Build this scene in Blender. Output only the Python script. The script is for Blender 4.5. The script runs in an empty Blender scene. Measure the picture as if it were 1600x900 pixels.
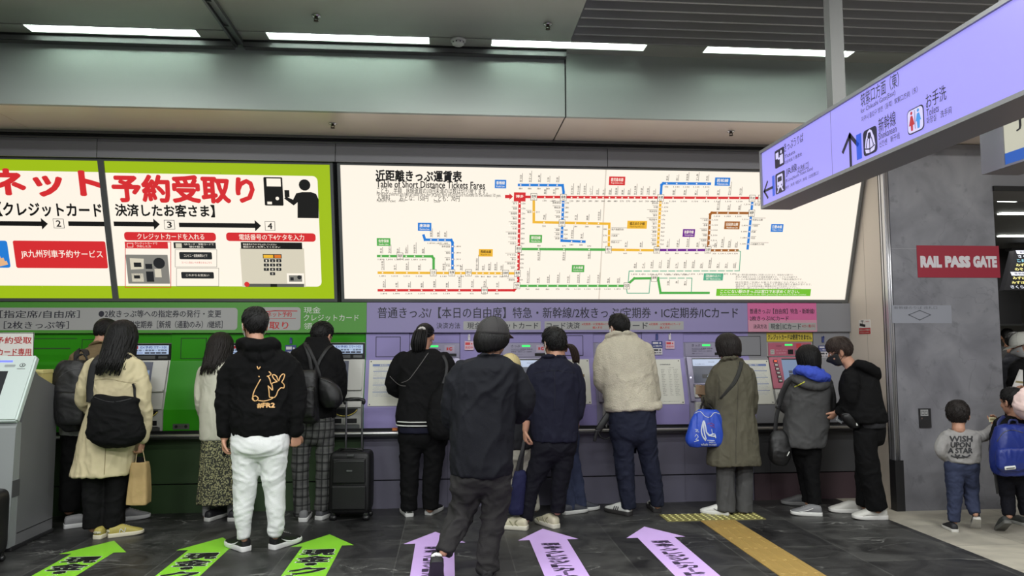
import bpy, bmesh, math, random
import numpy as np
from mathutils import Vector as V, Matrix, Euler
from mathutils.bvhtree import BVHTree
from mathutils.geometry import tessellate_polygon
random.seed(7)
C = bpy.context.scene.collection
SC = bpy.context.scene
# ------------------------------------------------------------------ camera
FPX = 1150.0
def _axes(yaw, pitch, roll):
    cy, sy = math.cos(yaw), math.sin(yaw); cp, sp = math.cos(pitch), math.sin(pitch)
    fw = V((sy*cp, cy*cp, sp)); r = V((cy, -sy, 0)); u = r.cross(fw)
    cr, sr = math.cos(roll), math.sin(roll)
    return r*cr + u*sr, u*cr - r*sr, fw
CR, CU, CF = _axes(math.radians(4.93), math.radians(4.43), math.radians(-0.198))
CO = V((0, 0, 1.5))
cam_d = bpy.data.cameras.new('camera'); cam = bpy.data.objects.new('camera', cam_d); C.objects.link(cam)
cam.matrix_world = Matrix(((CR.x, CU.x, -CF.x, CO.x), (CR.y, CU.y, -CF.y, CO.y), (CR.z, CU.z, -CF.z, CO.z), (0, 0, 0, 1)))
cam_d.sensor_width = 36; cam_d.lens = FPX*36/1600; cam_d.clip_start = .05; cam_d.clip_end = 100
SC.camera = cam
# ------------------------------------------------------------------ exposure, world, concourse lamps
SC.view_settings.view_transform = 'Standard'; SC.view_settings.look = 'None'
SC.view_settings.exposure = 0.0; SC.view_settings.gamma = 1; SC.view_settings.use_curve_mapping = False
w = bpy.data.worlds.new('world'); SC.world = w; w.use_nodes = True
w.node_tree.nodes['Background'].inputs[0].default_value = (.86, .92, 1, 1)
w.node_tree.nodes['Background'].inputs[1].default_value = .22
STRIP_EMIT = 36.0
CONC_W = 130.0
def lamp_area(name, loc, size, power, col):
    d = bpy.data.lights.new(name, 'AREA'); d.shape = 'RECTANGLE'; d.size, d.size_y = size; d.energy = power; d.color = col
    o = bpy.data.objects.new(name, d); o.location = loc; C.objects.link(o); return o
for yy, pw in ((3.6, .55), (1.2, 1.0), (-1.8, 1.3)):          # the ceiling rows of the concourse behind the photographer
    for xx in (-3.2, 0.2, 3.6):
        lamp_area('concourse_lamp', (xx, yy, 3.84), (1.9, .3), CONC_W*pw, (.985, 1, .985))
lamp_area('corridor_lamp', (7.5, 9.5, 2.85), (2.4, 1.2), 60, (1, .98, .93))
lamp_area('corridor_lamp', (6.4, 4.2, 3.7), (1.6, .4), 30, (1, .98, .93))
# ------------------------------------------------------------------ pixel rays onto real planes
def ray(px, py): return CF + CR*((px-800)/FPX) - CU*((py-450)/FPX)
def onY(px, py, Y): d = ray(px, py); return CO + d*(Y/d.y)
def onX(px, py, X): d = ray(px, py); return CO + d*(X/d.x)
def onZ(px, py, Z=0.0): d = ray(px, py); return CO + d*((Z-CO.z)/d.z)
# ------------------------------------------------------------------ materials
def lin(c):
    if isinstance(c, (int, float)): c = (c, c, c)
    return tuple(((x/255)/12.92 if x/255 <= .04045 else ((x/255+.055)/1.055)**2.4) for x in c) + (1,)
_M = {}
def mat(name, col=(128, 128, 128), rough=.6, metal=0., emit=0., ecol=None, var=0., vscale=6., bump=0., bscale=200., coat=0., sheen=0., aniso=None, spec=.5, trans=0.):
    if name in _M: return _M[name]
    m = bpy.data.materials.new(name); m.use_nodes = True; nt = m.node_tree; N = nt.nodes; L = nt.links
    b = N['Principled BSDF']; I = b.inputs
    I['Base Color'].default_value = lin(col); I['Roughness'].default_value = rough; I['Metallic'].default_value = metal
    I['Specular IOR Level'].default_value = spec
    if coat: I['Coat Weight'].default_value = coat
    if sheen: I['Sheen Weight'].default_value = sheen; I['Sheen Roughness'].default_value = .4
    if trans: I['Transmission Weight'].default_value = trans
    if emit: I['Emission Color'].default_value = lin(ecol or col); I['Emission Strength'].default_value = emit
    tc = N.new('ShaderNodeTexCoord'); mp = N.new('ShaderNodeMapping'); L.new(tc.outputs['Object'], mp.inputs['Vector'])
    if aniso: mp.inputs['Scale'].default_value = aniso
    if var:
        n = N.new('ShaderNodeTexNoise'); n.inputs['Scale'].default_value = vscale; n.inputs['Detail'].default_value = 5
        L.new(mp.outputs[0], n.inputs['Vector'])
        x = N.new('ShaderNodeMapRange'); x.inputs['From Min'].default_value = .25; x.inputs['From Max'].default_value = .75
        x.inputs['To Min'].default_value = 1-var; x.inputs['To Max'].default_value = 1+var
        L.new(n.outputs['Fac'], x.inputs['Value'])
        mx = N.new('ShaderNodeVectorMath'); mx.operation = 'SCALE'; mx.inputs[0].default_value = lin(col)[:3]
        L.new(x.outputs[0], mx.inputs['Scale']); L.new(mx.outputs[0], I['Base Color'])
    if bump:
        n2 = N.new('ShaderNodeTexNoise'); n2.inputs['Scale'].default_value = bscale; n2.inputs['Detail'].default_value = 4
        L.new(mp.outputs[0], n2.inputs['Vector'])
        bp = N.new('ShaderNodeBump'); bp.inputs['Strength'].default_value = bump; bp.inputs['Distance'].default_value = .01
        L.new(n2.outputs['Fac'], bp.inputs['Height']); L.new(bp.outputs[0], I['Normal'])
    _M[name] = m; return m
def fabric(name, col, rough=.85, var=.12, bump=.25, bscale=180, sheen=.0, vscale=9, crease=.8, cscale=8.):
    new = name not in _M; m = mat(name, col, rough, var=var, vscale=vscale, bump=bump, bscale=bscale, sheen=sheen, spec=.15)
    if new and crease:                                               # small creases in the cloth
        nt = m.node_tree; N = nt.nodes; L = nt.links; b = N['Principled BSDF']; tc = N.new('ShaderNodeTexCoord')
        n = N.new('ShaderNodeTexNoise'); n.inputs['Scale'].default_value = cscale; n.inputs['Detail'].default_value = 2.5; n.inputs['Distortion'].default_value = 1.3; n.noise_type = 'RIDGED_MULTIFRACTAL'
        L.new(tc.outputs['Object'], n.inputs['Vector']); bp = N.new('ShaderNodeBump'); bp.inputs['Strength'].default_value = crease; bp.inputs['Distance'].default_value = .012
        L.new(n.outputs['Fac'], bp.inputs['Height'])
        old = b.inputs['Normal'].links
        if old: L.new(old[0].from_socket, bp.inputs['Normal'])
        L.new(bp.outputs[0], b.inputs['Normal'])
    return m
def lit(name, col, k=1.0): return mat(name, tuple(c*.35 for c in col), .35, emit=k, ecol=col)
def nodes_of(m): nt = m.node_tree; return nt.nodes, nt.links, nt.nodes['Principled BSDF']
# ------------------------------------------------------------------ linking: things, parts, structure
_BASE = {}
def tag(o, label, cat, group=None):
    o['label'] = label; o['category'] = cat
    if group: o['group'] = group
    return o
def thing(name, label, cat, base, group=None):
    o = bpy.data.objects.new(name, None); o.location = base; o.empty_display_size = .1; C.objects.link(o); _BASE[o] = V(base)
    return tag(o, label, cat, group)
def link(name, me, m, parent=None, label=None):
    """me: a bmesh or mesh in world coordinates; becomes ONE mesh object, child of parent (or its own thing with its origin at its base)."""
    if isinstance(me, bmesh.types.BMesh):
        bm = me; bmesh.ops.recalc_face_normals(bm, faces=list(bm.faces)); me = bpy.data.meshes.new(name); bm.to_mesh(me); bm.free()
    ms = m if isinstance(m, (list, tuple)) else [m]
    for x in ms: me.materials.append(x)
    o = bpy.data.objects.new(name, me); C.objects.link(o)
    if parent is not None:
        b = _BASE[parent]; o.parent = parent; _BASE[o] = b; me.transform(Matrix.Translation(-b))
    else:
        n = len(me.vertices); co = np.empty(n*3); me.vertices.foreach_get('co', co); co = co.reshape(-1, 3)
        lo, hi = co.min(0), co.max(0); b = V(((lo[0]+hi[0])/2, (lo[1]+hi[1])/2, lo[2]))
        me.transform(Matrix.Translation(-b)); o.location = b; _BASE[o] = b
    if label: o['label'] = label
    return o
def struct(name, me, m, parent=None):
    o = link(name, me, m, parent)
    if parent is None: o['kind'] = 'structure'
    return o
def copy_tree(o, off, label=None, par=None):
    c = o.copy(); C.objects.link(c)
    if par is None: c.location = o.location + V(off); _BASE[c] = _BASE[o] + V(off)
    else: c.parent = par; _BASE[c] = _BASE[par]
    if label: c['label'] = label
    for ch in list(o.children): copy_tree(ch, off, None, c)
    return c
def smooth(me, on=True):
    if isinstance(me, bmesh.types.BMesh):
        for f in me.faces: f.smooth = on
    else: me.polygons.foreach_set('use_smooth', [on]*len(me.polygons))
    return me
# ------------------------------------------------------------------ shapes
def BM(): return bmesh.new()
def face(bm, pts, mi=0, sm=False):
    f = bm.faces.new([bm.verts.new(p) for p in pts]); f.material_index = mi; f.smooth = sm; return f
def hexa(bm, c8, mi=0):
    v = [bm.verts.new(p) for p in c8]
    for q in ((0, 3, 2, 1), (4, 5, 6, 7), (0, 1, 5, 4), (1, 2, 6, 5), (2, 3, 7, 6), (3, 0, 4, 7)):
        f = bm.faces.new([v[i] for i in q]); f.material_index = mi
    return v
def box(bm, lo, hi, mi=0, bev=0.):
    (x0, y0, z0), (x1, y1, z1) = lo, hi
    if bev:
        b2 = BM(); box(b2, lo, hi, mi)
        bmesh.ops.bevel(b2, geom=list(b2.edges), offset=bev, segments=3, affect='EDGES', profile=.5, material=-1)
        add(bm, b2); return
    hexa(bm, [(x0, y0, z0), (x1, y0, z0), (x1, y1, z0), (x0, y1, z0), (x0, y0, z1), (x1, y0, z1), (x1, y1, z1), (x0, y1, z1)], mi)
def add(bm, b2, M=None):
    me = bpy.data.meshes.new('tmp'); b2.to_mesh(me); b2.free()
    if M is not None: me.transform(M)
    bm.from_mesh(me); bpy.data.meshes.remove(me)
def extrude_x(bm, prof, x0, x1, mi=0):
    """closed profile of (y, z) swept along X"""
    a = [bm.verts.new((x0, y, z)) for y, z in prof]; b = [bm.verts.new((x1, y, z)) for y, z in prof]; n = len(prof)
    fs = [bm.faces.new((a[i], a[(i+1) % n], b[(i+1) % n], b[i])) for i in range(n)]
    fs += [bm.faces.new(a[::-1]), bm.faces.new(b)]
    for f in fs: f.material_index = mi
def crs(P, per):
    """Catmull-Rom through rows of numbers"""
    P = np.asarray(P, float); n = len(P)
    if n < 3 or per < 2: return P if per < 2 else np.vstack([P[0]+(P[-1]-P[0])*t for t in np.linspace(0, 1, per+1)]) if n == 2 else P
    out = []
    for i in range(n-1):
        p0, p1, p2, p3 = P[max(i-1, 0)], P[i], P[i+1], P[min(i+2, n-1)]
        for t in np.linspace(0, 1, per, endpoint=False):
            out.append(.5*((2*p1)+(p2-p0)*t+(2*p0-5*p1+4*p2-p3)*t*t+(3*p1-p0-3*p2+p3)*t**3))
    out.append(P[-1]); return np.array(out)
def rings(bm, R, cap=True, mi=0, sm=True):
    """R: list of rings (n points each)"""
    vs = [[bm.verts.new(p) for p in r] for r in R]; n = len(R[0])
    for a, b in zip(vs, vs[1:]):
        for i in range(n):
            f = bm.faces.new((a[i], a[(i+1) % n], b[(i+1) % n], b[i])); f.smooth = sm; f.material_index = mi
    if cap:
        for r in (vs[0][::-1], vs[-1]):
            f = bm.faces.new(r); f.smooth = sm; f.material_index = mi
def tube(bm, pts, rad, n=10, per=4, flat=None, ref=(1, 0, 0), round_ends=True, mi=0, sm=True):
    """tapering tube through pts; rad number / list / list of (a, b), a along ref; flat scales b"""
    pts = [tuple(p) for p in pts]; k = len(pts)
    if not isinstance(rad, list): rad = [rad]*k
    rad = [(r, r*(flat or 1)) if not isinstance(r, (tuple, list)) else r for r in rad]
    S = crs([p+tuple(r) for p, r in zip(pts, rad)], per)
    P = S[:, :3]; Rr = np.maximum(S[:, 3:], 1e-4)
    T = np.gradient(P, axis=0); T /= np.linalg.norm(T, axis=1)[:, None]+1e-12
    if round_ends:
        r0, r1 = Rr[0].min(), Rr[-1].min()
        P = np.vstack([P[0]-T[0]*r0*.85, P[0]-T[0]*r0*.5, P, P[-1]+T[-1]*r1*.5, P[-1]+T[-1]*r1*.85])
        Rr = np.vstack([Rr[0]*.45, Rr[0]*.85, Rr, Rr[-1]*.85, Rr[-1]*.45]); T = np.vstack([T[0], T[0], T, T[-1], T[-1]])
    ref = np.array(ref, float); R = []
    ang = np.linspace(0, 2*math.pi, n, endpoint=False)
    for p, t, r in zip(P, T, Rr):
        u = ref - t*np.dot(ref, t)
        if np.linalg.norm(u) < .1: u = np.array([0, 1., 0]) - t*t[1]
        u /= np.linalg.norm(u); w_ = np.cross(t, u)
        R.append([p+u*(math.cos(a)*r[0])+w_*(math.sin(a)*r[1]) for a in ang])
    rings(bm, R, True, mi, sm)
def stack(bm, rows, n=28, per=4, mi=0):
    """rows: (cx, cy, cz, a, b, exponent) horizontal superellipse sections"""
    S = crs([tuple(r) for r in rows], per); R = []
    ang = np.linspace(0, 2*math.pi, n, endpoint=False)
    for cx, cy, cz, a, b, e in S:
        c, s = np.cos(ang), np.sin(ang)
        R.append(np.stack([cx+a*np.sign(c)*abs(c)**(2/e), cy+b*np.sign(s)*abs(s)**(2/e), np.full(n, cz)], 1))
    if S[0, 2] > S[-1, 2]: R = R[::-1]
    rings(bm, R, True, mi)
def ellip(bm, c, r, M=None, seg=20, rg=14, mi=0):
    b2 = BM(); bmesh.ops.create_uvsphere(b2, u_segments=seg, v_segments=rg, radius=1)
    smooth(b2)
    for f in b2.faces: f.material_index = mi
    Mx = Matrix.Translation(c) @ (M or Matrix()) @ Matrix.Diagonal((r[0], r[1], r[2], 1)); add(bm, b2, Mx)
def cyl(bm, p0, p1, r, n=16, r2=None, mi=0): tube(bm, [p0, p1], [r, r if r2 is None else r2], n, 1, round_ends=False, mi=mi)
def modify(bm, mods):
    me = bpy.data.meshes.new('tmp'); bm.to_mesh(me); bm.free(); o = bpy.data.objects.new('tmp', me); C.objects.link(o)
    for t, kw in mods:
        m = o.modifiers.new('m', t)
        for k, v in kw.items(): setattr(m, k, v)
    dg = bpy.context.evaluated_depsgraph_get(); r = bpy.data.meshes.new_from_object(o.evaluated_get(dg))
    bpy.data.objects.remove(o); bpy.data.meshes.remove(me); return r
def fuse(bm, voxel=.009, it=4, fac=.5):
    """one continuous skin over everything in bm"""
    return smooth(modify(bm, [('REMESH', dict(mode='VOXEL', voxel_size=voxel, use_smooth_shade=True)), ('SMOOTH', dict(factor=fac, iterations=it))]))
# ------------------------------------------------------------------ noise and cloth folds
_rs = np.random.RandomState(3); _perm = np.tile(_rs.permutation(256), 3); _g = _rs.normal(size=(256, 3)); _g /= np.linalg.norm(_g, axis=1)[:, None]
def perlin(P):
    i = np.floor(P).astype(int); f = P-i; u = f*f*f*(f*(f*6-15)+10); i &= 255; out = 0
    for dx in (0, 1):
        for dy in (0, 1):
            for dz in (0, 1):
                h = _perm[_perm[_perm[i[:, 0]+dx]+i[:, 1]+dy]+i[:, 2]+dz]
                d = (_g[h]*(f-np.array([dx, dy, dz]))).sum(1)
                out = out + d*np.where(dx, u[:, 0], 1-u[:, 0])*np.where(dy, u[:, 1], 1-u[:, 1])*np.where(dz, u[:, 2], 1-u[:, 2])
    return out
def get_co(me): a = np.empty(len(me.vertices)*3); me.vertices.foreach_get('co', a); return a.reshape(-1, 3)
def get_no(me): a = np.empty(len(me.vertices)*3); me.vertices.foreach_get('normal', a); return a.reshape(-1, 3)
def folds(me, amp=.008, freq=(6, 6, 5), seed=0, spots=(), fine=.35, sharp=1.6):
    co, no = get_co(me), get_no(me); q = co*np.array(freq)+seed*17.3
    wv = np.stack([perlin(q*.6+5), perlin(q*.6+11), perlin(q*.6+23)], 1)
    n1 = 1-np.abs(perlin(q+wv*1.4))*2.6; n1 = np.sign(n1)*np.abs(n1)**sharp
    n2 = 1-np.abs(perlin(q*2.3+wv*2+40))*2.6
    k = np.ones(len(co))
    for p, r, g in spots: k += g*np.exp(-((co-np.array(p))**2).sum(1)/(r*r))
    co = co+no*(amp*k*(n1*.7+n2*fine-.35))[:, None]
    me.vertices.foreach_set('co', co.ravel()); me.update(); return me
# ------------------------------------------------------------------ flat art on planes (printing, lettering)
_GL = {}
def glyphs(s, bold=0., res=2):
    k = (s, res)
    if k in _GL: return _GL[k]
    c = bpy.data.curves.new('tmp', 'FONT'); c.body = s; c.dimensions = '2D'; c.fill_mode = 'FRONT'; c.resolution_u = res
    o = bpy.data.objects.new('tmp', c); C.objects.link(o); dg = bpy.context.evaluated_depsgraph_get()
    me = bpy.data.meshes.new_from_object(o.evaluated_get(dg))
    v = get_co(me)[:, :2] if len(me.vertices) else np.zeros((1, 2)); f = [tuple(p.vertices) for p in me.polygons]
    bpy.data.objects.remove(o); bpy.data.curves.remove(c); bpy.data.meshes.remove(me)
    _GL[k] = (v, f, v.min(0), v.max(0)); return _GL[k]
class Plane:
    def __init__(s, o, u, v):
        s.o, s.u, s.v = V(o), V(u).normalized(), V(v).normalized(); s.n = s.u.cross(s.v)
    def px(s, x, y):
        d = ray(x, y); t = (s.o-CO).dot(s.n)/d.dot(s.n); q = CO+d*t-s.o; return (q.dot(s.u), q.dot(s.v))
    def at(s, a, b, h=0.): return s.o+s.u*a+s.v*b+s.n*h
class Art:
    """prints collected by part name; each name becomes one thin mesh under the parent"""
    def __init__(s, plane, parent, lift=.0015): s.p, s.par, s.lift, s.d = plane, parent, lift, {}
    def _b(s, name, m):
        d = s.d.setdefault(name, [BM(), [], 0]);
        if m not in d[1]: d[1].append(m)
        return d[0], d[1].index(m)
    def poly(s, name, m, uv, lay=1):
        bm, mi = s._b(name, m); vs = [bm.verts.new(s.p.at(a, b, s.lift*lay)) for a, b in uv]
        if len(vs) < 5: f = bm.faces.new(vs); f.material_index = mi
        else:
            for t in tessellate_polygon([[V((a, b, 0)) for a, b in uv]]):
                try: f = bm.faces.new([vs[i] for i in t]); f.material_index = mi
                except ValueError: pass
    def uv(s, pts): return [s.p.px(*q) for q in pts]
    def ppoly(s, name, m, pts, lay=1): s.poly(name, m, s.uv(pts), lay)
    def prect(s, name, m, x0, y0, x1, y1, lay=1, rad=0):
        a, b = s.p.px(x0, y1), s.p.px(x1, y0); s.rect(name, m, a[0], a[1], b[0], b[1], lay, rad)
    def rect(s, name, m, u0, v0, u1, v1, lay=1, rad=0):
        if not rad: return s.poly(name, m, [(u0, v0), (u1, v0), (u1, v1), (u0, v1)], lay)
        pts = []
        for cx, cy, a0 in ((u1-rad, v0+rad, -90), (u1-rad, v1-rad, 0), (u0+rad, v1-rad, 90), (u0+rad, v0+rad, 180)):
            for k in range(5): t = math.radians(a0+k*22.5); pts.append((cx+rad*math.cos(t), cy+rad*math.sin(t)))
        s.poly(name, m, pts, lay)
    def line(s, name, m, uv, wd, lay=1):
        for (a, b), (c, d) in zip(uv, uv[1:]):
            L = math.hypot(c-a, d-b)
            if L < 1e-6: continue
            dx, dy = (c-a)/L*wd/2, (d-b)/L*wd/2
            s.poly(name, m, [(a-dx+dy, b-dy-dx), (c+dx+dy, d+dy-dx), (c+dx-dy, d+dy+dx), (a-dx-dy, b-dy+dx)], lay)
    def pline(s, name, m, pts, wd, lay=1): s.line(name, m, s.uv(pts), wd, lay)
    def disc(s, name, m, u, v, r, lay=1, n=14, ry=None):
        s.poly(name, m, [(u+r*math.cos(2*math.pi*k/n), v+(ry or r)*math.sin(2*math.pi*k/n)) for k in range(n)], lay)
    def pdisc(s, name, m, x, y, r, lay=1): u, v = s.p.px(x, y); s.disc(name, m, u, v, r, lay)
    def text(s, name, m, txt, box4, lay=2, bold=0., res=2, rot=False, keep=False):
        """lettering fitted to (u0, v0, u1, v1); keep keeps the letters' own width"""
        vv, ff, lo, hi = glyphs(txt, bold, res); u0, v0, u1, v1 = box4
        w0, h0 = max(hi[0]-lo[0], 1e-4), max(hi[1]-lo[1], 1e-4)
        q = (vv-lo)/np.array([w0, h0])
        bm, mi = s._b(name, m)
        if bold >= .006 and not rot:                                  # heavier strokes: the outline laid down again a hair to each side
            dx, dy = bold/w0*(u1-u0), bold/h0*(v1-v0)
            u0, u1, v0, v1 = u0+dx, u1-dx, v0+dy, v1-dy
            sh = [(dx, 0), (-dx, 0), (0, dy*.8), (0, -dy*.8)] if bold > .012 else [(dx, dy*.3), (-dx, -dy*.3)]
            if bold > .024: sh = [(dx*math.cos(k*math.pi/4), dy*math.sin(k*math.pi/4)) for k in range(8)]+[(0, 0)]
            if bold > .05: sh = [(dx*i/4, dy*j) for i in range(-4, 5) for j in (-1, -.4, .4, 1)]
        else: sh = [(0, 0)]
        if rot: P = [(u0+(1-y)*(u1-u0), v0+x*(v1-v0)) for x, y in q]
        else:
            if keep: u1 = min(u1, u0+(v1-v0)*w0/h0)
            P = [(u0+x*(u1-u0), v0+y*(v1-v0)) for x, y in q]
        for i_, (dx, dy) in enumerate(sh):
            vs = [bm.verts.new(s.p.at(a+dx, b+dy, s.lift*lay+i_*2.5e-5)) for a, b in P]
            for f in ff:
                try: g = bm.faces.new([vs[i] for i in f]); g.material_index = mi
                except ValueError: pass
    def ptext(s, name, m, txt, x0, y0, x1, y1, lay=2, bold=0., res=2, rot=False):
        a, b = s.p.px(x0, y1), s.p.px(x1, y0); s.text(name, m, txt, (a[0], a[1], b[0], b[1]), lay, bold, res, rot)
    def done(s):
        for name, (bm, ms, _) in s.d.items():
            link(name, bm, ms, s.par)
        s.d = {}
# ================================================================== ROOM
YW = 7.12                                                            # upper face of the machine wall
def X_(px, y=540, Y=YW): return onY(px, y, Y).x
XG = X_(572); XL = X_(1169)                                          # green | lavender | grey limits
XR = 4.03
# --- floor: dark veined slate, pale stone on the right
m = mat('slate', (50, 50, 51), .42); N, L, B = nodes_of(m)
tc = N.new('ShaderNodeTexCoord'); mp = N.new('ShaderNodeMapping'); L.new(tc.outputs['Object'], mp.inputs[0])
mp.inputs['Rotation'].default_value = (0, 0, math.pi/2); mp.inputs['Location'].default_value = (.07, 0.43, 0)
br = N.new('ShaderNodeTexBrick'); L.new(mp.outputs[0], br.inputs['Vector'])
br.inputs['Scale'].default_value = 1; br.inputs['Brick Width'].default_value = .82; br.inputs['Row Height'].default_value = .81; br.inputs['Mortar Size'].default_value = .0035
br.inputs['Color1'].default_value = lin((53, 53, 54)); br.inputs['Color2'].default_value = lin((75, 75, 74)); br.inputs['Mortar'].default_value = lin((96, 96, 94)); br.inputs['Bias'].default_value = -.1
n1 = N.new('ShaderNodeTexNoise'); n1.inputs['Scale'].default_value = 3.2; n1.inputs['Detail'].default_value = 8; n1.inputs['Distortion'].default_value = 1.2; L.new(tc.outputs['Object'], n1.inputs['Vector'])
def mathn(op, a, b=None):
    q = N.new('ShaderNodeMath'); q.operation = op
    for i, x in enumerate((a, b)):
        if x is None: continue
        if isinstance(x, (int, float)): q.inputs[i].default_value = x
        else: L.new(x, q.inputs[i])
    return q.outputs[0]
def mapr(x, a, b, c, d):
    q = N.new('ShaderNodeMapRange'); L.new(x, q.inputs['Value'])
    for k, v in zip(('From Min', 'From Max', 'To Min', 'To Max'), (a, b, c, d)): q.inputs[k].default_value = v
    return q.outputs[0]
def mixc(f, a, b, mode='MIX'):
    q = N.new('ShaderNodeMix'); q.data_type = 'RGBA'; q.blend_type = mode
    if isinstance(f, (int, float)): q.inputs[0].default_value = f
    else: L.new(f, q.inputs[0])
    for i, x in ((6, a), (7, b)):
        if isinstance(x, tuple): q.inputs[i].default_value = x
        else: L.new(x, q.inputs[i])
    return q.outputs[2]
nv = N.new('ShaderNodeTexNoise'); nv.inputs['Scale'].default_value = 1.1; nv.inputs['Detail'].default_value = 7; nv.inputs['Distortion'].default_value = 2.2
mpv = N.new('ShaderNodeMapping'); mpv.inputs['Scale'].default_value = (.7, 1.5, 1); L.new(tc.outputs['Object'], mpv.inputs[0]); L.new(mpv.outputs[0], nv.inputs['Vector'])
vein = mapr(mathn('ABSOLUTE', mathn('SUBTRACT', nv.outputs['Fac'], .5)), 0, .008, 1, 0)
ms_ = N.new('ShaderNodeTexNoise'); ms_.inputs['Scale'].default_value = 1.7; L.new(tc.outputs['Object'], ms_.inputs['Vector'])
vein = mathn('MULTIPLY', vein, mapr(ms_.outputs['Fac'], .46, .62, 0, .75))
base = mixc(1.0, br.outputs['Color'], mixc(mapr(n1.outputs['Fac'], .3, .72, 0, 1), lin((140, 140, 142)), lin((255, 255, 252))), 'MULTIPLY')
L.new(mixc(vein, base, lin((150, 150, 146))), B.inputs['Base Color'])
L.new(mapr(n1.outputs['Fac'], .3, .7, .34, .5), B.inputs['Roughness'])
bp = N.new('ShaderNodeBump'); bp.inputs['Strength'].default_value = .12; bp.inputs['Distance'].default_value = .004; L.new(n1.outputs['Fac'], bp.inputs['Height']); L.new(bp.outputs[0], B.inputs['Normal'])
slate = m
m = mat('pale_stone', (128, 124, 114), .45); N, L, B = nodes_of(m)
tc = N.new('ShaderNodeTexCoord'); br = N.new('ShaderNodeTexBrick'); L.new(tc.outputs['Object'], br.inputs['Vector'])
br.inputs['Scale'].default_value = 1; br.inputs['Brick Width'].default_value = 1.2; br.inputs['Row Height'].default_value = .6; br.inputs['Mortar Size'].default_value = .003
br.inputs['Color1'].default_value = lin((192, 186, 170)); br.inputs['Color2'].default_value = lin((174, 168, 154)); br.inputs['Mortar'].default_value = lin((126, 122, 112))
n1 = N.new('ShaderNodeTexNoise'); n1.inputs['Scale'].default_value = 2.2; n1.inputs['Detail'].default_value = 8; n1.inputs['Distortion'].default_value = 1.5; L.new(tc.outputs['Object'], n1.inputs['Vector'])
L.new(mixc(1.0, br.outputs['Color'], mixc(mapr(n1.outputs['Fac'], .3, .7, 0, 1), lin((198, 198, 200)), lin((255, 255, 255))), 'MULTIPLY'), B.inputs['Base Color'])
pale = m
XB = 3.76
bm = BM()
face(bm, [(-9, -7, 0), (XB, -7, 0), (XB, 7.25, 0), (-9, 7.25, 0)], 0)
face(bm, [(XB, -7, 0), (14, -7, 0), (14, 15.2, 0), (XB, 15.2, 0)], 1)
for f in bm.faces: f.normal_update()
struct('floor', bm, [slate, pale])
# --- ceiling, beam over the counter, soffit
YB = 5.87; ZC = 3.905; ZS = 3.372; YF = 6.67
m_ceil = mat('ceiling_metal', (176, 177, 168), .42, .5, var=.04, vscale=1.2)
m_beam = mat('beam_metal', (158, 166, 160), .38, .3, var=.03, vscale=1.5, aniso=(.4, 1, 4))
m_soff = mat('soffit_metal', (246, 229, 212), .3, .1, var=.03, vscale=2)
m_dark = mat('dark_gap', (22, 22, 23), .7)
m_trim = mat('trim_metal', (120, 122, 122), .35, .8)
XJ = .955                                                            # joint in beam and soffit
bm = BM()
bm2 = BM()
box(bm2, (-9, -7, ZC+.002), (-1.70, 5.62, ZC+.06)); box(bm2, (-1.62, -7, ZC+.002), (XJ, 5.62, ZC+.06)); box(bm2, (XJ+.006, -7, ZC+.18), (14, 5.66, ZC+.2))
bm = BM()
# panel field, slightly above the lamp band
struct('ceiling', bm2, m_ceil)
LX = (-3.19, -1.415, .33, 2.08); LLEN = 1.26
cut = [-9.0]
for x in LX: cut += [x, x+LLEN]
cut.append(14.0)
for k in range(0, len(cut), 2):                                      # lamp band between the lamp openings
    for a, b in ((cut[k], cut[k+1]),):
        for p, q, yb in ((a, min(b, -1.70), YB-.086), (max(a, -1.62), min(b, XJ), YB-.086), (max(a, XJ+.008), b, YB)):
            if q > p: box(bm, (p, 5.632, ZC), (q, yb, ZC+.05))
for x in LX:
    for p, q, yb in ((x, min(x+LLEN, XJ), YB-.086), (max(x, XJ), x+LLEN, YB)):
        if q > p: box(bm, (p, 5.766, ZC), (q, yb, ZC+.05))
struct('trim_1', bm, m_ceil)
bm = BM()                                                            # stepped dark trim between lamp band and beam
for x0, x1 in ((-9, -1.70), (-1.62, XJ)):
    box(bm, (x0, YB-.085, ZC-.004), (x1, YB-.07, ZC+.05)); box(bm, (x0, YB-.07, ZC-.052), (x1, YB, ZC+.05), 1); box(bm, (x0, YB-.072, ZC-.012), (x1, YB-.07, ZC-.004)); box(bm, (x0, YB-.072, ZC-.053), (x1, YB-.069, ZC-.049))
struct('trim_2', bm, [m_dark, mat('trim_step_grey', (96, 96, 96), .5, .4)])
bm = BM()                                                            # rail across the ceiling
for x0, x1, z in ((-1.70, -1.682, 0), (-1.638, -1.62, 0), (-1.678, -1.642, .02)): box(bm, (x0, -7, ZC-.03+z), (x1, YB+.0, ZC+.07))
for yy in (4.7, 5.1, 5.5): box(bm, (-1.68, yy, ZC-.022), (-1.64, yy+.012, ZC))
struct('trim_3', bm, m_trim)
bm = BM()
for x0, x1 in ((-9, XJ-.006), (XJ+.006, 14)): box(bm, (x0, YB, ZS), (x1, YB+.04, ZC+.22 if x0 > 0 else ZC+.05))
box(bm, (XJ-.006, YB+.012, ZS), (XJ+.006, YB+.04, ZC), 1)
struct('beam', bm, [m_beam, m_dark])
bm = BM()
for x0, x1 in ((-9, -3.612), (-3.606, XJ-.006), (XJ+.006, 5.16), (5.168, 14)): box(bm, (x0, YB+.04, ZS+.004), (x1, YF, ZS+.03))
box(bm, (-9, YB+.04, ZS+.012), (14, YF, ZS+.04), 1)
struct('ceiling_soffit', bm, [m_soff, m_dark])
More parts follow.
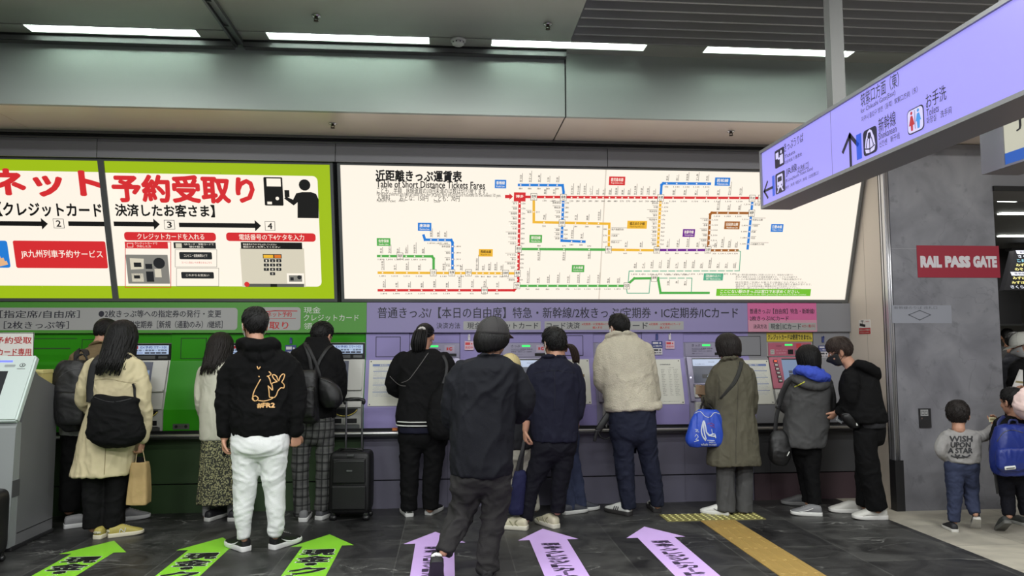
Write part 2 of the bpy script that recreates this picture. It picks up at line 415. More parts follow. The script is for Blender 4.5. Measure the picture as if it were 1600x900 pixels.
# --- louvre ceiling on the right: slats under a dark void
m_slat = mat('louvre_slat', (172, 172, 170), .45, .2); m_void = mat('louvre_void', (110, 110, 110), .8)
bm = BM()
y = 5.64
while y > -3:
    box(bm, (XJ+.01, y-.022, ZC+.0), (14, y, ZC+.10)); box(bm, (XJ+.01, y-.07, ZC+.085), (14, y-.022, ZC+.10)); y -= .145
struct('ceiling_louvre', bm, m_slat)
bm = BM(); box(bm, (XJ+.01, -7, ZC+.12), (14, 5.66, ZC+.16)); struct('ceiling_void', bm, m_void)
# --- lamps in the ceiling band
m_tube = mat('lamp_diffuser', (240, 252, 244), .4, emit=STRIP_EMIT, ecol=(236, 255, 244)); m_lfr = mat('lamp_reflector', (238, 240, 238), .5)
lx = LX
first = None; lamp_lab = ('long ceiling strip lamp at the left end of the lamp row', 'long ceiling strip lamp just right of the ceiling rail', 'long ceiling strip lamp between the smoke detector and the louvre ceiling', 'long ceiling strip lamp behind the pole of the hanging sign')
for i, x in enumerate(lx):
    if first is None:
        t = thing('ceiling_light', lamp_lab[0], 'ceiling light', (x, 5.7, ZC), 'strip lamps over the ticket counter')
        bm = BM()
        a, b, y0, y1, d = x, x+LLEN, 5.634, 5.766, .085
        box(bm, (a, y0, ZC), (b, y0+.006, ZC+d)); box(bm, (a, y1-.006, ZC), (b, y1, ZC+d)); box(bm, (a, y0+.006, ZC), (a+.006, y1-.006, ZC+d)); box(bm, (b-.006, y0+.006, ZC), (b, y1-.006, ZC+d)); box(bm, (a, y0, ZC+d), (b, y1, ZC+d+.006))
        link('reflector', bm, m_lfr, t)
        bm = BM(); cyl(bm, (x+.012, y1-.036, ZC+.062), (x+LLEN-.012, y1-.036, ZC+.062), .0155, 16); link('tube', bm, m_tube, t)
        first = t
    else: copy_tree(first, (x-lx[0], 0, 0), lamp_lab[i])
# --- sprinklers and smoke detector
m_chr = mat('chrome', (205, 205, 205), .16, 1); m_wht = mat('white_plastic', (205, 205, 200), .45)
def sprinkler(x, y, z, label):
    t = thing('sprinkler_head', label, 'sprinkler', (x, y, z), 'fire sprinklers')
    bm = BM(); stack(bm, [(x, y, z, .035, .035, 2), (x, y, z-.004, .034, .034, 2), (x, y, z-.01, .02, .02, 2)], 16, 1); link('escutcheon', bm, m_chr, t)
    bm = BM(); stack(bm, [(x, y, z-.008, .012, .012, 2), (x, y, z-.02, .01, .01, 2)], 12, 1)
    for s in (-1, 1): tube(bm, [(x+s*.011, y, z-.015), (x+s*.014, y, z-.026), (x, y, z-.038)], .003, 6)
    link('head', bm, mat('brass_dark', (80, 70, 60), .4, .9), t)
    bm = BM(); stack(bm, [(x, y, z-.038, .018, .018, 2), (x, y, z-.0405, .018, .018, 2)], 14, 1); link('deflector', bm, mat('brass_dark'), t)
for p, z, lb in (((494, 25), ZC, 'sprinkler head on the ceiling panel right of the ceiling rail'), ((856, 38), ZC, 'sprinkler head on the ceiling panel next to the louvre ceiling'),
                 ((520, 193), ZS+.003, 'sprinkler head under the soffit above the green reservation sign'), ((1142, 205), ZS+.003, 'sprinkler head under the soffit above the right half of the fare map')):
    q = onZ(p[0], p[1], z); sprinkler(q.x, q.y, z, lb)
q = onZ(716, 62, ZC)
t = thing('smoke_detector', 'round white smoke detector between two ceiling strip lamps', 'smoke detector', (q.x, q.y, ZC))
bm = BM(); stack(bm, [(q.x, q.y, ZC-.0005, .062, .062, 2), (q.x, q.y, ZC-.018, .06, .06, 2)], 28, 1); link('base', bm, m_wht, t)
bm = BM(); stack(bm, [(q.x, q.y, ZC-.018, .05, .05, 2), (q.x, q.y, ZC-.038, .047, .047, 2), (q.x, q.y, ZC-.048, .03, .03, 2)], 28, 2); link('chamber', bm, m_wht, t)
bm = BM()
for k in range(10): a = k*math.pi/5; box(bm, (q.x+.0475*math.cos(a)-.004, q.y+.0475*math.sin(a)-.004, ZC-.034), (q.x+.0475*math.cos(a)+.004, q.y+.0475*math.sin(a)+.004, ZC-.024))
link('vent', bm, m_dark, t)
# --- fascia between soffit and light boxes
m_fasc = mat('fascia_grey', (122, 122, 126), .5, .2)
bm = BM(); xs = [-9, -3.083, -1.023, 1.47, XR]
for a, b in zip(xs, xs[1:]): box(bm, (a+.003, YF-.03, 3.155), (b-.003, YF+.03, 3.335))
box(bm, (-9, YF-.01, 3.155), (XR, YF+.03, 3.335), 1)
struct('wall_fascia', bm, [m_fasc, m_dark])
bm = BM(); box(bm, (-9, YF-.075, 3.338), (XR, YF+.03, 3.35), 1); box(bm, (-9, YF-.09, 3.352), (XR, YF+.03, 3.376), 0); box(bm, (-9, YF-.045, 3.32), (XR, YF-.03, 3.337), 0)
struct('trim_4', bm, [m_trim, m_dark])
# --- machine wall: lower cladding, ledge, sloped panels
m_lav = mat('lavender_panel', (144, 135, 184), .42, spec=.25, var=.02, vscale=2); m_grn = mat('green_panel', (44, 134, 16), .42, spec=.2, var=.02, vscale=2); m_gry = mat('grey_panel', (128, 128, 132), .45, var=.02, vscale=2)
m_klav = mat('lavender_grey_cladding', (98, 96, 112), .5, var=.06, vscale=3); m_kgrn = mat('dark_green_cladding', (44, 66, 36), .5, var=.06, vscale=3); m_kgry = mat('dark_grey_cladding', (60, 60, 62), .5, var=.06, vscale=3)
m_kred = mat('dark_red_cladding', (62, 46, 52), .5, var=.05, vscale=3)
MACH = {'g1': (190, 268), 'g2': (345, 421), 'g3': (493, 571), 'm1': (638, 719), 'm2': (779, 862), 'm3': (923, 1003), 'm4': (1061, 1142), 'p1': (1199, 1271)}
MW = .485; MX = {k: (X_(b)-MW, X_(b)) for k, (a, b) in MACH.items()}
PROF = [(7.25, .72), (6.975, .72), (6.975, .925), (7.105, 1.365), (YW, 1.375), (YW, 1.62), (7.25, 1.62)]
def panel_seg(bm, a, b):
    cuts = [a]+[c for c in (XG, XL) if a < c < b]+[b]
    for p, q in zip(cuts, cuts[1:]):
        mid = (p+q)/2; extrude_x(bm, PROF, p, q, 0 if mid < XG else 1 if mid < XL else 2)
bm = BM(); edges = [-5.2]+[v for k in MACH for v in MX[k]]+[XR]
for i in range(0, len(edges), 2): panel_seg(bm, edges[i], edges[i+1])
struct('wall_back', bm, [m_grn, m_lav, m_gry])
bm = BM(); box(bm, (-5.2, 7.24, 0), (XR, 7.30, 3.4)); struct('wall_back_core', bm, mat('dark_core', (50, 50, 52), .7))
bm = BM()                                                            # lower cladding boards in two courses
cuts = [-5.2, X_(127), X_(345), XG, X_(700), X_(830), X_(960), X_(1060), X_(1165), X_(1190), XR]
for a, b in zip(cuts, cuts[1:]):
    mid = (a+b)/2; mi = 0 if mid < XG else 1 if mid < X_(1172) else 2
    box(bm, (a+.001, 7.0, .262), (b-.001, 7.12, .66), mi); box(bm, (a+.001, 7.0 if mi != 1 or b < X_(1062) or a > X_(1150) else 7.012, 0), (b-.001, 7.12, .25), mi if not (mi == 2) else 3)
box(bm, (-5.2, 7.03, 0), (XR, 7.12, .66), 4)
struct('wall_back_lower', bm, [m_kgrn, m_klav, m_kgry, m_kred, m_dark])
t = thing('counter_ledge', 'narrow steel edged ledge running along under all the ticket machines', 'ledge', (0, 6.95, .66))
bm = BM(); box(bm, (-5.2, 6.89, .672), (XR-.002, 7.24, .718)); link('shelf', bm, mat('dark_steel', (72, 72, 74), .35, .7), t)
bm = BM(); tube(bm, [(-5.2, 6.882, .70), (XR-.002, 6.882, .70)], .014, 16, 1, round_ends=False); link('edge_bar', bm, mat('bar_steel', (232, 232, 230), .34, .9), t)
bm = BM(); box(bm, (-5.2, 6.95, .7185), (XR-.002, 6.974, .738)); link('back_strip', bm, mat('black_strip', (30, 30, 31), .4, .4), t)
# squares and joints in the wall panels
wp = Plane((0, YW, 0), (1, 0, 0), (0, 0, 1))
def hatch(x0, y0, x1, y1, lb):
    a = onY(x0, y1, YW); b = onY(x1, y0, YW); bm = BM(); w_ = .006
    t = thing('access_hatch', lb, 'hatch', (a.x, YW, a.z), 'square access hatches in the machine wall')
    for lo, hi in (((a.x, a.z), (b.x, a.z+w_)), ((a.x, b.z-w_), (b.x, b.z)), ((a.x, a.z), (a.x+w_, b.z)), ((b.x-w_, a.z), (b.x, b.z))): box(bm, (lo[0], YW-.002, lo[1]), (hi[0], YW+.001, hi[1]))
    link('seam', bm, m_dark, t)
    bm = BM(); box(bm, (a.x+w_, YW-.004, a.z+w_), (b.x-w_, YW+.001, b.z-w_)); c = (a.x+b.x)/2; link('hatch_cover', bm, m_grn if c < XG else m_lav if b.x < XL else m_gry, t)
hatch(127, 530, 178, 560, 'green square hatch behind the man with the large black backpack'); hatch(282, 528, 323, 561, 'green square hatch left of the woman in the cream cardigan')
hatch(587, 526, 626, 558, 'lavender square hatch left of the ponytailed woman in the black jacket'); hatch(875, 524, 911, 556, 'lavender square hatch right of the man in the navy shirt'); hatch(1151, 525, 1188, 556, 'lavender and grey square hatch right of the woman in the olive coat')
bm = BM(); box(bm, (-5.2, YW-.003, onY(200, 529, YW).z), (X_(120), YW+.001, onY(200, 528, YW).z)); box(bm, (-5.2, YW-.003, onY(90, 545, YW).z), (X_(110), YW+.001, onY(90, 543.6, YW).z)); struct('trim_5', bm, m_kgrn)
# --- right return wall, steel jamb, pillar, corridor
m_crm = mat('cream_wall', (214, 204, 190), .5, var=.02, vscale=2)
bm = BM(); box(bm, (XR, 6.53, .0), (XR+.05, 7.28, 3.4)); box(bm, (XR-.0008, 6.80, .72), (XR, 6.803, 3.3), 1); struct('wall_right', bm, [m_crm, mat('seam_grey', (150, 142, 132), .6)])
bm = BM()
for i, (a, b, mi) in enumerate(((6.53, 6.51, 1), (6.51, 6.49, 0), (6.49, 6.475, 1), (6.475, 6.435, 0))): box(bm, (XR-.004*(i % 2), b, 0), (XR+.05, a, 3.37), mi)
for xx in (XR+.012, XR+.03): cyl(bm, (xx, 6.43, .45), (xx, 6.43, 3.37), .008)
struct('trim_6', bm, [mat('jamb_steel', (205, 205, 208), .32, .8), m_dark])
bm = BM(); box(bm, (XR-.02, 6.41, 0), (XR+.06, 6.5, .45)); struct('trim_7', bm, mat('jamb_shoe', (58, 58, 60), .4, .6))
m = mat('grey_marble', (132, 132, 138), .38); N, L, B = nodes_of(m)
tc = N.new('ShaderNodeTexCoord'); n1 = N.new('ShaderNodeTexNoise'); n1.inputs['Scale'].default_value = 2.5; n1.inputs['Detail'].default_value = 9; n1.inputs['Distortion'].default_value = .6; L.new(tc.outputs['Object'], n1.inputs['Vector'])
n2 = N.new('ShaderNodeTexNoise'); n2.inputs['Scale'].default_value = 9; n2.inputs['Detail'].default_value = 6; L.new(tc.outputs['Object'], n2.inputs['Vector'])
c1 = mixc(mapr(n1.outputs['Fac'], .32, .68, 0, 1), lin((106, 106, 112)), lin((138, 138, 143)))
spk = mapr(n2.outputs['Fac'], .62, .72, 0, .45)
c2 = mixc(spk, c1, lin((86, 86, 92)))
nv = N.new('ShaderNodeTexNoise'); nv.inputs['Scale'].default_value = .9; nv.inputs['Detail'].default_value = 5; nv.inputs['Distortion'].default_value = 1.5; L.new(tc.outputs['Object'], nv.inputs['Vector'])
L.new(mixc(mapr(mathn('ABSOLUTE', mathn('SUBTRACT', nv.outputs['Fac'], .5)), 0, .004, .3, 0), c2, lin((84, 84, 90))), B.inputs['Base Color'])
XP0, XP1, YP = 4.07, 5.095, 6.42
bm = BM(); box(bm, (XP0, YP, 0), (XP1, 7.6, 3.37), 0)
zs = onY(1450, 389, YP).z
box(bm, (XP0, YP-.0006, zs), (XP1, YP, zs+.003), 1)
struct('pillar', bm, [m, mat('marble_joint', (150, 150, 152), .5)])
bm = BM(); box(bm, (XP1, 6.42, 2.93), (14, 6.9, 3.38)); box(bm, (XP1, 6.40, 2.93), (14, 6.42, 2.975), 1); struct('wall_corridor_header', bm, [m_fasc, m_dark])
m_cc = mat('corridor_ceiling', (92, 94, 96), .6)
bm = BM(); box(bm, (XP1, 6.9, 2.96), (14, 15.2, 3.0)); struct('ceiling_corridor', bm, m_cc)
bm = BM(); box(bm, (4.9, 15, 0), (14, 15.2, 3.0)); struct('wall_corridor_far', bm, mat('far_wall', (150, 148, 140), .6, var=.05, vscale=1))
bm = BM(); box(bm, (XP1-.05, 7.6, 0), (XP1, 15, 3.0)); box(bm, (13.8, -6.8, 0), (14, 15, 4.0)); struct('wall_corridor_sides', bm, mat('side_wall', (122, 122, 124), .6))
bm = BM(); box(bm, (-9.2, -7, 0), (-9, 7.3, 4.05)); struct('wall_left', bm, mat('side_wall'))
# ================================================================== LIT SIGNS OVER THE COUNTER
LB0 = V((-9, 7.10, 1.945)); LBV = V((0, -.40, 1.195)); LBH = LBV.length
lp = Plane(LB0, (1, 0, 0), LBV)
W_ = lit('sign_white', (250, 241, 226), 1.0); K_ = mat('print_black', (24, 22, 22), .5); R_ = lit('print_red', (214, 44, 48), .95); G_ = lit('sign_lime', (168, 200, 24), .85)
GL = lit('print_green', (84, 176, 80), .9); BL = lit('print_blue', (38, 128, 218), .9); YL = lit('print_yellow', (240, 184, 54), .95); PU = lit('print_purple', (116, 36, 150), .85); BR_ = lit('print_brown', (166, 98, 38), .9); TL = lit('print_teal', (88, 176, 140), .9); GY = mat('print_grey', (120, 118, 114), .5); PK = lit('print_pink', (206, 60, 96), .9)
m_frm = mat('sign_frame', (118, 120, 120), .4, .6)
def lightbox(name, label, cat, px0, px1, m_face):
    u0 = lp.px(*px0)[0]; u1 = lp.px(*px1)[0]
    b = lp.at((u0+u1)/2, 0, 0); t = thing(name, label, cat, b)
    bm = BM()
    def slab(a, b_, c, d, h0, h1, mi=0): hexa(bm, [lp.at(a, c, h0), lp.at(b_, c, h0), lp.at(b_, d, h0), lp.at(a, d, h0), lp.at(a, c, h1), lp.at(b_, c, h1), lp.at(b_, d, h1), lp.at(a, d, h1)], mi)
    f = .027
    slab(u0-f, u0, -f, LBH+f, -.03, .014); slab(u1, u1+f, -f, LBH+f, -.03, .014); slab(u0, u1, -f, 0, -.03, .014); slab(u0, u1, LBH, LBH+f, -.03, .014)
    link('frame', bm, m_frm, t)
    bm = BM(); slab(u0, u1, 0, LBH, -.02, 0); link('face_panel', bm, m_face, t)
    bm = BM(); slab(u0-f+.002, u1+f-.002, .03, LBH+f-.03, -.10, -.03); link('housing', bm, mat('housing_grey', (90, 90, 92), .5, .4), t)
    return t, Art(lp, t), u0, u1
def wins(L): return [L[i:i+2] for i in range(0, len(L), 2)]
# --- reservation pick-up signs
def resv(t, A, u0, u1, right):
    A.rect('white_field', W_, u0 if right else u0+.0, .118, u1-.14 if right else u1, LBH-.105, 1, .045 if right else 0)
t1, A, u0, u1 = lightbox('reservation_sign', 'lime edged lit sign panel cut by the left frame with a red service button', 'sign', (-190, 400), (165, 360), G_)
A.rect('white_field', W_, u0, .118, u1, LBH-.10, 1)
A.ptext('title', R_, 'JR九州ネット', -205, 264, 158, 311, 2, .04)
A.ptext('lettering', K_, '【クレジットカード', -2, 317, 158, 338, 2, .03)
def arrow(A, x0, x1, y, w_=.042, m=K_, nm='step_arrow'):
    a, b = A.p.px(x0, y), A.p.px(x1, y); v = (a[1]+b[1])/2
    A.rect(nm, m, a[0], v-w_/2, b[0]-.05, v+w_/2, 2); A.poly(nm, m, [(b[0]-.055, v-w_*1.25), (b[0], v), (b[0]-.055, v+w_*1.25)], 2)
def step(A, n, x, y):
    u, v = A.p.px(x, y)
    A.rect('step_box', K_, u-.046, v-.043, u+.046, v+.043, 2); A.rect('step_box', W_, u-.042, v-.039, u+.042, v+.039, 3)
    A.text('lettering', K_, n, (u-.022, v-.03, u+.022, v+.03), 4, .02)
arrow(A, -60, 75, 349); step(A, '2', 92, 349); v_ = A.p.px(120, 349.5)[1]; A.rect('step_arrow', K_, A.p.px(107, 349.5)[0], v_-.021, A.p.px(164, 349.5)[0], v_+.021, 2)
A.prect('service_button', R_, 26, 377, 164.5, 418.5, 2, .015); A.ptext('lettering', W_, 'JR九州列車予約サービス', 34, 391, 160, 404, 3, .01)
A.prect('hand_picture', BL, -30, 376, 11, 418, 2, .02)
for x, y in ((-6, 398), (0, 402), (5, 407)): A.pline('hand_picture', lit('print_skin', (236, 186, 140), .9), [(x-14, y+8), (x+4, y+4)], .035, 3)
A.done()
t2, A, u0, u1 = lightbox('reservation_sign', 'lime edged lit sign panel with red title and steps 3 and 4', 'sign', (174.5, 360), (519, 360), G_)
A.rect('white_field', W_, u0, .118, u1-.115, LBH-.105, 1, .045); A.rect('white_field', W_, u0, .118, u0+.1, LBH-.105, 1)
A.ptext('title', R_, '予約受取り', 177, 275, 397, 316, 2, .04)
A.ptext('lettering', K_, '決済したお客さま】', 181, 320, 335, 338, 2, .03)
arrow(A, 178, 250, 350); step(A, '3', 265, 351); arrow(A, 280, 408, 352); step(A, '4', 422, 353)
# pictogram: machine and person with a card
A.prect('pictogram', K_, 414, 277, 441, 321, 2, .01); A.prect('pictogram', W_, 417, 279, 438.5, 291, 3); A.pdisc('pictogram', W_, 433.5, 310, .016, 3); A.prect('pictogram', W_, 418, 315, 425, 319, 3)
A.pdisc('pictogram', K_, 476, 289, .052, 2)
A.ppoly('pictogram', K_, [(463, 302), (472, 300), (486, 300), (494, 303), (498, 312), (498, 341), (465, 340.5), (465, 316), (459, 321), (444, 310), (447, 307), (458, 312)], 2)
A.prect('pictogram', K_, 445, 297, 452, 308, 2)
for x0, x1, tx, y in ((195, 337, 'クレジットカードを入れる', 370), (354, 493, '電話番号の下4ケタを入力', 371)):
    A.prect('step_heading', R_, x0, y-6.5, x1, y+5.5, 2, .028); A.ptext('lettering', W_, tx, x0+20, y-4.6, x1-18, y+3.8, 3, .008)
# step pictures
m_p1 = lit('print_beige', (226, 218, 196), .85); m_p2 = mat('print_dark', (46, 48, 52), .5); m_p3 = lit('print_grey_lit', (150, 148, 140), .7)
def outline(A, nm, m, x0, y0, x1, y1, wd=.006, lay=2): A.pline(nm, m, [(x0, y0), (x1, y0), (x1, y1), (x0, y1), (x0, y0)], wd, lay)
outline(A, 'step_picture', R_, 196, 378, 267, 449); A.prect('step_picture', R_, 196, 378, 262, 388, 2); A.ptext('lettering', W_, 'クレジットカードで', 211, 378.5, 246, 382, 4); A.ptext('lettering', W_, '予約した方', 214, 383, 236, 386.5, 4); outline(A, 'step_picture', W_, 199, 380, 208, 386, .004, 3)
A.prect('step_picture', m_p3, 201, 398, 262, 443, 3)
A.ppoly('step_picture', m_p1, [(203, 403), (225, 404), (225, 420), (205, 421)], 4); A.prect('step_picture', m_p2, 210, 410, 221, 417, 5); A.prect('step_picture', m_p2, 228, 412, 238, 420, 4); A.pdisc('step_picture', m_p2, 249, 411, .052, 4); A.prect('step_picture', m_p1, 243, 420, 252, 433, 4); A.prect('step_picture', m_p2, 210, 430, 219, 435, 4); A.prect('step_picture', m_p1, 207, 427, 224, 440, 3); A.prect('step_picture', m_p2, 230, 424, 240, 440, 4)
A.prect('step_picture', m_p2, 272, 379, 337, 388, 2); A.prect('step_picture', m_p1, 275, 380, 284, 387, 3); A.ptext('lettering', W_, 'QRコード・受取コードで', 288, 380, 334, 383, 4); A.ptext('lettering', W_, '受け取る', 296, 384, 318, 387, 4)
outline(A, 'step_picture', m_p3, 274, 390, 339, 417, .004); outline(A, 'step_picture', m_p3, 276, 419, 342, 447, .004)
for x0, y0, x1, y1, s in ((281, 394, 331, 405, 'コンビニ・金融機関などで'), (284, 425, 334, 435, 'これからお支払い')):
    A.prect('step_picture', m_p2, x0, y0, x1, y1, 3, .01); A.ptext('lettering', W_, s, x0+7, y0+3, x1-7, y1-3.5, 4)
A.ptext('lettering', R_, 'コンビニ支払いのお客さまはこちら', 284, 408.5, 331, 411.5, 3)
A.prect('step_picture', m_p1, 379, 388, 475, 448, 2); A.prect('step_picture', K_, 377, 379, 472, 388.5, 3)
A.ptext('lettering', W_, '電話番号の下4ケタを入力してください', 380, 380.5, 432, 383, 4); A.ptext('lettering', W_, '確認ボタンを押してください', 380, 384.5, 438, 387, 4)
A.prect('step_picture', GY, 384, 443.5, 475, 448, 3); A.pdisc('step_picture', R_, 386, 444, .024, 4); A.prect('step_picture', K_, 423, 443.5, 433, 448, 4)
A.prect('keypad', m_p2, 411, 397, 440, 403.5, 3); A.prect('keypad', YL, 412, 398, 427, 402.8, 4); A.prect('keypad', lit('print_orange', (226, 120, 40), .9), 429, 398, 439, 402.8, 4)
for r in range(4):
    for c in range(3):
        if r == 3 and c != 1: continue
        x, y = 412.5+c*9.7, 404.8+r*6.8
        A.prect('keypad', m_p2, x, y, x+7.8, y+4.6, 3, .005); A.ptext('lettering', W_, str((r*3+c+1) % 10 if r < 3 else 0), x+2.9, y+.9, x+4.9, y+3.8, 4)
A.prect('step_picture', W_, 449, 427, 475, 443, 3); A.prect('step_picture', m_p3, 452, 430, 472, 440, 4); A.prect('step_picture', m_p2, 454, 433, 459, 438, 5); A.pdisc('step_picture', m_p2, 468, 433, .02, 5)
A.done()
# --- fare map
t3, A, u0, u1 = lightbox('fare_map_sign', 'large white lit fare map with coloured railway lines above the lavender machines', 'sign', (535, 360), (1335, 360), W_)
u = A.p.px(945, 300)[0]; A.rect('panel_joint', lit('joint_cream', (226, 216, 200), .9), u-.006, 0, u+.006, LBH, 1)
A.ptext('title', K_, '近距離きっぷ運賃表', 587, 267, 722, 283, 2, .032); A.ptext('title', K_, 'Table of Short Distance Tickets Fares', 588, 284, 758, 293, 2, .02)
A.ptext('lettering', K_, 'こども　半額　JR線運賃の10円未満のは数は切り捨てます。', 589, 294.5, 762, 303.5, 2, .006)
A.ptext('lettering', K_, 'Fares for children are half an adult fare. For JR lines, fare amounts are rounded to the lowest 10 yen.', 589, 302.6, 783, 307, 2)
A.ptext('lettering', K_, '入場料　　おとな：150円　こども：70円', 589, 305.8, 718, 313.5, 2, .006); A.ptext('lettering', K_, 'Platform Ticket', 589, 312, 618, 315.5, 2); A.ptext('lettering', K_, 'Adult', 623, 312, 633, 315.2, 2); A.ptext('lettering', K_, 'Child', 678, 313, 687, 316.5, 2)
LWD = .024
def rline(m, pts, wd=LWD, lay=2):
    uv = A.uv(pts); A.line('route_line', m, uv, wd, lay)
    for a, b in uv[1:-1]: A.disc('route_line', m, a, b, wd/2, lay, 10)
def sta(m, x, y, nm, fare, side, nl=None):
    """station tick: side u = name above the line, d = below, l = name left, r = right"""
    a, b = A.p.px(x, y); q = .0085
    A.poly('station_mark', W_, [(a-q, b), (a, b-q), (a+q, b), (a, b+q)], 3)
    n = len(nm); h = .0185*n+.012; s = .0095
    if side in 'ud':
        d = 1 if side == 'u' else -1; lo = b+.026 if d > 0 else b-.026-h
        for k, ch in enumerate(nm): A.text('lettering', K_, ch, (a-s, lo+h-(k+1)*h/n+.0015, a+s, lo+h-k*h/n-.0015), 3, .01, 1)
        A.rect('lettering', GY, a+s+.004, lo, a+s+.0075, lo+h*1.25, 3)
        A.text('lettering', K_, fare, (a-.006*len(fare), b-d*.033-.0085, a+.006*len(fare), b-d*.033+.0085), 3, .01, 1)
    else:
        d = -1 if side == 'l' else 1; x0 = a+d*.022; ww = .02*n
        A.text('lettering', K_, nm, (x0-ww if d < 0 else x0, b-.011, x0 if d < 0 else x0+ww, b+.009), 3, .01, 1)
        A.rect('lettering', GY, x0-ww*1.3 if d < 0 else x0, b+.0135, x0 if d < 0 else x0+ww*1.3, b+.0165, 3)
        A.text('lettering', K_, fare, (a-d*.02-(.012*len(fare) if d > 0 else 0), b-.0085, a-d*.02+(.012*len(fare) if d < 0 else 0), b+.0085), 3, .01, 1)
def run(m, p0, p1, names, fares, side, f0=.5, f1=.5):
    n = len(names); fs = fares.split()
    for k, nm in enumerate(names.split()):
        f = (k+f0)/(n and (len(names.split())-1+f0+f1)); sta(m, p0[0]+(p1[0]-p0[0])*f, p0[1]+(p1[1]-p0[1])*f, nm, fs[k % len(fs)], side)
def hub(x, y, nm, fare, m=None, w_=.062, h=.068):
    a, b = A.p.px(x, y)
    A.rect('station_box', m or GY, a-w_/2, b-h/2, a+w_/2, b+h/2, 4); 
    if m is None: A.rect('station_box', W_, a-w_/2+.004, b-h/2+.004, a+w_/2-.004, b+h/2-.004, 5)
    c = W_ if m else K_
    A.text('lettering', c, nm, (a-w_*.34, b-.008, a+w_*.34, b+.019), 6, .02); 
    if fare: A.text('lettering', c, fare, (a-w_*.24, b-.027, a+w_*.24, b-.013), 6, .01, 1)
def legend(x0, y0, x1, y1, m, jp, en, c=W_):
    A.prect('line_legend', m, x0, y0, x1, y1, 4); w_ = x1-x0; h = y1-y0
    A.ptext('lettering', c, jp, x0+w_*.12, y0+h*.14, x1-w_*.12, y0+h*.56, 6, .018); A.ptext('lettering', c, en, x0+w_*.14, y0+h*.66, x1-w_*.14, y0+h*.88, 6, .008, 1)
# Kagoshima line, down from Hakata and right along the coast
rline(R_, [(812, 307), (809.5, 447), (803, 453.5), (592, 453.5)]); rline(R_, [(812, 307.5), (1195, 309.5)])
rline(BL, [(811, 289), (879, 289.5), (880.5, 300), (877.5, 376), (913, 377.5)]); rline(YL, [(834, 310), (834, 347), (952, 349.5), (951, 390), (1027, 391)]); rline(GL, [(810, 389), (951, 390)])
rline(GL, [(808, 446.5), (978, 446.5), (991, 435), (1028, 434.5), (1032, 457.5), (1107, 457.5)]); rline(YL, [(592, 426), (806, 427)]); rline(GL, [(591, 400), (675, 400.5), (677.5, 404), (677.5, 426)]); rline(BL, [(662, 368), (664, 374.5), (705, 375), (707, 379), (707, 426)])
rline(BL, [(1032, 309), (1033.5, 289), (1036, 286.5), (1109, 287)]); rline(YL, [(1032, 310), (1027.5, 391)]); rline(PU, [(1027, 390.5), (1106, 390.5)]); rline(BR_, [(1106, 390), (1109.5, 335), (1112, 332.5), (1174, 333)]); rline(BR_, [(1106, 391), (1152, 391)]); rline(BL, [(1176, 309), (1168, 388)])
rline(TL, [(1152, 391), (1157, 393), (1155, 423), (983, 423.5), (981, 446)], .008); rline(TL, [(1028, 434.5), (1081, 434.5), (1080, 457)], .008); rline(TL, [(978, 447), (980, 458), (1014, 458), (1016, 436)], .008)
run(R_, (811.8, 318), (810, 385), '竹下 笹原 南福岡 春日 大野城 水城 都府楼南 二日市 天拝山', '170 170 230 230 280 280 330 280 380', 'l', 0, .6)
run(R_, (809.8, 396), (808.5, 421), 'けやき台 基山 弥生が丘 田代', '480 480 570 570', 'l', .3, .4); sta(R_, 808, 437, '肥前旭', '660', 'l')
run(R_, (596, 453.5), (800, 453.5), '大牟田 銀水 吉野 渡瀬 南瀬高 瀬高 筑後船小屋 羽犬塚 西牟田 荒木', '1,490 1,490 1,310 1,310 1,130 1,130 970 970 860 860', 'u', .2, 1.2)
run(R_, (893, 308.5), (1025, 309), '九産大前 福工大前 新宮中央 ししぶ 古賀 千鳥 福間 東福間 東郷 赤間 教育大前 海老津 遠賀川 水巻', '230 280 280 380 380 380 480 480 570 570 660 660 760 860', 'u', 0, .4)
run(R_, (847, 308), (872, 308), '箱崎 千早', '170 230', 'u', .3, .5); run(R_, (1048, 309.3), (1166, 309.5), '陣原 黒崎 八幡 枝光 戸畑 九州工大前 西小倉', '1,130 1,130 1,130 1,310 1,310 1,310 1,310', 'u', .2, .6)
run(BL, (812, 289), (876, 289.4), '西戸崎 海ノ中道 雁ノ巣 奈多 和白', '480 480 380 380 280', 'u', .1, .4); run(BL, (879.8, 316), (878.4, 342), '香椎神宮 舞松原 土井 伊賀', '230 280 280 330', 'l', .1, .4); run(BL, (878, 358), (877.6, 375), '酒殿 須恵 新原', '280 330 380', 'l', .2, .4); run(BL, (887, 377), (911, 377.4), '須恵中央 宇美', '380 380', 'u', .4, .2)
sta(YL, 834, 331, '柚須', '210', 'l'); sta(YL, 850, 347.8, '原町', '230', 'u'); run(YL, (892, 348.4), (944, 349), '門松 篠栗 筑前山手', '280 380 480', 'u', .4, .5); run(YL, (951.6, 356), (951.2, 382), '城戸南蔵院前 九郎原 筑前大分', '480 570 660', 'r', .2, .4); run(YL, (963, 390.2), (1019, 390.8), '天道 飯塚', '660 760', 'u', .6, .8)
run(GL, (822, 389.2), (940, 389.8), '筑前山家 筑前内野 上穂波', '480 570 570', 'd', .5, .5); run(GL, (818, 446.5), (973, 446.5), '久留米大学前 御井 善導寺 筑後草野 田主丸 筑後吉井 うきは 筑後大石 夜明 日田', '760 860 860 970 970 1,130 1,130 1,310 1,310 1,490', 'u', .4, .5)
run(YL, (594, 426), (670, 426.3), '肥前山口 牛津 久保田 鍋島', '1,490 1,310 1,310 1,130', 'u', .2, .8); sta(YL, 693, 426.5, '伊賀屋', '1,130', 'u'); sta(YL, 720, 426.6, '神埼', '1,130', 'u'); run(YL, (742, 426.7), (790, 426.9), '吉野ヶ里公園 中原 肥前麓 新鳥栖 田代', '970 860 860 760 760', 'u', .3, .7)
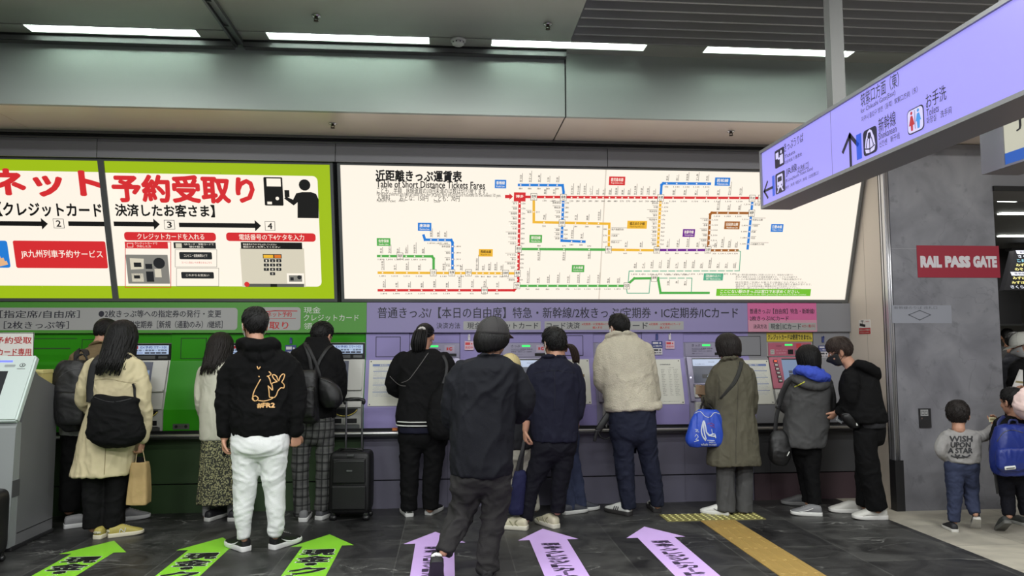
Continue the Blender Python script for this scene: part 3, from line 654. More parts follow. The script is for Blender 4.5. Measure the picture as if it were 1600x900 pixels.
run(GL, (593, 400), (670, 400.4), '早岐 三河内 有田 上有田 武雄温泉 高橋', '1,890 1,890 1,680 1,680 1,490 1,490', 'u', .2, .7); run(BL, (670, 374.7), (702, 375), '西唐津 唐津 鬼塚', '1,890 1,680 1,680', 'u', .3, .6); run(BL, (707, 383), (707, 420), '本牟田部 相知 厳木 多久', '1,490 1,490 1,310 1,310', 'l', .2, .5)
run(BL, (1040, 286.7), (1107, 287), '本城 二島 奥洞海 藤ノ木 若松', '970 1,130 1,130 1,130 1,310', 'u', .1, .2); run(YL, (1031.6, 316), (1028, 384), '東水巻 中間 筑前垣生 鞍手 筑前植木 新入 直方 勝野 小竹 鯰田 浦田', '1,130 1,130 1,130 970 970 970 860 860 760 760 760', 'l', .2, .4)
run(PU, (1036, 390.5), (1098, 390.5), '上三緒 下鴨生 筑前庄内 船尾', '760 860 860 860', 'u', .4, .6); run(BR_, (1109.3, 342), (1107, 386), '一本松 香春 採銅所 呼野 石原町 志井', '1,130 1,130 1,310 1,310 1,310 1,310', 'l', .2, .3); run(BR_, (1114, 332.5), (1164, 333), '志井公園 石田 城野', '1,310 1,310 1,310', 'u', .4, .6); run(BR_, (1112, 391), (1152, 391), '池尻 豊前川崎 西添田 添田', '970 1,130 1,130 1,130', 'u', .4, .3)
run(BL, (1175, 318), (1175, 321), '南小倉', '1,310', 'r', .5, .5); run(BL, (1172.4, 341), (1168.4, 384), '安部山公園 下曽根 朽網 苅田 小波瀬西工大前', '1,310 1,490 1,490 1,680 1,680', 'r', .2, .3)
run(TL, (990, 423.4), (1150, 423), '夜明 今山 宝珠山 大行司 筑前岩屋 彦山 歓遊舎 西添田 添田 豊前桝田 大隈 光岡 日田', '1,490', 'u', .1, .3); run(TL, (1040, 434.5), (1076, 434.5), '高浜 林 大鶴', '1,490', 'd', .3, .4)
for x, y, nm, f in ((834, 307.5, '吉塚', '170'), (880, 308.5, '香椎', '230'), (878, 348.5, '長者原', '280'), (810, 389, '原田', '380'), (950.5, 390, '桂川', '570'), (1032, 309, '折尾', '860'), (1026, 390.5, '新飯塚', '760'), (1106, 390.5, '田川後藤寺', '860'), (1175, 310, '西小倉', '1,310'), (1189, 310, '小倉', '1,310'), (1174, 333, '城野', '1,310'), (808.5, 427, '鳥栖', '570'), (790, 427, '新鳥栖', '660'), (807.5, 446, '久留米', '760'), (677, 426, '江北', '1,490'), (706, 426, '佐賀', '1,130'), (732, 426, '吉野ヶ里', '970'), (757, 453.5, '筑後船小屋', '970'), (625, 400, '武雄温泉', '1,490'), (979, 446.5, '日田', '1,490'), (1022, 434.5, '夜明', '')): hub(x, y, nm, f)
hub(812, 307.5, '博多', '', R_, .11, .085); a = A.uv([(789, 304.5), (796, 304.5), (796, 302), (801.5, 307), (796, 312), (796, 309.5), (789, 309.5)]); A.poly('here_arrow', R_, a, 4)
for q in ((773, 281, 791, 294, BL, '香椎線', 'Kashii Line'), (653, 348, 674, 360.5, BL, '唐津線', 'Karatsu Line'), (589, 372, 610, 384, GL, '佐世保線', 'Sasebo Line'), (748, 389, 770, 400.5, YL, '長崎本線', 'Nagasaki Line', K_), (827, 367, 847, 379, GL, '原田線', 'Haruda Line'), (893, 414, 913, 425, GL, '久大本線', 'Kyudai Line'), (951, 276, 977, 289, R_, '鹿児島本線', 'Kagoshima Line'), (979.5, 345, 1011, 357, YL, '福北ゆたか線', 'Fukuhokuyutaka Line', K_), (1116, 277.5, 1141, 290, BL, '若松線', 'Wakamatsu Line'), (1066, 358, 1086, 370, PU, '後藤寺線', 'Gotoji Line'), (1131, 346, 1156, 358, BR_, '日田彦山線', 'Hitahikosan Line'), (1203.5, 350, 1224, 362, BL, '日豊本線', 'Nippo Line'), (1098.5, 427, 1130, 438, TL, '日田彦山線BRTひこぼしライン', 'BRT Hikoboshi Line')): legend(*q)
for k, s in enumerate(('小倉〜博多間は新幹線もご利用いただけます。特急券が必要です。', '表示の運賃はおとなの片道普通運賃です。こどもは半額です。', 'きっぷの有効期間は発売当日限り有効、下車前途無効です。', 'BRT区間をご利用のお客さまは係員におたずねください。', '途中下車はできません。経路により運賃が異なる場合があります。', '福岡市内・北九州市内発着の乗車券は窓口でお求めください。', '表示のない駅へのきっぷは、みどりの窓口でお求めください。')):
    y = 428+k*3.5 if k < 3 else 430.5+k*3.1; A.ptext('lettering', GY, s, 1149, y, 1240+(k*37) % 30, y+2.6, 3, 0, 1)
A.prect('notice_strip', lit('notice_green', (118, 196, 48), .9), 1118.5, 451.5, 1267, 462, 3); A.ptext('lettering', W_, 'ここにない駅のきっぷは窓口でお求めください。', 1125, 452.5, 1249, 458, 5, .014); A.ptext('lettering', W_, 'If your destination is not shown on the table, please buy the ticket at ticket counter.', 1125, 458.8, 1260, 461.4, 5, 0, 1)
A.done()
# ================================================================== HEADER BANDS ABOVE THE MACHINES
YH = 7.085
hp = Plane((0, YH, 0), (1, 0, 0), (0, 0, 1))
def header(name, label, x0, x1, m):
    a, b = onY(x0, 520, YH).x, onY(x1, 520, YH).x
    t = thing(name, label, 'sign', ((a+b)/2, YH, 1.622)); bm = BM(); box(bm, (a+.001, YH, 1.622), (b-.001, YW+.06, 1.908)); link('board', bm, m, t); return t, Art(hp, t, .001)
m_pale = mat('header_plate', (158, 158, 156), .5); m_ink = mat('header_ink', (34, 34, 46), .5); m_red = mat('header_red', (176, 36, 40), .5)
m_hg = mat('green_header', (76, 142, 52), .45); m_hl = mat('lavender_header', (138, 130, 172), .45); m_wh = mat('header_white', (206, 210, 200), .5)
t, A = header('header_sign', 'long green header board with grey text plates above the green machines', -330, 572.5, m_hg)
A.prect('text_plate', m_pale, -300, 481, 371.5, 516.5, 1, .03); A.prect('text_plate', m_pale, 389, 480, 470, 516, 1, .03)
A.ptext('lettering', m_ink, '●新幹線・特急［指定席/自由席］', -140, 485, 125, 497, 2, .008); A.ptext('lettering', m_ink, '普通きっぷ［2枚きっぷ等］', -90, 502, 108, 514, 2, .008)
A.ptext('lettering', m_ink, '●2枚きっぷ等への指定券の発行・変更', 154, 484.5, 346, 496, 2, .013); A.ptext('lettering', m_ink, '●通勤・通学定期券［新規（通勤のみ）/継続］', 154, 501, 348, 513, 2, .013)
A.ptext('lettering', m_red, 'JR九州ネット予約', 394, 487, 456, 496.5, 2, .016); A.ptext('lettering', m_red, '受取り', 404, 502, 451, 514.5, 2, .016); A.pline('lettering', m_red, [(414, 487), (430, 485.6), (464, 486)], .008, 2); A.pline('lettering', m_red, [(412, 498), (462, 497.5)], .004, 2)
for s, x1, y0 in (('現金', 501, 479.5), ('クレジットカード', 560.5, 491.5), ('領収書', 515, 504.5)): A.ptext('lettering', m_wh, s, 474.5, y0, x1, y0+10.2, 2, .004)
A.done()
t, A = header('header_sign', 'long lavender header board with large dark text above the lavender machines', 572.5, 1169, m_hl)
A.ptext('lettering', m_ink, '普通きっぷ/【本日の自由席】特急・新幹線/2枚きっぷ/定期券・IC定期券/ICカード', 590, 480, 1153, 497.5, 2, .009)
A.ptext('lettering', m_ink, '決済方法', 682, 504, 719, 513.5, 2, .006)
for x0, x1, s, tx0, tx1 in ((724, 845, '現金 クレジットカード', 730, 841), (851, 953, 'コード決済', 854, 906), (957, 1068, 'ICカード', 962, 1012)):
    A.prect('text_plate', m_pale, x0, 502, x1, 515.5, 1, .006); A.ptext('lettering', m_ink, s, tx0, 503.5, tx1, 514, 2, .01)
for x0 in (909, 1014):
    A.ptext('lettering', m_red, '※定期券・IC定期券/ICカード', x0, 504.5, x0+49, 508.5, 2, .01, 1); A.ptext('lettering', m_red, '購入不可', x0+17, 510, x0+32, 514, 2, .01, 1)
A.done()
t, A = header('header_sign', 'short pink header board above the pink ticket machine', 1169, 1277, mat('pink_header', (204, 100, 150), .45))
A.prect('text_plate', mat('pink_plate', (196, 138, 158), .5), 1169.5, 500, 1276, 518.5, 1)
A.ptext('lettering', m_ink, '普通きっぷ/【自由席】特急・新幹線/', 1171.5, 482, 1273, 490.5, 2, .006); A.ptext('lettering', m_ink, '2枚きっぷ/ICカード', 1171.5, 493.5, 1232, 501.5, 2, .006)
A.ptext('lettering', m_ink, '決済方法', 1177, 506.5, 1198, 513.5, 3, .006)
A.prect('text_plate', m_pale, 1201, 504.5, 1275, 516, 2, .004); A.ptext('lettering', m_ink, '現金', 1204, 505.5, 1218, 514.5, 4, .008); A.ptext('lettering', m_ink, 'ICカード', 1223, 505.5, 1251, 514.5, 4, .008); A.prect('lettering', m_ink, 1219.5, 505, 1220, 515, 4); A.ptext('lettering', m_red, '※ICカード購入不可', 1253, 507, 1273, 512, 4, .006, 1)
A.done()
bm = BM(); a, b = onY(1277, 520, YH).x, XR; box(bm, (a, YH+.002, 1.622), (b-.002, YW+.06, 1.908)); struct('trim_8', bm, m_gry)
# ================================================================== HANGING DIRECTION SIGN
XH = 2.0; m_hs = lit('sign_violet', (166, 158, 250), .92); m_hsf = mat('hanging_frame', (134, 134, 136), .4, .5)
zt, zb = onX(1188, 237, XH).z, onX(1192, 327, XH).z; yf = onX(1190, 280, XH).y; yn = .9
t = thing('hanging_sign', 'long violet lit direction sign hanging on a pole in front of the pillar', 'sign', (XH+.09, (yf+yn)/2, zb))
bm = BM(); f = .018
box(bm, (XH-.012, yn, zb), (XH+.19, yf, zb+f)); box(bm, (XH-.012, yn, zt-f), (XH+.19, yf, zt)); box(bm, (XH-.012, yf-.016, zb+f), (XH+.19, yf, zt-f)); box(bm, (XH-.012, yn, zb+f), (XH+.19, yn+.016, zt-f))
link('frame', bm, m_hsf, t)
bm = BM(); box(bm, (XH, yn+.016, zb+f), (XH+.178, yf-.016, zt-f)); link('face_panel', bm, m_hs, t)
for yy in (onX(1284, 190, XH).y, 1.5):
    bm = BM(); box(bm, (XH+.05, yy-.03, zt), (XH+.125, yy+.03, ZC+.15)); link('pole', bm, mat('pole_grey', (104, 104, 102), .45, .4), t)
sp = Plane((XH, yf, 0), (0, -1, 0), (0, 0, 1)); A = Art(sp, t)
sp.n = V((-1, 0, 0))
HK = mat('hang_ink', (30, 26, 52), .4); HB = lit('hang_blue', (44, 88, 222), .9); HR = lit('hang_red', (200, 50, 60), .8); HC = lit('hang_cyan', (70, 150, 230), .9); HW = lit('hang_white', (214, 208, 255), .95)
def uvbox(x0, y0, x1, y1): a, b = sp.px(x0, y0), sp.px(x1, y1); return (a[0], b[1], b[0], a[1])
# left end: tickets, JR line
def at2(x, y): return sp.px(x, y)
def ht(s, x0, yb, x1, h, m=HK, bold=.006):
    """line of lettering starting at pixel (x0, yb), ending at x1, letter height h metres, level on the sign"""
    a = at2(x0, yb); 
    # end: same height on the plane at column x1
    lo, hi = a[0], a[0]+3
    for _ in range(40):
        mid = (lo+hi)/2; q = sp.at(mid, a[1]); v = q-CO; px = 800+FPX*v.dot(CR)/v.dot(CF)
        if px < x1: lo = mid
        else: hi = mid
    A.text('lettering', m, s, (a[0], a[1], lo, a[1]+h), 2, bold)
ht('きっぷうりば', 1226, 238, 1256, .052); ht('Tickets', 1227, 248, 1243, .021); ht('자동매표기 售票处', 1227, 257.5, 1254, .022)
ht('JR線', 1229, 277, 1246, .054); ht('（北改札口）', 1246, 272, 1265, .042); ht('JR Line(North Ticket Gate)', 1228, 287, 1271, .024); ht('JR선（북쪽 개찰구）JR线（北检票口）', 1228, 297, 1280, .024)
ht('筑紫口方面（東）', 1346, 169, 1406, .07); ht('for Chikushi Gate(East)', 1346, 180, 1400, .03); ht('지쿠시 출입구 방면（동쪽）筑紫口方向（东）', 1347, 191.5, 1435, .028)
ht('新幹線', 1374, 208.5, 1401, .07); ht('Shinkansen', 1374, 219, 1402, .033); ht('신칸센　新干线', 1375, 231, 1407, .03)
ht('お手洗', 1448, 171, 1480, .064); ht('Toilets', 1449, 183, 1468, .032); ht('화장실　洗手间', 1449, 195, 1488, .03)
def sq(x0, y0, x1, y1):
    a, b = at2(x0, y0), at2(x1, y1); return a[0], min(a[1], b[1]), b[0], max(a[1], b[1])
def icon(xa, yt, yb_, xb, m, lay=2, rad=.012):
    """rounded tile whose left edge runs (xa, yt)-(xa, yb_)"""
    a, b = at2(xa, yt), at2(xa, yb_); c = at2(xb, yt); A.rect('pictogram', m, a[0], b[1], c[0], a[1], lay, rad); return a[0], b[1], c[0], a[1]
u0, v0, u1, v1 = icon(1211, 237, 265, 1226, HK)
w_, h = u1-u0, v1-v0
A.rect('pictogram', HW, u0+w_*.12, v0+h*.5, u0+w_*.42, v0+h*.85, 3); A.disc('pictogram', HW, u0+w_*.7, v0+h*.78, h*.1, 3); A.rect('pictogram', HW, u0+w_*.55, v0+h*.12, u0+w_*.88, v0+h*.62, 3); A.rect('pictogram', HW, u0+w_*.35, v0+h*.42, u0+w_*.6, v0+h*.52, 3)
u0, v0, u1, v1 = icon(1212, 273, 305, 1227, HK); w_, h = u1-u0, v1-v0
A.rect('pictogram', HW, u0+w_*.2, v0+h*.25, u0+w_*.8, v0+h*.9, 3, .012); A.rect('pictogram', HK, u0+w_*.28, v0+h*.55, u0+w_*.72, v0+h*.78, 4); A.disc('pictogram', HK, u0+w_*.32, v0+h*.36, h*.05, 4); A.disc('pictogram', HK, u0+w_*.68, v0+h*.36, h*.05, 4)
A.poly('pictogram', HW, [(u0+w_*.3, v0+h*.25), (u0+w_*.15, v0+h*.06), (u0+w_*.28, v0+h*.06), (u0+w_*.42, v0+h*.25)], 3); A.poly('pictogram', HW, [(u0+w_*.7, v0+h*.25), (u0+w_*.85, v0+h*.06), (u0+w_*.72, v0+h*.06), (u0+w_*.58, v0+h*.25)], 3)
A.rect('line_bar', HB, u0-.045, v0, u0-.012, v1, 2)
def harrow(u, v, s, ang):
    c_, s_ = math.cos(ang), math.sin(ang); rr = lambda x, y: (u+(x*c_-y*s_)*s, v+(x*s_+y*c_)*s)
    A.line('direction_arrow', HK, [rr(-1, 0), rr(.9, 0)], .26*s, 2); A.line('direction_arrow', HK, [rr(.15, .8), rr(.95, 0), rr(.15, -.8)], .26*s, 2)
a = at2(1201, 296); harrow(a[0], a[1], .062, math.pi); a = at2(1329.5, 235); harrow(a[0], a[1], .082, math.pi/2)
u0, v0, u1, v1 = icon(1349, 206, 246.5, 1371, HK, 2, .02); w_, h = u1-u0, v1-v0
A.poly('pictogram', HW, [(u0+w_*x, v0+h*y) for x, y in ((.12, .3), (.2, .62), (.36, .9), (.5, .96), (.64, .9), (.8, .62), (.88, .3), (.8, .1), (.5, .06), (.2, .1))], 3)
A.poly('pictogram', HK, [(u0+w_*x, v0+h*y) for x, y in ((.36, .68), (.42, .84), (.58, .84), (.64, .68), (.56, .6), (.44, .6))], 4)
for pts in (((.5, .6), (.5, .08)), ((.36, .62), (.24, .34)), ((.64, .62), (.76, .34)), ((.16, .28), (.5, .2), (.84, .28))): A.line('pictogram', HK, [(u0+w_*x, v0+h*y) for x, y in pts], .006, 4)
A.disc('pictogram', HK, u0+w_*.26, v0+h*.32, h*.025, 4); A.disc('pictogram', HK, u0+w_*.74, v0+h*.32, h*.025, 4)
A.rect('line_bar', HB, u0-.06, v0, u0-.015, v1, 2)
u0, v0, u1, v1 = icon(1418, 174.5, 213.5, 1444.5, HK, 2, .02); w_, h = u1-u0, v1-v0
A.rect('pictogram', HW, u0+.005, v0+.005, u1-.005, v1-.005, 3, .018)
for cx, m_, skirt in ((.3, HR, 1), (.7, HC, 0)):
    A.disc('pictogram', m_, u0+w_*cx, v0+h*.83, h*.07, 4)
    body = ((-.06, .72), (.06, .72), (.14, .42), (.08, .42), (.06, .12), (-.06, .12), (-.08, .42), (-.14, .42)) if not skirt else ((-.05, .72), (.05, .72), (.15, .34), (.06, .34), (.05, .12), (-.05, .12), (-.06, .34), (-.15, .34))
    A.poly('pictogram', m_, [(u0+w_*(cx+x*1.15), v0+h*y) for x, y in body], 4)
A.rect('pictogram', HK, u0+w_*.485, v0+h*.15, u0+w_*.515, v0+h*.9, 4)
A.rect('panel_joint', mat('joint_violet', (110, 104, 160), .5), at2(1299, 220)[0], zb+f, at2(1299, 220)[0]+.004, zt-f, 1)
A.done()
# --- white lit sign further back, cut by the right frame
XJ2 = 3.0; q0, q1 = onX(1534, 273, XJ2), onX(1570, 261, XJ2); ztop = onX(1534, 195, XJ2).z
t = thing('hanging_sign', 'white and blue lit railway line sign behind the violet sign, cut by the right frame', 'sign', (XJ2+.1, q1.y-.3, q0.z))
bm = BM(); box(bm, (XJ2, q1.y, q0.z), (XJ2+.22, q0.y, ztop+.12)); link('end_cover', bm, m_hsf, t)
bm = BM(); box(bm, (XJ2+.006, 1.2, q0.z+.01), (XJ2+.21, q1.y, ztop+.12)); link('face_panel', bm, lit('sign_cream', (216, 214, 192), .72), t)
bm = BM(); box(bm, (XJ2-.002, 1.2, q0.z), (XJ2+.215, q1.y, q0.z+.012)); box(bm, (XJ2-.002, 1.2, ztop+.12), (XJ2+.215, q0.y, ztop+.135)); link('frame', bm, m_hsf, t)
for yy in (2.2, 3.7): bm = BM(); box(bm, (XJ2+.08, yy, ztop+.135), (XJ2+.14, yy+.06, ZC+.15)); link('pole', bm, mat('pole_grey'), t)
sp2 = Plane((XJ2+.006, q1.y, 0), (0, -1, 0), (0, 0, 1)); sp2.n = V((-1, 0, 0)); A = Art(sp2, t)
zz = q0.z; A.rect('blue_band', lit('band_blue', (40, 96, 190), .8), .0, zz+.012, 2.0, zz+.075, 1)
A.text('lettering', K_, 'JR線', (.09, zz+.17, .37, zz+.28), 2, .008); A.rect('pictogram', K_, .06, zz+.31, .6, zz+.62, 2, .03)
A.poly('pictogram', mat('sign_cream'), [(.2, zz+.6), (.2, zz+.49), (.26, zz+.44), (.19, zz+.35), (.24, zz+.35), (.31, zz+.43), (.6, zz+.43), (.6, zz+.6)], 3); A.disc('pictogram', K_, .29, zz+.54, .03, 4)
A.done()
# --- red pillar sign, switch plate, camera notice, counter notice
pp = Plane((XP0, YP, 0), (1, 0, 0), (0, 0, 1))
def board(name, label, cat, pl, x0, y0, x1, y1, m, th=.004):
    a, b = pl.px(x0, y1), pl.px(x1, y0); c = [pl.at(a[0], a[1]), pl.at(b[0], a[1]), pl.at(b[0], b[1]), pl.at(a[0], b[1])]
    t = thing(name, label, cat, pl.at((a[0]+b[0])/2, a[1])); bm = BM(); hexa(bm, c+[q+pl.n*th for q in c]); link('board', bm, m, t)
    p2 = Plane(pl.o+pl.n*th, pl.u, pl.v); p2.n = pl.n; return t, Art(p2, t, .0006)
t, A = board('wall_sign', 'dark red rail pass gate sign with white letters high on the grey pillar', 'sign', pp, 1434, 384.5, 1560, 433.5, mat('sign_crimson', (146, 36, 54), .5))
for wd, x0, x1 in (('RAIL', 1438.5, 1471), ('PASS', 1477, 1515.5), ('GATE', 1521, 1557)): A.ptext('lettering', mat('sign_lettering', (206, 202, 206), .5), wd, x0, 400, x1, 418, 1, .056)
A.done()
t, A = board('switch_plate', 'dark switch plate with a small grey label on the grey pillar', 'switch plate', pp, 1436, 638, 1453, 668, mat('switch_black', (40, 40, 42), .4), .012)
A.prect('label_plate', mat('plate_grey', (150, 150, 150), .5), 1438.5, 640, 1450, 650, 1); A.prect('key_slot', m_chr, 1439, 652.5, 1441.5, 655, 1); A.ptext('label_plate', m_dark, '□□', 1440, 642, 1449, 648, 2, 0, 1); A.done()
rp = Plane((XR, 7, 0), (0, -1, 0), (0, 0, 1)); rp.n = V((-1, 0, 0))
def wallsq(y0, z0, y1, z1): return None
a, b = onX(1343, 522, XR), onX(1360, 499, XR)
t = thing('camera_notice', 'small white and red security camera notice on the cream side wall', 'notice', (XR, (a.y+b.y)/2, a.z)); bm = BM(); box(bm, (XR-.003, min(a.y, b.y), a.z), (XR, max(a.y, b.y), b.z)); link('board', bm, mat('notice_white', (222, 220, 214), .5), t)
rp2 = Plane((XR-.003, max(a.y, b.y), 0), (0, -1, 0), (0, 0, 1)); rp2.n = V((-1, 0, 0)); A = Art(rp2, t, .0006); wd = abs(a.y-b.y); h = b.z-a.z
A.rect('red_field', m_red, 0, a.z, wd, a.z+h*.42, 1); A.text('lettering', m_wh, '防犯カメラ作動中', (wd*.06, a.z+h*.2, wd*.94, a.z+h*.34), 2, .01); A.text('lettering', m_wh, 'SECURITY CAMERA', (wd*.1, a.z+h*.07, wd*.9, a.z+h*.13), 2)
A.line('camera_mark', K_, [(wd*.2, a.z+h*.92), (wd*.42, a.z+h*.92)], .008, 1); A.line('camera_mark', K_, [(wd*.31, a.z+h*.92), (wd*.31, a.z+h*.74)], .01, 1); A.line('camera_mark', K_, [(wd*.14, a.z+h*.66), (wd*.5, a.z+h*.58)], .026, 1); A.text('lettering', m_red, '作動中', (wd*.6, a.z+h*.82, wd*.92, a.z+h*.9), 1)
A.done()
t, A = board('pillar_notice', 'faint translucent notice strip with a diamond mark on the grey pillar', 'notice', pp, 1394, 477, 1486, 505, mat('faint_strip', (142, 144, 152), .4), .0012)
A.ptext('lettering', mat('faint_ink', (88, 90, 98), .5), '新幹線のりば 改札口', 1397, 478.5, 1464, 483, 1)
a = [(1420, 492), (1437, 485), (1454, 492), (1437, 500)]; A.pline('diamond_mark', mat('faint_ink'), a+[a[0]], .008, 1); A.done()
# ================================================================== TICKET MACHINES
def slab(bm, pl, u0, u1, v0, v1, h0, h1, mi=0): hexa(bm, [pl.at(u0, v0, h0), pl.at(u1, v0, h0), pl.at(u1, v1, h0), pl.at(u0, v1, h0), pl.at(u0, v0, h1), pl.at(u1, v0, h1), pl.at(u1, v1, h1), pl.at(u0, v1, h1)], mi)
m_sil = mat('machine_silver', (176, 176, 170), .4, .25); m_lsil = mat('machine_lavender_grey', (150, 146, 168), .4, .2); m_blk = mat('machine_black', (22, 22, 24), .35); m_ivory = mat('machine_ivory', (196, 196, 190), .45)
m_scrd = lit('screen_dark', (66, 70, 84), .8); m_scrl = lit('screen_light', (186, 200, 226), .8); m_scrb = lit('screen_blue', (120, 140, 170), .8); m_disp = lit('display_pale', (176, 196, 226), .85); m_led = lit('led_green', (60, 240, 110), 1.3); m_ledr = lit('led_red', (255, 90, 60), 1.2); m_ic = mat('ic_red', (196, 56, 60), .5)
m_ink2 = mat('machine_ink', (40, 38, 56), .5); m_blue = mat('print_navy', (40, 70, 160), .5)
def mprof(dy): return [(7.24, .72), (6.985+dy, .72), (6.985+dy, .93), (7.118+dy, 1.37), (7.135, 1.38), (7.135, 1.62), (7.24, 1.62)]
def planes(x0):
    return Plane((x0, 6.985, .93), (1, 0, 0), (0, .133, .44)), Plane((x0, 7.135, 0), (1, 0, 0), (0, 0, 1)), Plane((x0, 6.985, 0), (1, 0, 0), (0, 0, 1))
def lav_machine(x0, label):
    t = thing('ticket_machine', label, 'ticket machine', (x0+MW/2, 6.99, .72), 'lavender ticket machines')
    S, T, Lw = planes(x0); W = MW
    bm = BM(); extrude_x(bm, mprof(.01), x0+.004, x0+W-.004); link('body', bm, m_lsil, t)
    bm = BM(); slab(bm, T, .004, W-.004, 1.522, 1.615, 0, .006); link('top_panel', bm, m_lav, t)
    bm = BM(); slab(bm, T, .02, W-.02, 1.385, 1.515, 0, .008); p = link('status_panel', bm, m_lsil, t)
    A = Art(Plane(T.o+T.n*.008, T.u, T.v), p, .0008)
    A.text('lettering', m_ink2, 'きっぷ', (.09, 1.478, .175, 1.503), 1, .01); A.text('lettering', m_ink2, 'SUGOCA 定期券 特急券', (.09, 1.452, .30, 1.466), 1); A.text('lettering', m_ink2, '新幹線・2枚きっぷ・回数券', (.09, 1.428, .29, 1.44), 1); A.text('lettering', m_ink2, '精算・IC チャージ', (.09, 1.404, .2, 1.416), 1)
    A.line('lettering', m_ink2, [(.09, 1.446), (.22, 1.446)], .002); A.rect('led_lamp', m_led, .195, 1.482, .275, 1.5, 1); A.rect('slot_plate', m_blk, .32, 1.392, .45, 1.42, 1); A.rect('ic_mark', mat('ic_plate', (170, 160, 178), .5), .335, 1.43, .43, 1.50, 1)
    A.rect('ic_mark', m_ic, .355, 1.452, .372, 1.478, 2); A.disc('ic_mark', m_ic, .396, 1.465, .018, 2); A.rect('ic_mark', mat('ic_plate'), .39, 1.46, .415, 1.47, 3); A.done()
    bm = BM(); slab(bm, S, .055, W-.05, .185, .458, 0, .014); slab(bm, S, .02, .055, .02, .458, 0, .032); slab(bm, S, W-.05, W-.02, .02, .458, 0, .032); link('side_bezel', bm, m_lsil, t)
    bm = BM(); slab(bm, S, .075, W-.06, .20, .45, .014, .016); link('screen', bm, m_scrd, t)
    A = Art(Plane(S.o+S.n*.016, S.u, S.v), t, .0006); A.rect('screen_content', m_scrl, .08, .37, W-.065, .437, 1); A.rect('screen_content', m_blk, .08, .437, W-.065, .45, 1); A.rect('screen_content', m_blk, .16, .245, .30, .285, 1); A.text('screen_content', m_ink2, 'きっぷをお選びください', (.1, .382, .2, .394), 2); A.text('screen_content', m_ink2, 'ENGLISH', (.24, .405, .3, .414), 2); A.text('screen_content', m_scrl, '戻る', (.21, .258, .25, .274), 2); A.done()
    bm = BM(); box(bm, (x0+.055, 6.925, .80), (x0+.125, 6.99, .945), 0, .01); link('coin_box', bm, m_ivory, t)
    bm = BM(); tube(bm, [(x0+.07, 6.965, .80), (x0+.075, 6.955, .77), (x0+.085, 6.96, .725)], .012, 10); link('coin_chute', bm, m_ivory, t)
    bm = BM(); slab(bm, Lw, .16, W-.06, .87, .905, 0, .006); slab(bm, Lw, .16, W-.06, .75, .79, 0, .006); link('ticket_slot', bm, m_blk, t)
    bm = BM(); slab(bm, S, .06, W-.06, .06, .16, 0, .01); slab(bm, S, .075, .13, .165, .18, .0, .018); link('card_unit', bm, m_ivory, t)
    bm = BM(); ellip(bm, S.at(.038, .25, .034), (.008, .008, .008)); link('guide_lamp', bm, lit('lamp_cool', (235, 235, 255), 1.6), t)
    return t
labs = {'m1': 'lavender ticket machine in front of the ponytailed woman in the black jacket', 'm2': 'lavender ticket machine in front of the person in the beige cap', 'm3': 'lavender ticket machine in front of the man in the cream fleece', 'm4': 'lavender ticket machine in front of the woman in the olive coat'}
first = lav_machine(MX['m1'][0], labs['m1'])
for k in ('m2', 'm3', 'm4'): copy_tree(first, (MX[k][0]-MX['m1'][0], 0, 0), labs[k])
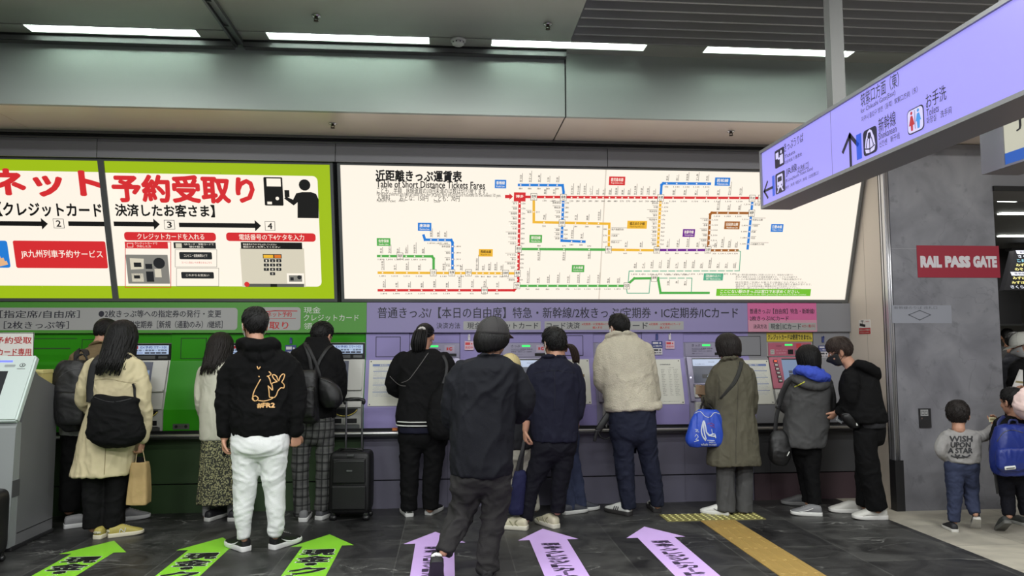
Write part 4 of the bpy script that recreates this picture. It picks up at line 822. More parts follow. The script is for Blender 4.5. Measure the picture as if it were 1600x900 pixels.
def grn_machine(x0, label):
    t = thing('ticket_machine', label, 'ticket machine', (x0+MW/2, 6.99, .72), 'green ticket machines')
    S, T, Lw = planes(x0); W = MW
    bm = BM(); extrude_x(bm, mprof(.01), x0+.004, x0+W-.004); link('body', bm, m_sil, t)
    bm = BM(); slab(bm, T, .004, W-.004, 1.53, 1.615, 0, .004); link('top_panel', bm, m_grn, t)
    bm = BM(); slab(bm, T, .006, W-.006, 1.375, 1.525, 0, .02); link('display_housing', bm, m_blk, t)
    bm = BM(); slab(bm, T, .02, W-.022, 1.425, 1.508, .02, .022); p = link('display', bm, m_disp, t)
    A = Art(Plane(T.o+T.n*.022, T.u, T.v), p, .0006)
    A.rect('lettering', m_ic, .03, 1.475, .19, 1.503, 1); A.text('lettering', m_wh, 'JR九州', (.045, 1.48, .12, 1.498), 2, .01)
    A.text('lettering', m_blue, 'EX予約', (.21, 1.478, .318, 1.502), 2, .02); A.text('lettering', m_blue, 'スマートEX', (.33, 1.478, .445, 1.502), 2, .02)
    A.text('lettering', m_ink2, '特急券・乗車券・定期券', (.14, 1.452, .45, 1.47), 2, .02)
    for k in range(4): A.rect('lettering', m_ink2, .25+k*.05, 1.431, .294+k*.05, 1.445, 2)
    A.line('lettering', m_blue, [(.15, 1.438), (.23, 1.438)], .006, 2); A.done()
    bm = BM(); slab(bm, T, .05, W-.14, 1.382, 1.412, .02, .024); slab(bm, T, W-.11, W-.03, 1.386, 1.408, .02, .028); link('card_slot', bm, m_trim, t)
    bm = BM(); slab(bm, S, .02, W-.02, .0, .455, 0, .012); slab(bm, S, .02, W-.02, .155, .175, .012, .04); link('front_frame', bm, m_sil, t)
    bm = BM(); slab(bm, S, .04, W-.15, .185, .44, .012, .015); p = link('screen', bm, m_scrd, t)
    A = Art(Plane(S.o+S.n*.015, S.u, S.v), p, .0006); A.rect('screen_content', m_scrb, .06, .22, W-.17, .36, 1)
    for v in (.24, .31): A.rect('screen_content', m_blk, .08, v, W-.185, v+.026, 2)
    A.rect('screen_content', m_scrl, .09, .385, .13, .405, 2); A.done()
    bm = BM()
    n = 14; pts = [(W-.29+.24*k/n, .905-.062*math.sin(math.pi*k/n)**.7) for k in range(n+1)]; pts = [(W-.29, .92)]+pts+[(W-.05, .92)]
    top = [bm.verts.new(Lw.at(a, b, .004)) for a, b in pts]; bk = [bm.verts.new(Lw.at(a, b, -.0)) for a, b in pts]
    bm.faces.new(top)
    for i in range(len(pts)): bm.faces.new((top[i], top[(i+1) % len(pts)], bk[(i+1) % len(pts)], bk[i]))
    p = link('coin_tray', bm, m_blk, t)
    bm = BM(); tube(bm, [Lw.at(W-.285+.23*k/12, .906-.055*math.sin(math.pi*k/12)**.7, .008) for k in range(13)], .004, 8, 1); link('tray_rim', bm, mat('rim_yellow', (206, 190, 90), .4), p)
    bm = BM(); slab(bm, Lw, W-.17, W-.04, .775, .835, 0, .008); slab(bm, Lw, W-.30, W-.18, .775, .835, 0, .008); p = link('bill_frame', bm, m_sil, t)
    bm = BM(); slab(bm, Lw, W-.155, W-.055, .785, .828, .008, .01); slab(bm, Lw, W-.285, W-.195, .785, .828, .008, .01); link('bill_slot', bm, m_blk, p)
    bm = BM(); slab(bm, Lw, .03, W-.32, .74, .79, 0, .008); slab(bm, Lw, .03, W-.32, .81, .83, 0, .006); link('ticket_slot', bm, m_blk, t)
    bm = BM(); slab(bm, Lw, W-.30, W-.03, .725, .768, 0, .004); link('lower_plate', bm, m_trim, t)
    return t
labs = {'g1': 'green ticket machine in front of the woman in the beige trench coat', 'g2': 'green ticket machine in front of the woman in the cream cardigan', 'g3': 'green ticket machine behind the handle of the black suitcase'}
first = grn_machine(MX['g1'][0], labs['g1'])
for k in ('g2', 'g3'): copy_tree(first, (MX[k][0]-MX['g1'][0], 0, 0), labs[k])
# pink machine
x0 = MX['p1'][0]; W = MW; S, T, Lw = planes(x0)
m_pkp = mat('machine_pink', (176, 92, 112), .45); m_yel = mat('notice_yellow', (196, 176, 60), .5)
t = thing('ticket_machine', 'pink ticket machine with a yellow no credit card notice strip', 'ticket machine', (x0+W/2, 6.99, .72))
bm = BM(); extrude_x(bm, mprof(.01), x0+.004, x0+W-.004); link('body', bm, m_sil, t)
bm = BM(); slab(bm, T, .004, W-.004, 1.525, 1.615, 0, .01); p = link('notice_strip', bm, m_yel, t)
A = Art(Plane(T.o+T.n*.01, T.u, T.v), p, .0008); A.text('lettering', m_blk, 'クレジットカードは使用できません', (.015, 1.542, W-.015, 1.598), 1, .03); A.done()
bm = BM(); slab(bm, T, .02, W-.02, 1.385, 1.515, 0, .008); p = link('status_panel', bm, m_pkp, t)
A = Art(Plane(T.o+T.n*.008, T.u, T.v), p, .0008); A.rect('led_lamp', m_led, .19, 1.483, .27, 1.5, 1); A.text('lettering', m_blk, 'SUGOCA', (.1, 1.475, .155, 1.489), 1); A.text('lettering', mat('pale_ink', (220, 180, 190), .5), 'きっぷ・チャージ', (.1, 1.43, .24, 1.444), 1); A.text('lettering', mat('pale_ink'), 'IC定期券', (.1, 1.405, .2, 1.418), 1)
A.rect('ic_mark', m_ivory, .04, 1.4, .08, 1.445, 1); A.text('ic_mark', m_blk, '囚', (.046, 1.406, .074, 1.439), 2); A.rect('slot_plate', m_blk, .22, 1.398, .275, 1.445, 1); A.rect('slot_plate', m_trim, .29, 1.4, .36, 1.44, 1); A.rect('ic_mark', m_ic, .31, 1.46, .36, 1.505, 1); A.done()
bm = BM(); slab(bm, T, .004, W-.004, 1.366, 1.38, .0, .02); link('divider_bar', bm, m_chr, t)
bm = BM(); slab(bm, S, .012, W-.012, .14, .455, 0, .012); p = link('key_panel', bm, m_pkp, t)
for k in range(6):
    bm = BM(); v = .40-k*.04; slab(bm, S, .05+k*.004, .09+k*.004, v, v+.03, .012, .02); link('key', bm, m_blk, p)
A = Art(Plane(S.o+S.n*.02, S.u, S.v), p, .0006)
for k in range(6): A.rect('key_face', m_ledr if k == 0 else m_ivory, .056+k*.004, .407-k*.04, .084+k*.004, .423-k*.04, 1); 
A.done()
bm = BM(); slab(bm, S, .135, W-.05, .17, .44, .012, .016); p = link('screen', bm, m_scrb, t)
A = Art(Plane(S.o+S.n*.016, S.u, S.v), p, .0006)
for r in range(3):
    for c in range(5): A.rect('screen_content', m_scrd, .19+c*.045, .22+r*.035, .228+c*.045, .248+r*.035, 1)
A.rect('screen_content', m_blk, .135, .428, W-.05, .44, 1); A.done()
bm = BM(); slab(bm, S, .02, W-.02, .0, .13, 0, .014); slab(bm, S, .04, .1, .06, .1, .014, .03); link('card_unit', bm, m_ivory, t)
bm = BM(); slab(bm, Lw, .12, W-.06, .84, .90, 0, .006); slab(bm, Lw, .12, W-.06, .74, .79, 0, .006); link('ticket_slot', bm, m_blk, t)
# ------------------------------------------------------------------ notices on the sloped panels
SLP = Plane((0, 6.975, .925), (1, 0, 0), (0, .13, .44))
m_pap = mat('paper', (204, 204, 192), .5); m_pbl = mat('paper_blue', (92, 112, 166), .5); m_ptx = mat('paper_text', (128, 138, 166), .6); m_pk = mat('paper_ink', (56, 56, 60), .6)
def poster(label, x0, y0, x1, y1, kind):
    a, b = SLP.px(x0, y1)[1], SLP.px(x0, y0)[1]; u0, u1 = SLP.px(x0, (y0+y1)/2)[0], SLP.px(x1, (y0+y1)/2)[0]
    t = thing('notice_board', label, 'notice', SLP.at((u0+u1)/2, a)); bm = BM(); slab(bm, SLP, u0, u1, a, b, 0, .008); link('sheet', bm, m_pap, t)
    A = Art(Plane(SLP.o+SLP.n*.008, SLP.u, SLP.v), t, .0006); w_, h = u1-u0, b-a
    for cx in (.05, .95):
        for cy in (.035, .965): A.disc('pin', m_blk, u0+w_*cx, a+h*cy, .006, 2)
    if kind == 'text':
        A.rect('lettering', m_pbl, u0+w_*.1, a+h*.86, u1-w_*.08, a+h*.91, 1); A.text('lettering', m_pap, '乗車券類のご案内', (u0+w_*.3, a+h*.868, u0+w_*.7, a+h*.902), 2, .02)
        rows = ['特急券は当日に限り有効です', '払いもどしは窓口でお取り扱いいたします', 'きっぷの変更は発車時刻前に一回に限り', '小児の運賃はおとなの半額です', '途中下車は片道百キロをこえる区間', 'ご利用案内をよくお読みください']
        y = .84; k = 0
        while y > .2:
            if k % 5 == 3: A.rect('lettering', m_pbl, u0+w_*.12, a+h*(y-.006), u1-w_*.08, a+h*(y+.008), 1)
            else: A.text('lettering', m_ptx, rows[k % 6]+rows[(k*3+1) % 6], (u0+w_*.13, a+h*(y-.008), u0+w_*(.9-.1*((k*7) % 4)/4), a+h*(y+.009)), 1, .0, 1)
            y -= .03; k += 1
    elif kind == 'table':
        A.text('lettering', m_pk, '近距離運賃表', (u0+w_*.42, a+h*.87, u0+w_*.72, a+h*.895), 1, .02); A.text('lettering', m_pk, '大人 小児', (u0+w_*.66, a+h*.80, u0+w_*.8, a+h*.82), 1, .01)
        for k in range(16):
            v = a+h*(.76-.038*k)
            for c, (p, q) in enumerate(((.44, .55), (.64, .72), (.78, .90))): A.text('lettering', m_pk, ('鳥栖', '570', '280円')[c] if k % 2 else ('博多', '170', '80円')[c], (u0+w_*p, v, u0+w_*(q-.02*(k % 3)), v+h*.016), 1, 0, 1)
        A.text('lettering', m_pk, 'ご不明な点は係員におたずねください', (u0+w_*.4, a+h*.05, u0+w_*.86, a+h*.066), 1, 0, 1)
    else:
        for k, c in enumerate(((120, 96, 60), (190, 160, 70), (196, 164, 80), (90, 90, 84))):
            v = a+h*(.60-k*.15); A.rect('picture', mat('ticket_tone%d' % k, c, .5), u0+w_*.3, v, u0+w_*.84, v+h*.06, 1); A.rect('picture', m_pk, u0+w_*.34, v+h*.015, u0+w_*.8, v+h*.03, 2); A.text('picture', m_pk, '乗車券', (u0+w_*.35, v-h*.03, u0+w_*.7, v-h*.01), 1, .01, 1)
    A.done(); return t
poster('white notice with blue headings left of the ponytailed woman in the black jacket', 576, 563, 631, 635, 'text')
poster('white notice with small ticket pictures beside the man in the navy shirt', 869, 562, 922, 632, 'pics')
poster('white fare table notice right of the man in the cream fleece', 1009, 562, 1066, 632, 'table')
poster('white notice with blue headings right of the woman in the olive coat', 1149, 563, 1205, 632, 'text')
# hanging tags
def hang_tag(label, x, y0, y1, parts):
    q = onY(x, y0, YW); t = thing('hook_tag', label, 'tag', (q.x, YW-.01, onY(x, y1, YW).z))
    bm = BM(); hz = q.z; box(bm, (q.x-.011, YW-.012, onY(x, y0+9, YW).z), (q.x+.011, YW-.001, hz)); tube(bm, [(q.x, YW-.008, hz-.005), (q.x, YW-.03, hz+.004), (q.x, YW-.034, hz-.012)], .004, 8); link('hook', bm, parts[0], t)
    for (ya, yb, wd, m, txt, mk) in parts[1]:
        za, zb2 = onY(x, ya, YW).z, onY(x, yb, YW).z; bm = BM(); box(bm, (q.x-wd/2, YW-.014, zb2), (q.x+wd/2, YW-.01, za)); link('card', bm, m, t)
        A = Art(Plane((q.x, YW-.014, 0), (1, 0, 0), (0, 0, 1)), t, .0006); A.rect('card_print', mk, -wd*.42, zb2+(za-zb2)*.58, wd*.1, zb2+(za-zb2)*.85, 1); A.text('card_print', mk, txt, (-wd*.4, zb2+(za-zb2)*.15, wd*.4, zb2+(za-zb2)*.42), 1, .02); A.disc('card_print', mk, wd*.28, zb2+(za-zb2)*.7, wd*.09, 1); A.done()
    return t
m_hbl = mat('tag_blue', (54, 64, 122), .5); m_hwh = mat('tag_white', (204, 200, 204), .5); m_hpk = mat('tag_pink', (204, 176, 188), .5)
hang_tag('blue hook with blue and white tags right of the man in the cream fleece', 1026, 522, 554, (m_hbl, [(533, 543.5, .105, m_hbl, 'ご案内', m_hwh), (544, 554, .1, m_hwh, '遺失物', m_pk)]))
hang_tag('white hook with a pale pink tag left of the machine of the woman in olive', 1046, 522, 545, (m_hwh, [(533, 545, .088, m_hpk, '防犯中', m_ic)]))
hang_tag('white hook with a pale pink tag beside the head of the walking man', 733, 523, 547, (m_hwh, [(533, 547, .088, m_hpk, '防犯中', m_ic)]))
hang_tag('blue hook with a blue tag between the black hoodie and the man with two bags', 455, 528, 556, (m_hbl, [(539, 556, .1, m_hbl, 'ご案内', m_hwh)]))
hang_tag('blue hook with blue and white tags behind the young man in the black mask', 1285, 526, 560, (m_hbl, [(540, 549, .1, m_hbl, 'ご案内', m_hwh), (549.5, 559.5, .1, m_hwh, '遺失物', m_pk)]))
# small plate on the green cladding, orange tray on the ledge
Lw0 = Plane((0, 6.975, 0), (1, 0, 0), (0, 0, 1))
a, b = Lw0.px(270, 671), Lw0.px(296, 662)
t = thing('name_plate', 'small silver plate low on the green panel beside the woman in the cardigan', 'plate', Lw0.at((a[0]+b[0])/2, a[1])); bm = BM(); slab(bm, Lw0, a[0], b[0], a[1], b[1], 0, .004); link('plate', bm, m_trim, t)
A = Art(Plane(Lw0.o+Lw0.n*.004, Lw0.u, Lw0.v), t, .0006); A.disc('mark', m_blk, a[0]+.03, (a[1]+b[1])/2, .014, 1); A.disc('mark', m_blk, b[0]-.03, (a[1]+b[1])/2, .014, 1); A.text('mark', m_blk, 'No.12', (a[0]+.055, a[1]+.02, b[0]-.055, b[1]-.02), 1); A.done()
q = onY(617, 671, 6.92)
t = thing('small_box', 'small orange box on the ledge left of the ponytailed woman', 'box', (q.x, 6.925, .718)); bm = BM(); box(bm, (q.x-.024, 6.905, .718), (q.x+.024, 6.945, .742), 0, .003); link('carton', bm, mat('carton_orange', (206, 120, 60), .5), t)
bm = BM(); box(bm, (q.x-.0245, 6.904, .736), (q.x+.0245, 6.946, .7435), 0, .002); link('lid', bm, mat('carton_orange_dark', (188, 100, 46), .5), t)
# ------------------------------------------------------------------ kiosk at the left edge
KX = -3.2; KX0 = -3.98
m_kio = mat('kiosk_grey', (128, 128, 130), .4, .35, var=.03); m_kwh = mat('kiosk_white', (196, 208, 204), .35)
t = thing('ticket_kiosk', 'grey and white touch screen kiosk cut by the left frame', 'ticket machine', ((KX+KX0)/2, 6.1, 0))
bm = BM(); extrude_x(bm, [(5.89, .03), (6.40, .03), (6.40, 1.165), (6.10, 1.275), (6.03, 1.33), (5.90, .93)], KX0, KX); link('cabinet', bm, m_kio, t)
bm = BM(); box(bm, (KX0-.0, 5.83, 0), (KX+.004, 6.42, .032), 0, .006); link('plinth', bm, mat('dark_steel'), t)
bm = BM(); extrude_x(bm, [(5.80, .03), (5.89, .03), (5.90, .93), (5.86, .945), (5.83, .90)], KX0, KX-.002); link('front_panel', bm, mat('kiosk_pale', (150, 154, 154), .35, .2), t)
kp = Plane((KX0, 5.80, .955), (1, 0, 0), (0, .235, .475)); kw = KX-KX0+.012
bm = BM(); b2 = BM(); slab(b2, kp, 0, kw, 0, .535, -.06, 0); bmesh.ops.bevel(b2, geom=list(b2.edges), offset=.012, segments=3, affect='EDGES'); add(bm, b2); link('screen_frame', bm, m_kwh, t)
bm = BM(); slab(bm, kp, .06, kw-.17, .06, .40, 0, .002); link('screen', bm, lit('kiosk_screen', (44, 46, 50), .6), t)
bm = BM(); slab(bm, kp, .06, kw-.16, .475, .49, 0, .003); link('light_bar', bm, lit('bar_blue', (120, 130, 255), 1.3), t)
A = Art(kp, t, .001); A.rect('speaker_grille', mat('grille_grey', (150, 158, 156), .5), kw-.21, .435, kw-.13, .455, 1, .008); A.disc('ic_mark', m_blk, kw-.08, .45, .022, 1, ry=.016); A.disc('ic_mark', m_kwh, kw-.08, .45, .017, 2, ry=.011); A.line('ic_mark', m_blk, [(kw-.11, .42), (kw-.055, .42)], .004, 1); A.disc('ic_mark', m_blk, kw-.078, .45, .006, 3); A.done()
bm = BM(); q0, q1 = onX(18, 778, KX), onX(31, 748, KX); box(bm, (KX-.001, q0.y, q0.z), (KX+.002, q1.y, q1.z)); link('vent_panel', bm, mat('vent_grey', (88, 88, 90), .5, .3), t)
bm = BM(); box(bm, (KX-.001, 5.9, .112), (KX+.0012, 6.395, .118)); link('base_joint', bm, m_dark, t)
q = onX(64, 604, KX-.07)
t = thing('small_box', 'pale yellow box on top of the grey kiosk', 'box', (KX-.09, q.y, 1.17)); bm = BM()
zz0 = 1.195; box(bm, (KX-.16, 6.2, zz0-.012), (KX-.025, 6.36, zz0+.10), 0, .004); link('box_body', bm, mat('box_yellow', (204, 190, 120), .55), t)
bm = BM(); box(bm, (KX-.164, 6.196, zz0+.09), (KX-.021, 6.364, zz0+.12), 0, .004); link('lid', bm, mat('box_lid', (214, 202, 136), .55), t)
t = thing('card_holder', 'small brown card holder beside the yellow box on the kiosk', 'holder', (KX-.2, 6.15, 1.23)); bm = BM(); box(bm, (KX-.235, 6.13, 1.235), (KX-.18, 6.17, 1.315), 0, .003); link('holder', bm, mat('card_brown', (150, 112, 80), .6), t)
bm = BM(); box(bm, (KX-.228, 6.126, 1.25), (KX-.187, 6.1295, 1.305)); link('card', bm, mat('card_tan', (176, 140, 104), .6), t)
a, b = onY(-70, 600, 6.42), onY(53, 519.5, 6.42)
t = thing('standing_notice', 'white notice with red lettering standing behind the grey kiosk', 'notice', ((a.x+b.x)/2, 6.42, a.z)); bm = BM(); box(bm, (a.x, 6.42, 1.05), (b.x, 6.426, b.z)); link('board', bm, mat('notice_white'), t)
A = Art(Plane((0, 6.42, 0), (1, 0, 0), (0, 0, 1)), t, .001); A.ptext('lettering', m_red, 'ネット予約受取', -50, 526, 50, 537.5, 1, .02); A.ptext('lettering', m_red, 'クレジットカード専用', -60, 544, 49, 556, 1, .02); A.prect('red_bar', m_red, 12, 555, 50, 558, 1)
for p in (((-70, 520), (53, 520.5)), ((52.6, 520), (52.6, 600))): A.pline('red_bar', m_dark, p, .004, 1)
A.done()
# ================================================================== FLOOR MARKINGS
m_ag = mat('arrow_green', (130, 200, 48), .45, var=.04, vscale=3); m_al = mat('arrow_lilac', (212, 178, 240), .45, var=.04, vscale=3); m_aw = mat('arrow_white', (220, 224, 216), .5); m_ak = mat('arrow_black', (20, 20, 22), .5)
m_ax = mat('arrow_ink', (58, 46, 70), .5)
fp = Plane((0, 0, 0), (1, 0, 0), (0, 1, 0))
def floor_arrow(x, yt, m, label, grp, txt, pitch, cw, outline):
    t = thing('floor_arrow', label, 'floor sticker', (x, yt-1.2, 0), grp); A = Art(fp, t, .0008)
    yh, yb = yt-.345, yt-2.6
    A.poly('sticker', m, [(x, yt), (x-.235, yh), (x-.146, yh), (x-.146, yb), (x+.146, yb), (x+.146, yh), (x+.235, yh)], 1)
    y = yh-.1
    for ch in txt:
        hh = pitch*.86 if ch != '・' else pitch*.3
        ww = cw if ch not in '・' else cw*.3
        if ch == 'ー': bx = (x-.014, y-hh, x+.014, y)
        else: bx = (x-ww/2, y-hh, x+ww/2, y)
        if outline:
            vv, ff, lo, hi = glyphs(ch, 2)
            for a in range(8):
                dx, dy = .012*math.cos(a*math.pi/4), .012*math.sin(a*math.pi/4); A.text('lettering', m_aw, ch, (bx[0]+dx, bx[1]+dy, bx[2]+dx, bx[3]+dy), 2)
        A.text('lettering', m_ak if outline else m_ax, ch, bx, 3, .03 if outline else .04)
        y -= pitch if ch != '・' else pitch*.62
    A.done(); return t
glab = ('lime floor arrow pointing at the woman in the beige trench coat', 'lime floor arrow partly behind the shoe of the man in grey trousers', 'lime floor arrow pointing towards the black suitcase')
plab = ('lilac floor arrow under the walking man', 'lilac floor arrow pointing at the man in the navy shirt', 'lilac floor arrow next to the yellow tactile strip')
for x, yt, lb in zip((-2.575, -1.762, -.94), (6.075, 6.09, 6.105), glab): floor_arrow(x, yt, m_ag, lb, 'lime floor arrows', '現金・クレジットカード', .168, .235, True)
for x, yt, lb in zip((-.10, .773, 1.617), (6.1, 6.115, 6.1), plab): floor_arrow(x, yt, m_al, lb, 'lilac floor arrows', '現金・クレジットカード・コード決済', .082, .15, False)
# tactile tiles
m_tac = mat('tactile_ochre', (156, 128, 70), .5, var=.08, vscale=6); m_tad = mat('tactile_olive', (124, 118, 70), .5, var=.08, vscale=6); m_dot = mat('tactile_dot', (206, 200, 130), .45)
x0, yd = 1.858, 6.245
first = None
for k in range(3):
    lb = ('olive dotted tactile tile left of the yellow bar strip', 'olive dotted tactile tile at the top end of the yellow bar strip', 'olive dotted tactile tile right of the yellow bar strip')[k]
    if first is None:
        t = thing('tactile_tile', lb, 'tactile paving', (x0+.143, yd+.127, 0), 'dotted tactile tiles')
        bm = BM(); box(bm, (x0, yd, 0), (x0+.286, yd+.255, .004)); link('tile', bm, m_tad, t)
        for i in range(5):
            for j in range(5):
                bm = BM(); cx, cy = x0+.03+i*.0565, yd+.026+j*.0508; stack(bm, [(cx, cy, .004, .013, .013, 2), (cx, cy, .007, .012, .012, 2), (cx, cy, .009, .006, .006, 2)], 10, 1); link('dot', bm, m_dot, t)
        first = t
    else: copy_tree(first, (.289*k, 0, 0), lb)
xb, first = 2.142, None
for k in range(9):
    lb = 'ochre barred tactile tile in the strip leading to the counter'
    if first is None:
        t = thing('tactile_tile', lb, 'tactile paving', (xb+.15, yd-.15, 0), 'barred tactile tiles')
        bm = BM(); box(bm, (xb, yd-.299, 0), (xb+.30, yd-.001, .004)); link('tile', bm, m_tac, t)
        for i in range(4):
            bm = BM(); cx = xb+.038+i*.075; y1, y2 = yd-.285, yd-.015
            v = [(cx-.018, y1, .004), (cx+.018, y1, .004), (cx+.018, y2, .004), (cx-.018, y2, .004), (cx-.012, y1+.008, .008), (cx+.012, y1+.008, .008), (cx+.012, y2-.008, .008), (cx-.012, y2-.008, .008)]
            hexa(bm, [V(p) for p in v]); link('bar', bm, m_tac, t)
        first = t
    else: copy_tree(first, (0, -.30*k, 0))
# ================================================================== PEOPLE: builders
def skin_mat(name, col): return mat(name, col, .5, var=.05, vscale=20, bump=.05, bscale=300, spec=.4)
SK = skin_mat('skin', (182, 136, 112)); SK2 = skin_mat('skin_light', (220, 178, 152))
m_eye = mat('eye_white', (225, 222, 216), .2); m_iris = mat('eye_iris', (34, 24, 20), .2)
def hair_mat(name, col): return mat(name, col, .48, var=.3, vscale=30, bump=.5, bscale=60, aniso=(6, 6, .7), spec=.28)
HB_ = hair_mat('hair_black', (17, 16, 16)); HBR = hair_mat('hair_brown', (54, 43, 38)); HDB = hair_mat('hair_dark_brown', (31, 26, 24))
HC_, HA = V((0, -.008, .024)), (.080, .100, .097)                    # skull centre and half axes
def hdir(th, ph): return V((math.sin(th)*math.sin(ph), math.sin(th)*math.cos(ph), math.cos(th)))
def hpt(th, ph, k=1., add=0.):
    d = hdir(th, ph); return HC_+V((d.x*HA[0]*k, d.y*HA[1]*k, d.z*HA[2]*k))+d*add
def interp(x, xs, ys): return float(np.interp(x, xs, ys))
class Person:
    def __init__(s, label, foot, group=None, skin=None):
        b = onZ(*foot); s.b, s.Y = b, b.y; s.k = (b-CO).dot(CF)/FPX; s.t = thing('person', label, 'person', b, group)
        s.body = BM(); s.bvh = {}; s.skin = skin or SK; s.objs = {}
    def p(s, x, y, dy=0.): return onY(x, y, s.Y+dy)
    # ---- body pieces (all join one skin)
    def head(s, x, y, hh=.232, yaw=0., pitch=0., roll=0., dy=0., neck=None, nr=.052):
        c = s.p(x, y, dy); M = Matrix.Translation(c) @ Matrix.Rotation(-math.radians(yaw), 4, 'Z') @ Matrix.Rotation(math.radians(pitch), 4, 'X') @ Matrix.Rotation(math.radians(roll), 4, 'Y') @ Matrix.Scale(hh/.232, 4)
        s.M, s.hs = M, hh/.232; b = BM()
        ellip(b, HC_, (.0765, .0965, .0935)); ellip(b, (0, .022, -.045), (.059, .068, .066)); ellip(b, (0, .046, -.088), (.030, .030, .024))
        ellip(b, (0, .062, .02), (.058, .030, .030)); ellip(b, (.033, .058, -.03), (.028, .026, .026)); ellip(b, (-.033, .058, -.03), (.028, .026, .026))
        tube(b, [(0, .088, .018), (0, .100, -.006), (0, .108, -.027)], [.008, .010, .0135], 10); ellip(b, (.011, .094, -.03), (.009, .010, .008)); ellip(b, (-.011, .094, -.03), (.009, .010, .008))
        ellip(b, (0, .088, -.058), (.021, .010, .006)); ellip(b, (0, .086, -.068), (.018, .010, .007)); ellip(b, (.03, .083, .030), (.022, .008, .006)); ellip(b, (-.03, .083, .030), (.022, .008, .006))
        for q in (-1, 1):
            ellip(b, (q*.082, -.008, -.006), (.008, .019, .031), Matrix.Rotation(q*.35, 4, 'Z')); tube(b, [(q*.083, .004, -.03), (q*.089, -.012, -.012), (q*.091, -.018, .012), (q*.085, -.004, .024), (q*.08, .008, .016)], .006, 8)
        tube(b, [(0, -.02, -.02), (0, -.026, -.075), (0, -.036, -.12)], [(.056, .058), (.052, .055), (.054, .056)], 16)
        add(s.body, b, M)
        nb = s.p(*neck) if neck else M @ V((0, -.045, -.16)); tube(s.body, [M @ V((0, -.024, -.08)), (M @ V((0, -.03, -.10)))*.5+nb*.5, nb+V((0, .03, -.02))], [nr*s.hs*.98, nr*s.hs*.96, nr*s.hs*.8], 16)
        s.neck = nb
        for q in (-1, 1):
            e = BM(); ellip(e, M @ V((q*.030, .0755, .012)), (.0125*s.hs,)*3, None, 12, 8); o = link('eye', e, m_eye, s.t)
            e = BM(); ellip(e, M @ V((q*.030, .0832, .012)), (.0056*s.hs,)*3, None, 10, 6); link('iris', e, m_iris, o)
        return s
    def hand(s, w, f, n, side=1, curl=.35, sc=1., spread=.1):
        """w wrist, f finger direction, n the way the palm faces; side +1 puts the thumb on f x n"""
        f, n = V(f).normalized(), V(n); n = (n-f*n.dot(f)).normalized(); r = f.cross(n)*side; b = s.body
        tube(b, [w-f*.03*sc, w+f*.01*sc, w+f*.05*sc, w+f*.088*sc], [(.026*sc, .020*sc), (.027*sc, .019*sc), (.040*sc, .017*sc), (.040*sc, .013*sc)], 14, 3, ref=r)
        for i, (L, o) in enumerate(((.072, .031), (.080, .0105), (.074, -.0105), (.058, -.031))):
            p = w+f*(.084-(.006 if i in (0, 3) else 0))*sc+r*o*sc; d = (f+r*spread*(1.5-i)*.4).normalized(); pts = [p-d*.012*sc, p]; a = curl*(1+.12*i)
            for k in (.45, .31, .26): 
                ax = d.cross(n).normalized(); d = Matrix.Rotation(a, 3, ax) @ d; p = p+d*L*k*sc; pts.append(p)
            tube(b, pts, [.0092*sc, .0092*sc, .0085*sc, .0078*sc, .0064*sc], 8, 2)
        p = w+f*.028*sc+r*.024*sc; d = (f*.62+r*.72+n*.32).normalized(); p1 = p+d*.036*sc; d2 = (f*.85+r*.28+n*.45).normalized(); p2 = p1+d2*.030*sc; p3 = p2+(d2+n*.2).normalized()*.024*sc
        tube(b, [w+f*.012*sc+r*.012*sc, p, p1, p2, p3], [.012*sc, .0135*sc, .011*sc, .0098*sc, .0075*sc], 8, 2)
    def forearm(s, pts, r0=.04, r1=.026): tube(s.body, pts, [r0+(r1-r0)*i/(len(pts)-1) for i in range(len(pts))], 12)
    def finish(s, voxel=.006): link('body', fuse(s.body, voxel, 2, .4), s.skin, s.t); s.body = None
    # ---- clothes from silhouettes
    def rows(s, R, shrink=1.):
        out = []
        for r in R:
            py, xl, xr, dy, dep = r[:5]; e = r[5] if len(r) > 5 else 2.3; a, b = s.p(xl, py, dy), s.p(xr, py, dy)
            out.append(((a.x+b.x)/2, (a.y+b.y)/2, (a.z+b.z)/2, (b.x-a.x)/2*shrink, dep*shrink, e))
        return out
    def limb(s, L): return [s.p(*q[:3]) for q in L], [q[3]*s.k for q in L]
    def garment(s, name, m, R=(), limbs=(), voxel=.0095, amp=.008, freq=(6, 6, 6), seed=0, extra=None, spots=(), it=4, inner=True, flat=1., label=None, fine=.35, sharp=1.6, fac=.5):
        bm = BM()
        if name in ('trousers', 'jeans') and limbs:                  # legs rise into the seat; the seat narrows below
            R = [[(q[0], q[1], q[2], q[3]+.004, q[4]*.9)+tuple(q[5:]) for q in rr] for rr in R]; rr = R[0]; l = rr[-1]; c_, h_ = (l[1]+l[2])/2, (l[2]-l[1])/2; rr[-1] = (l[0], c_-h_*.93, c_+h_*.93, l[3]+.01, l[4]*.80); rr.append((l[0]+.03/s.k, c_-h_*.72, c_+h_*.72, l[3]+.02, l[4]*.45))
            limbs = [[(L[0][0]+(c_-L[0][0])*.06, L[0][1]-.11/s.k, L[0][2], L[0][3]*.93)]+list(L) for L in limbs]
        for rr in R:
            stack(bm, s.rows(rr), 32, 4)
            if inner: stack(s.body, [(x, y, z, max(a-.045, .03), max(b-.05, .025), e) for x, y, z, a, b, e in s.rows(rr[:-1] if name in ('jacket', 'fleece', 'hoodie') else rr)], 20, 2)
        for L in limbs:
            P, Q = s.limb(L); tube(bm, P, [(q, q*flat) for q in Q], 18, 4, round_ends=name not in ('trousers', 'jeans'))
            if inner:
                o_ = 1 if name in ('trousers', 'jeans') else 0; tube(s.body, P[o_:], [max(q*.55, .02) for q in Q[o_:]], 12, 3)
        if extra: extra(bm)
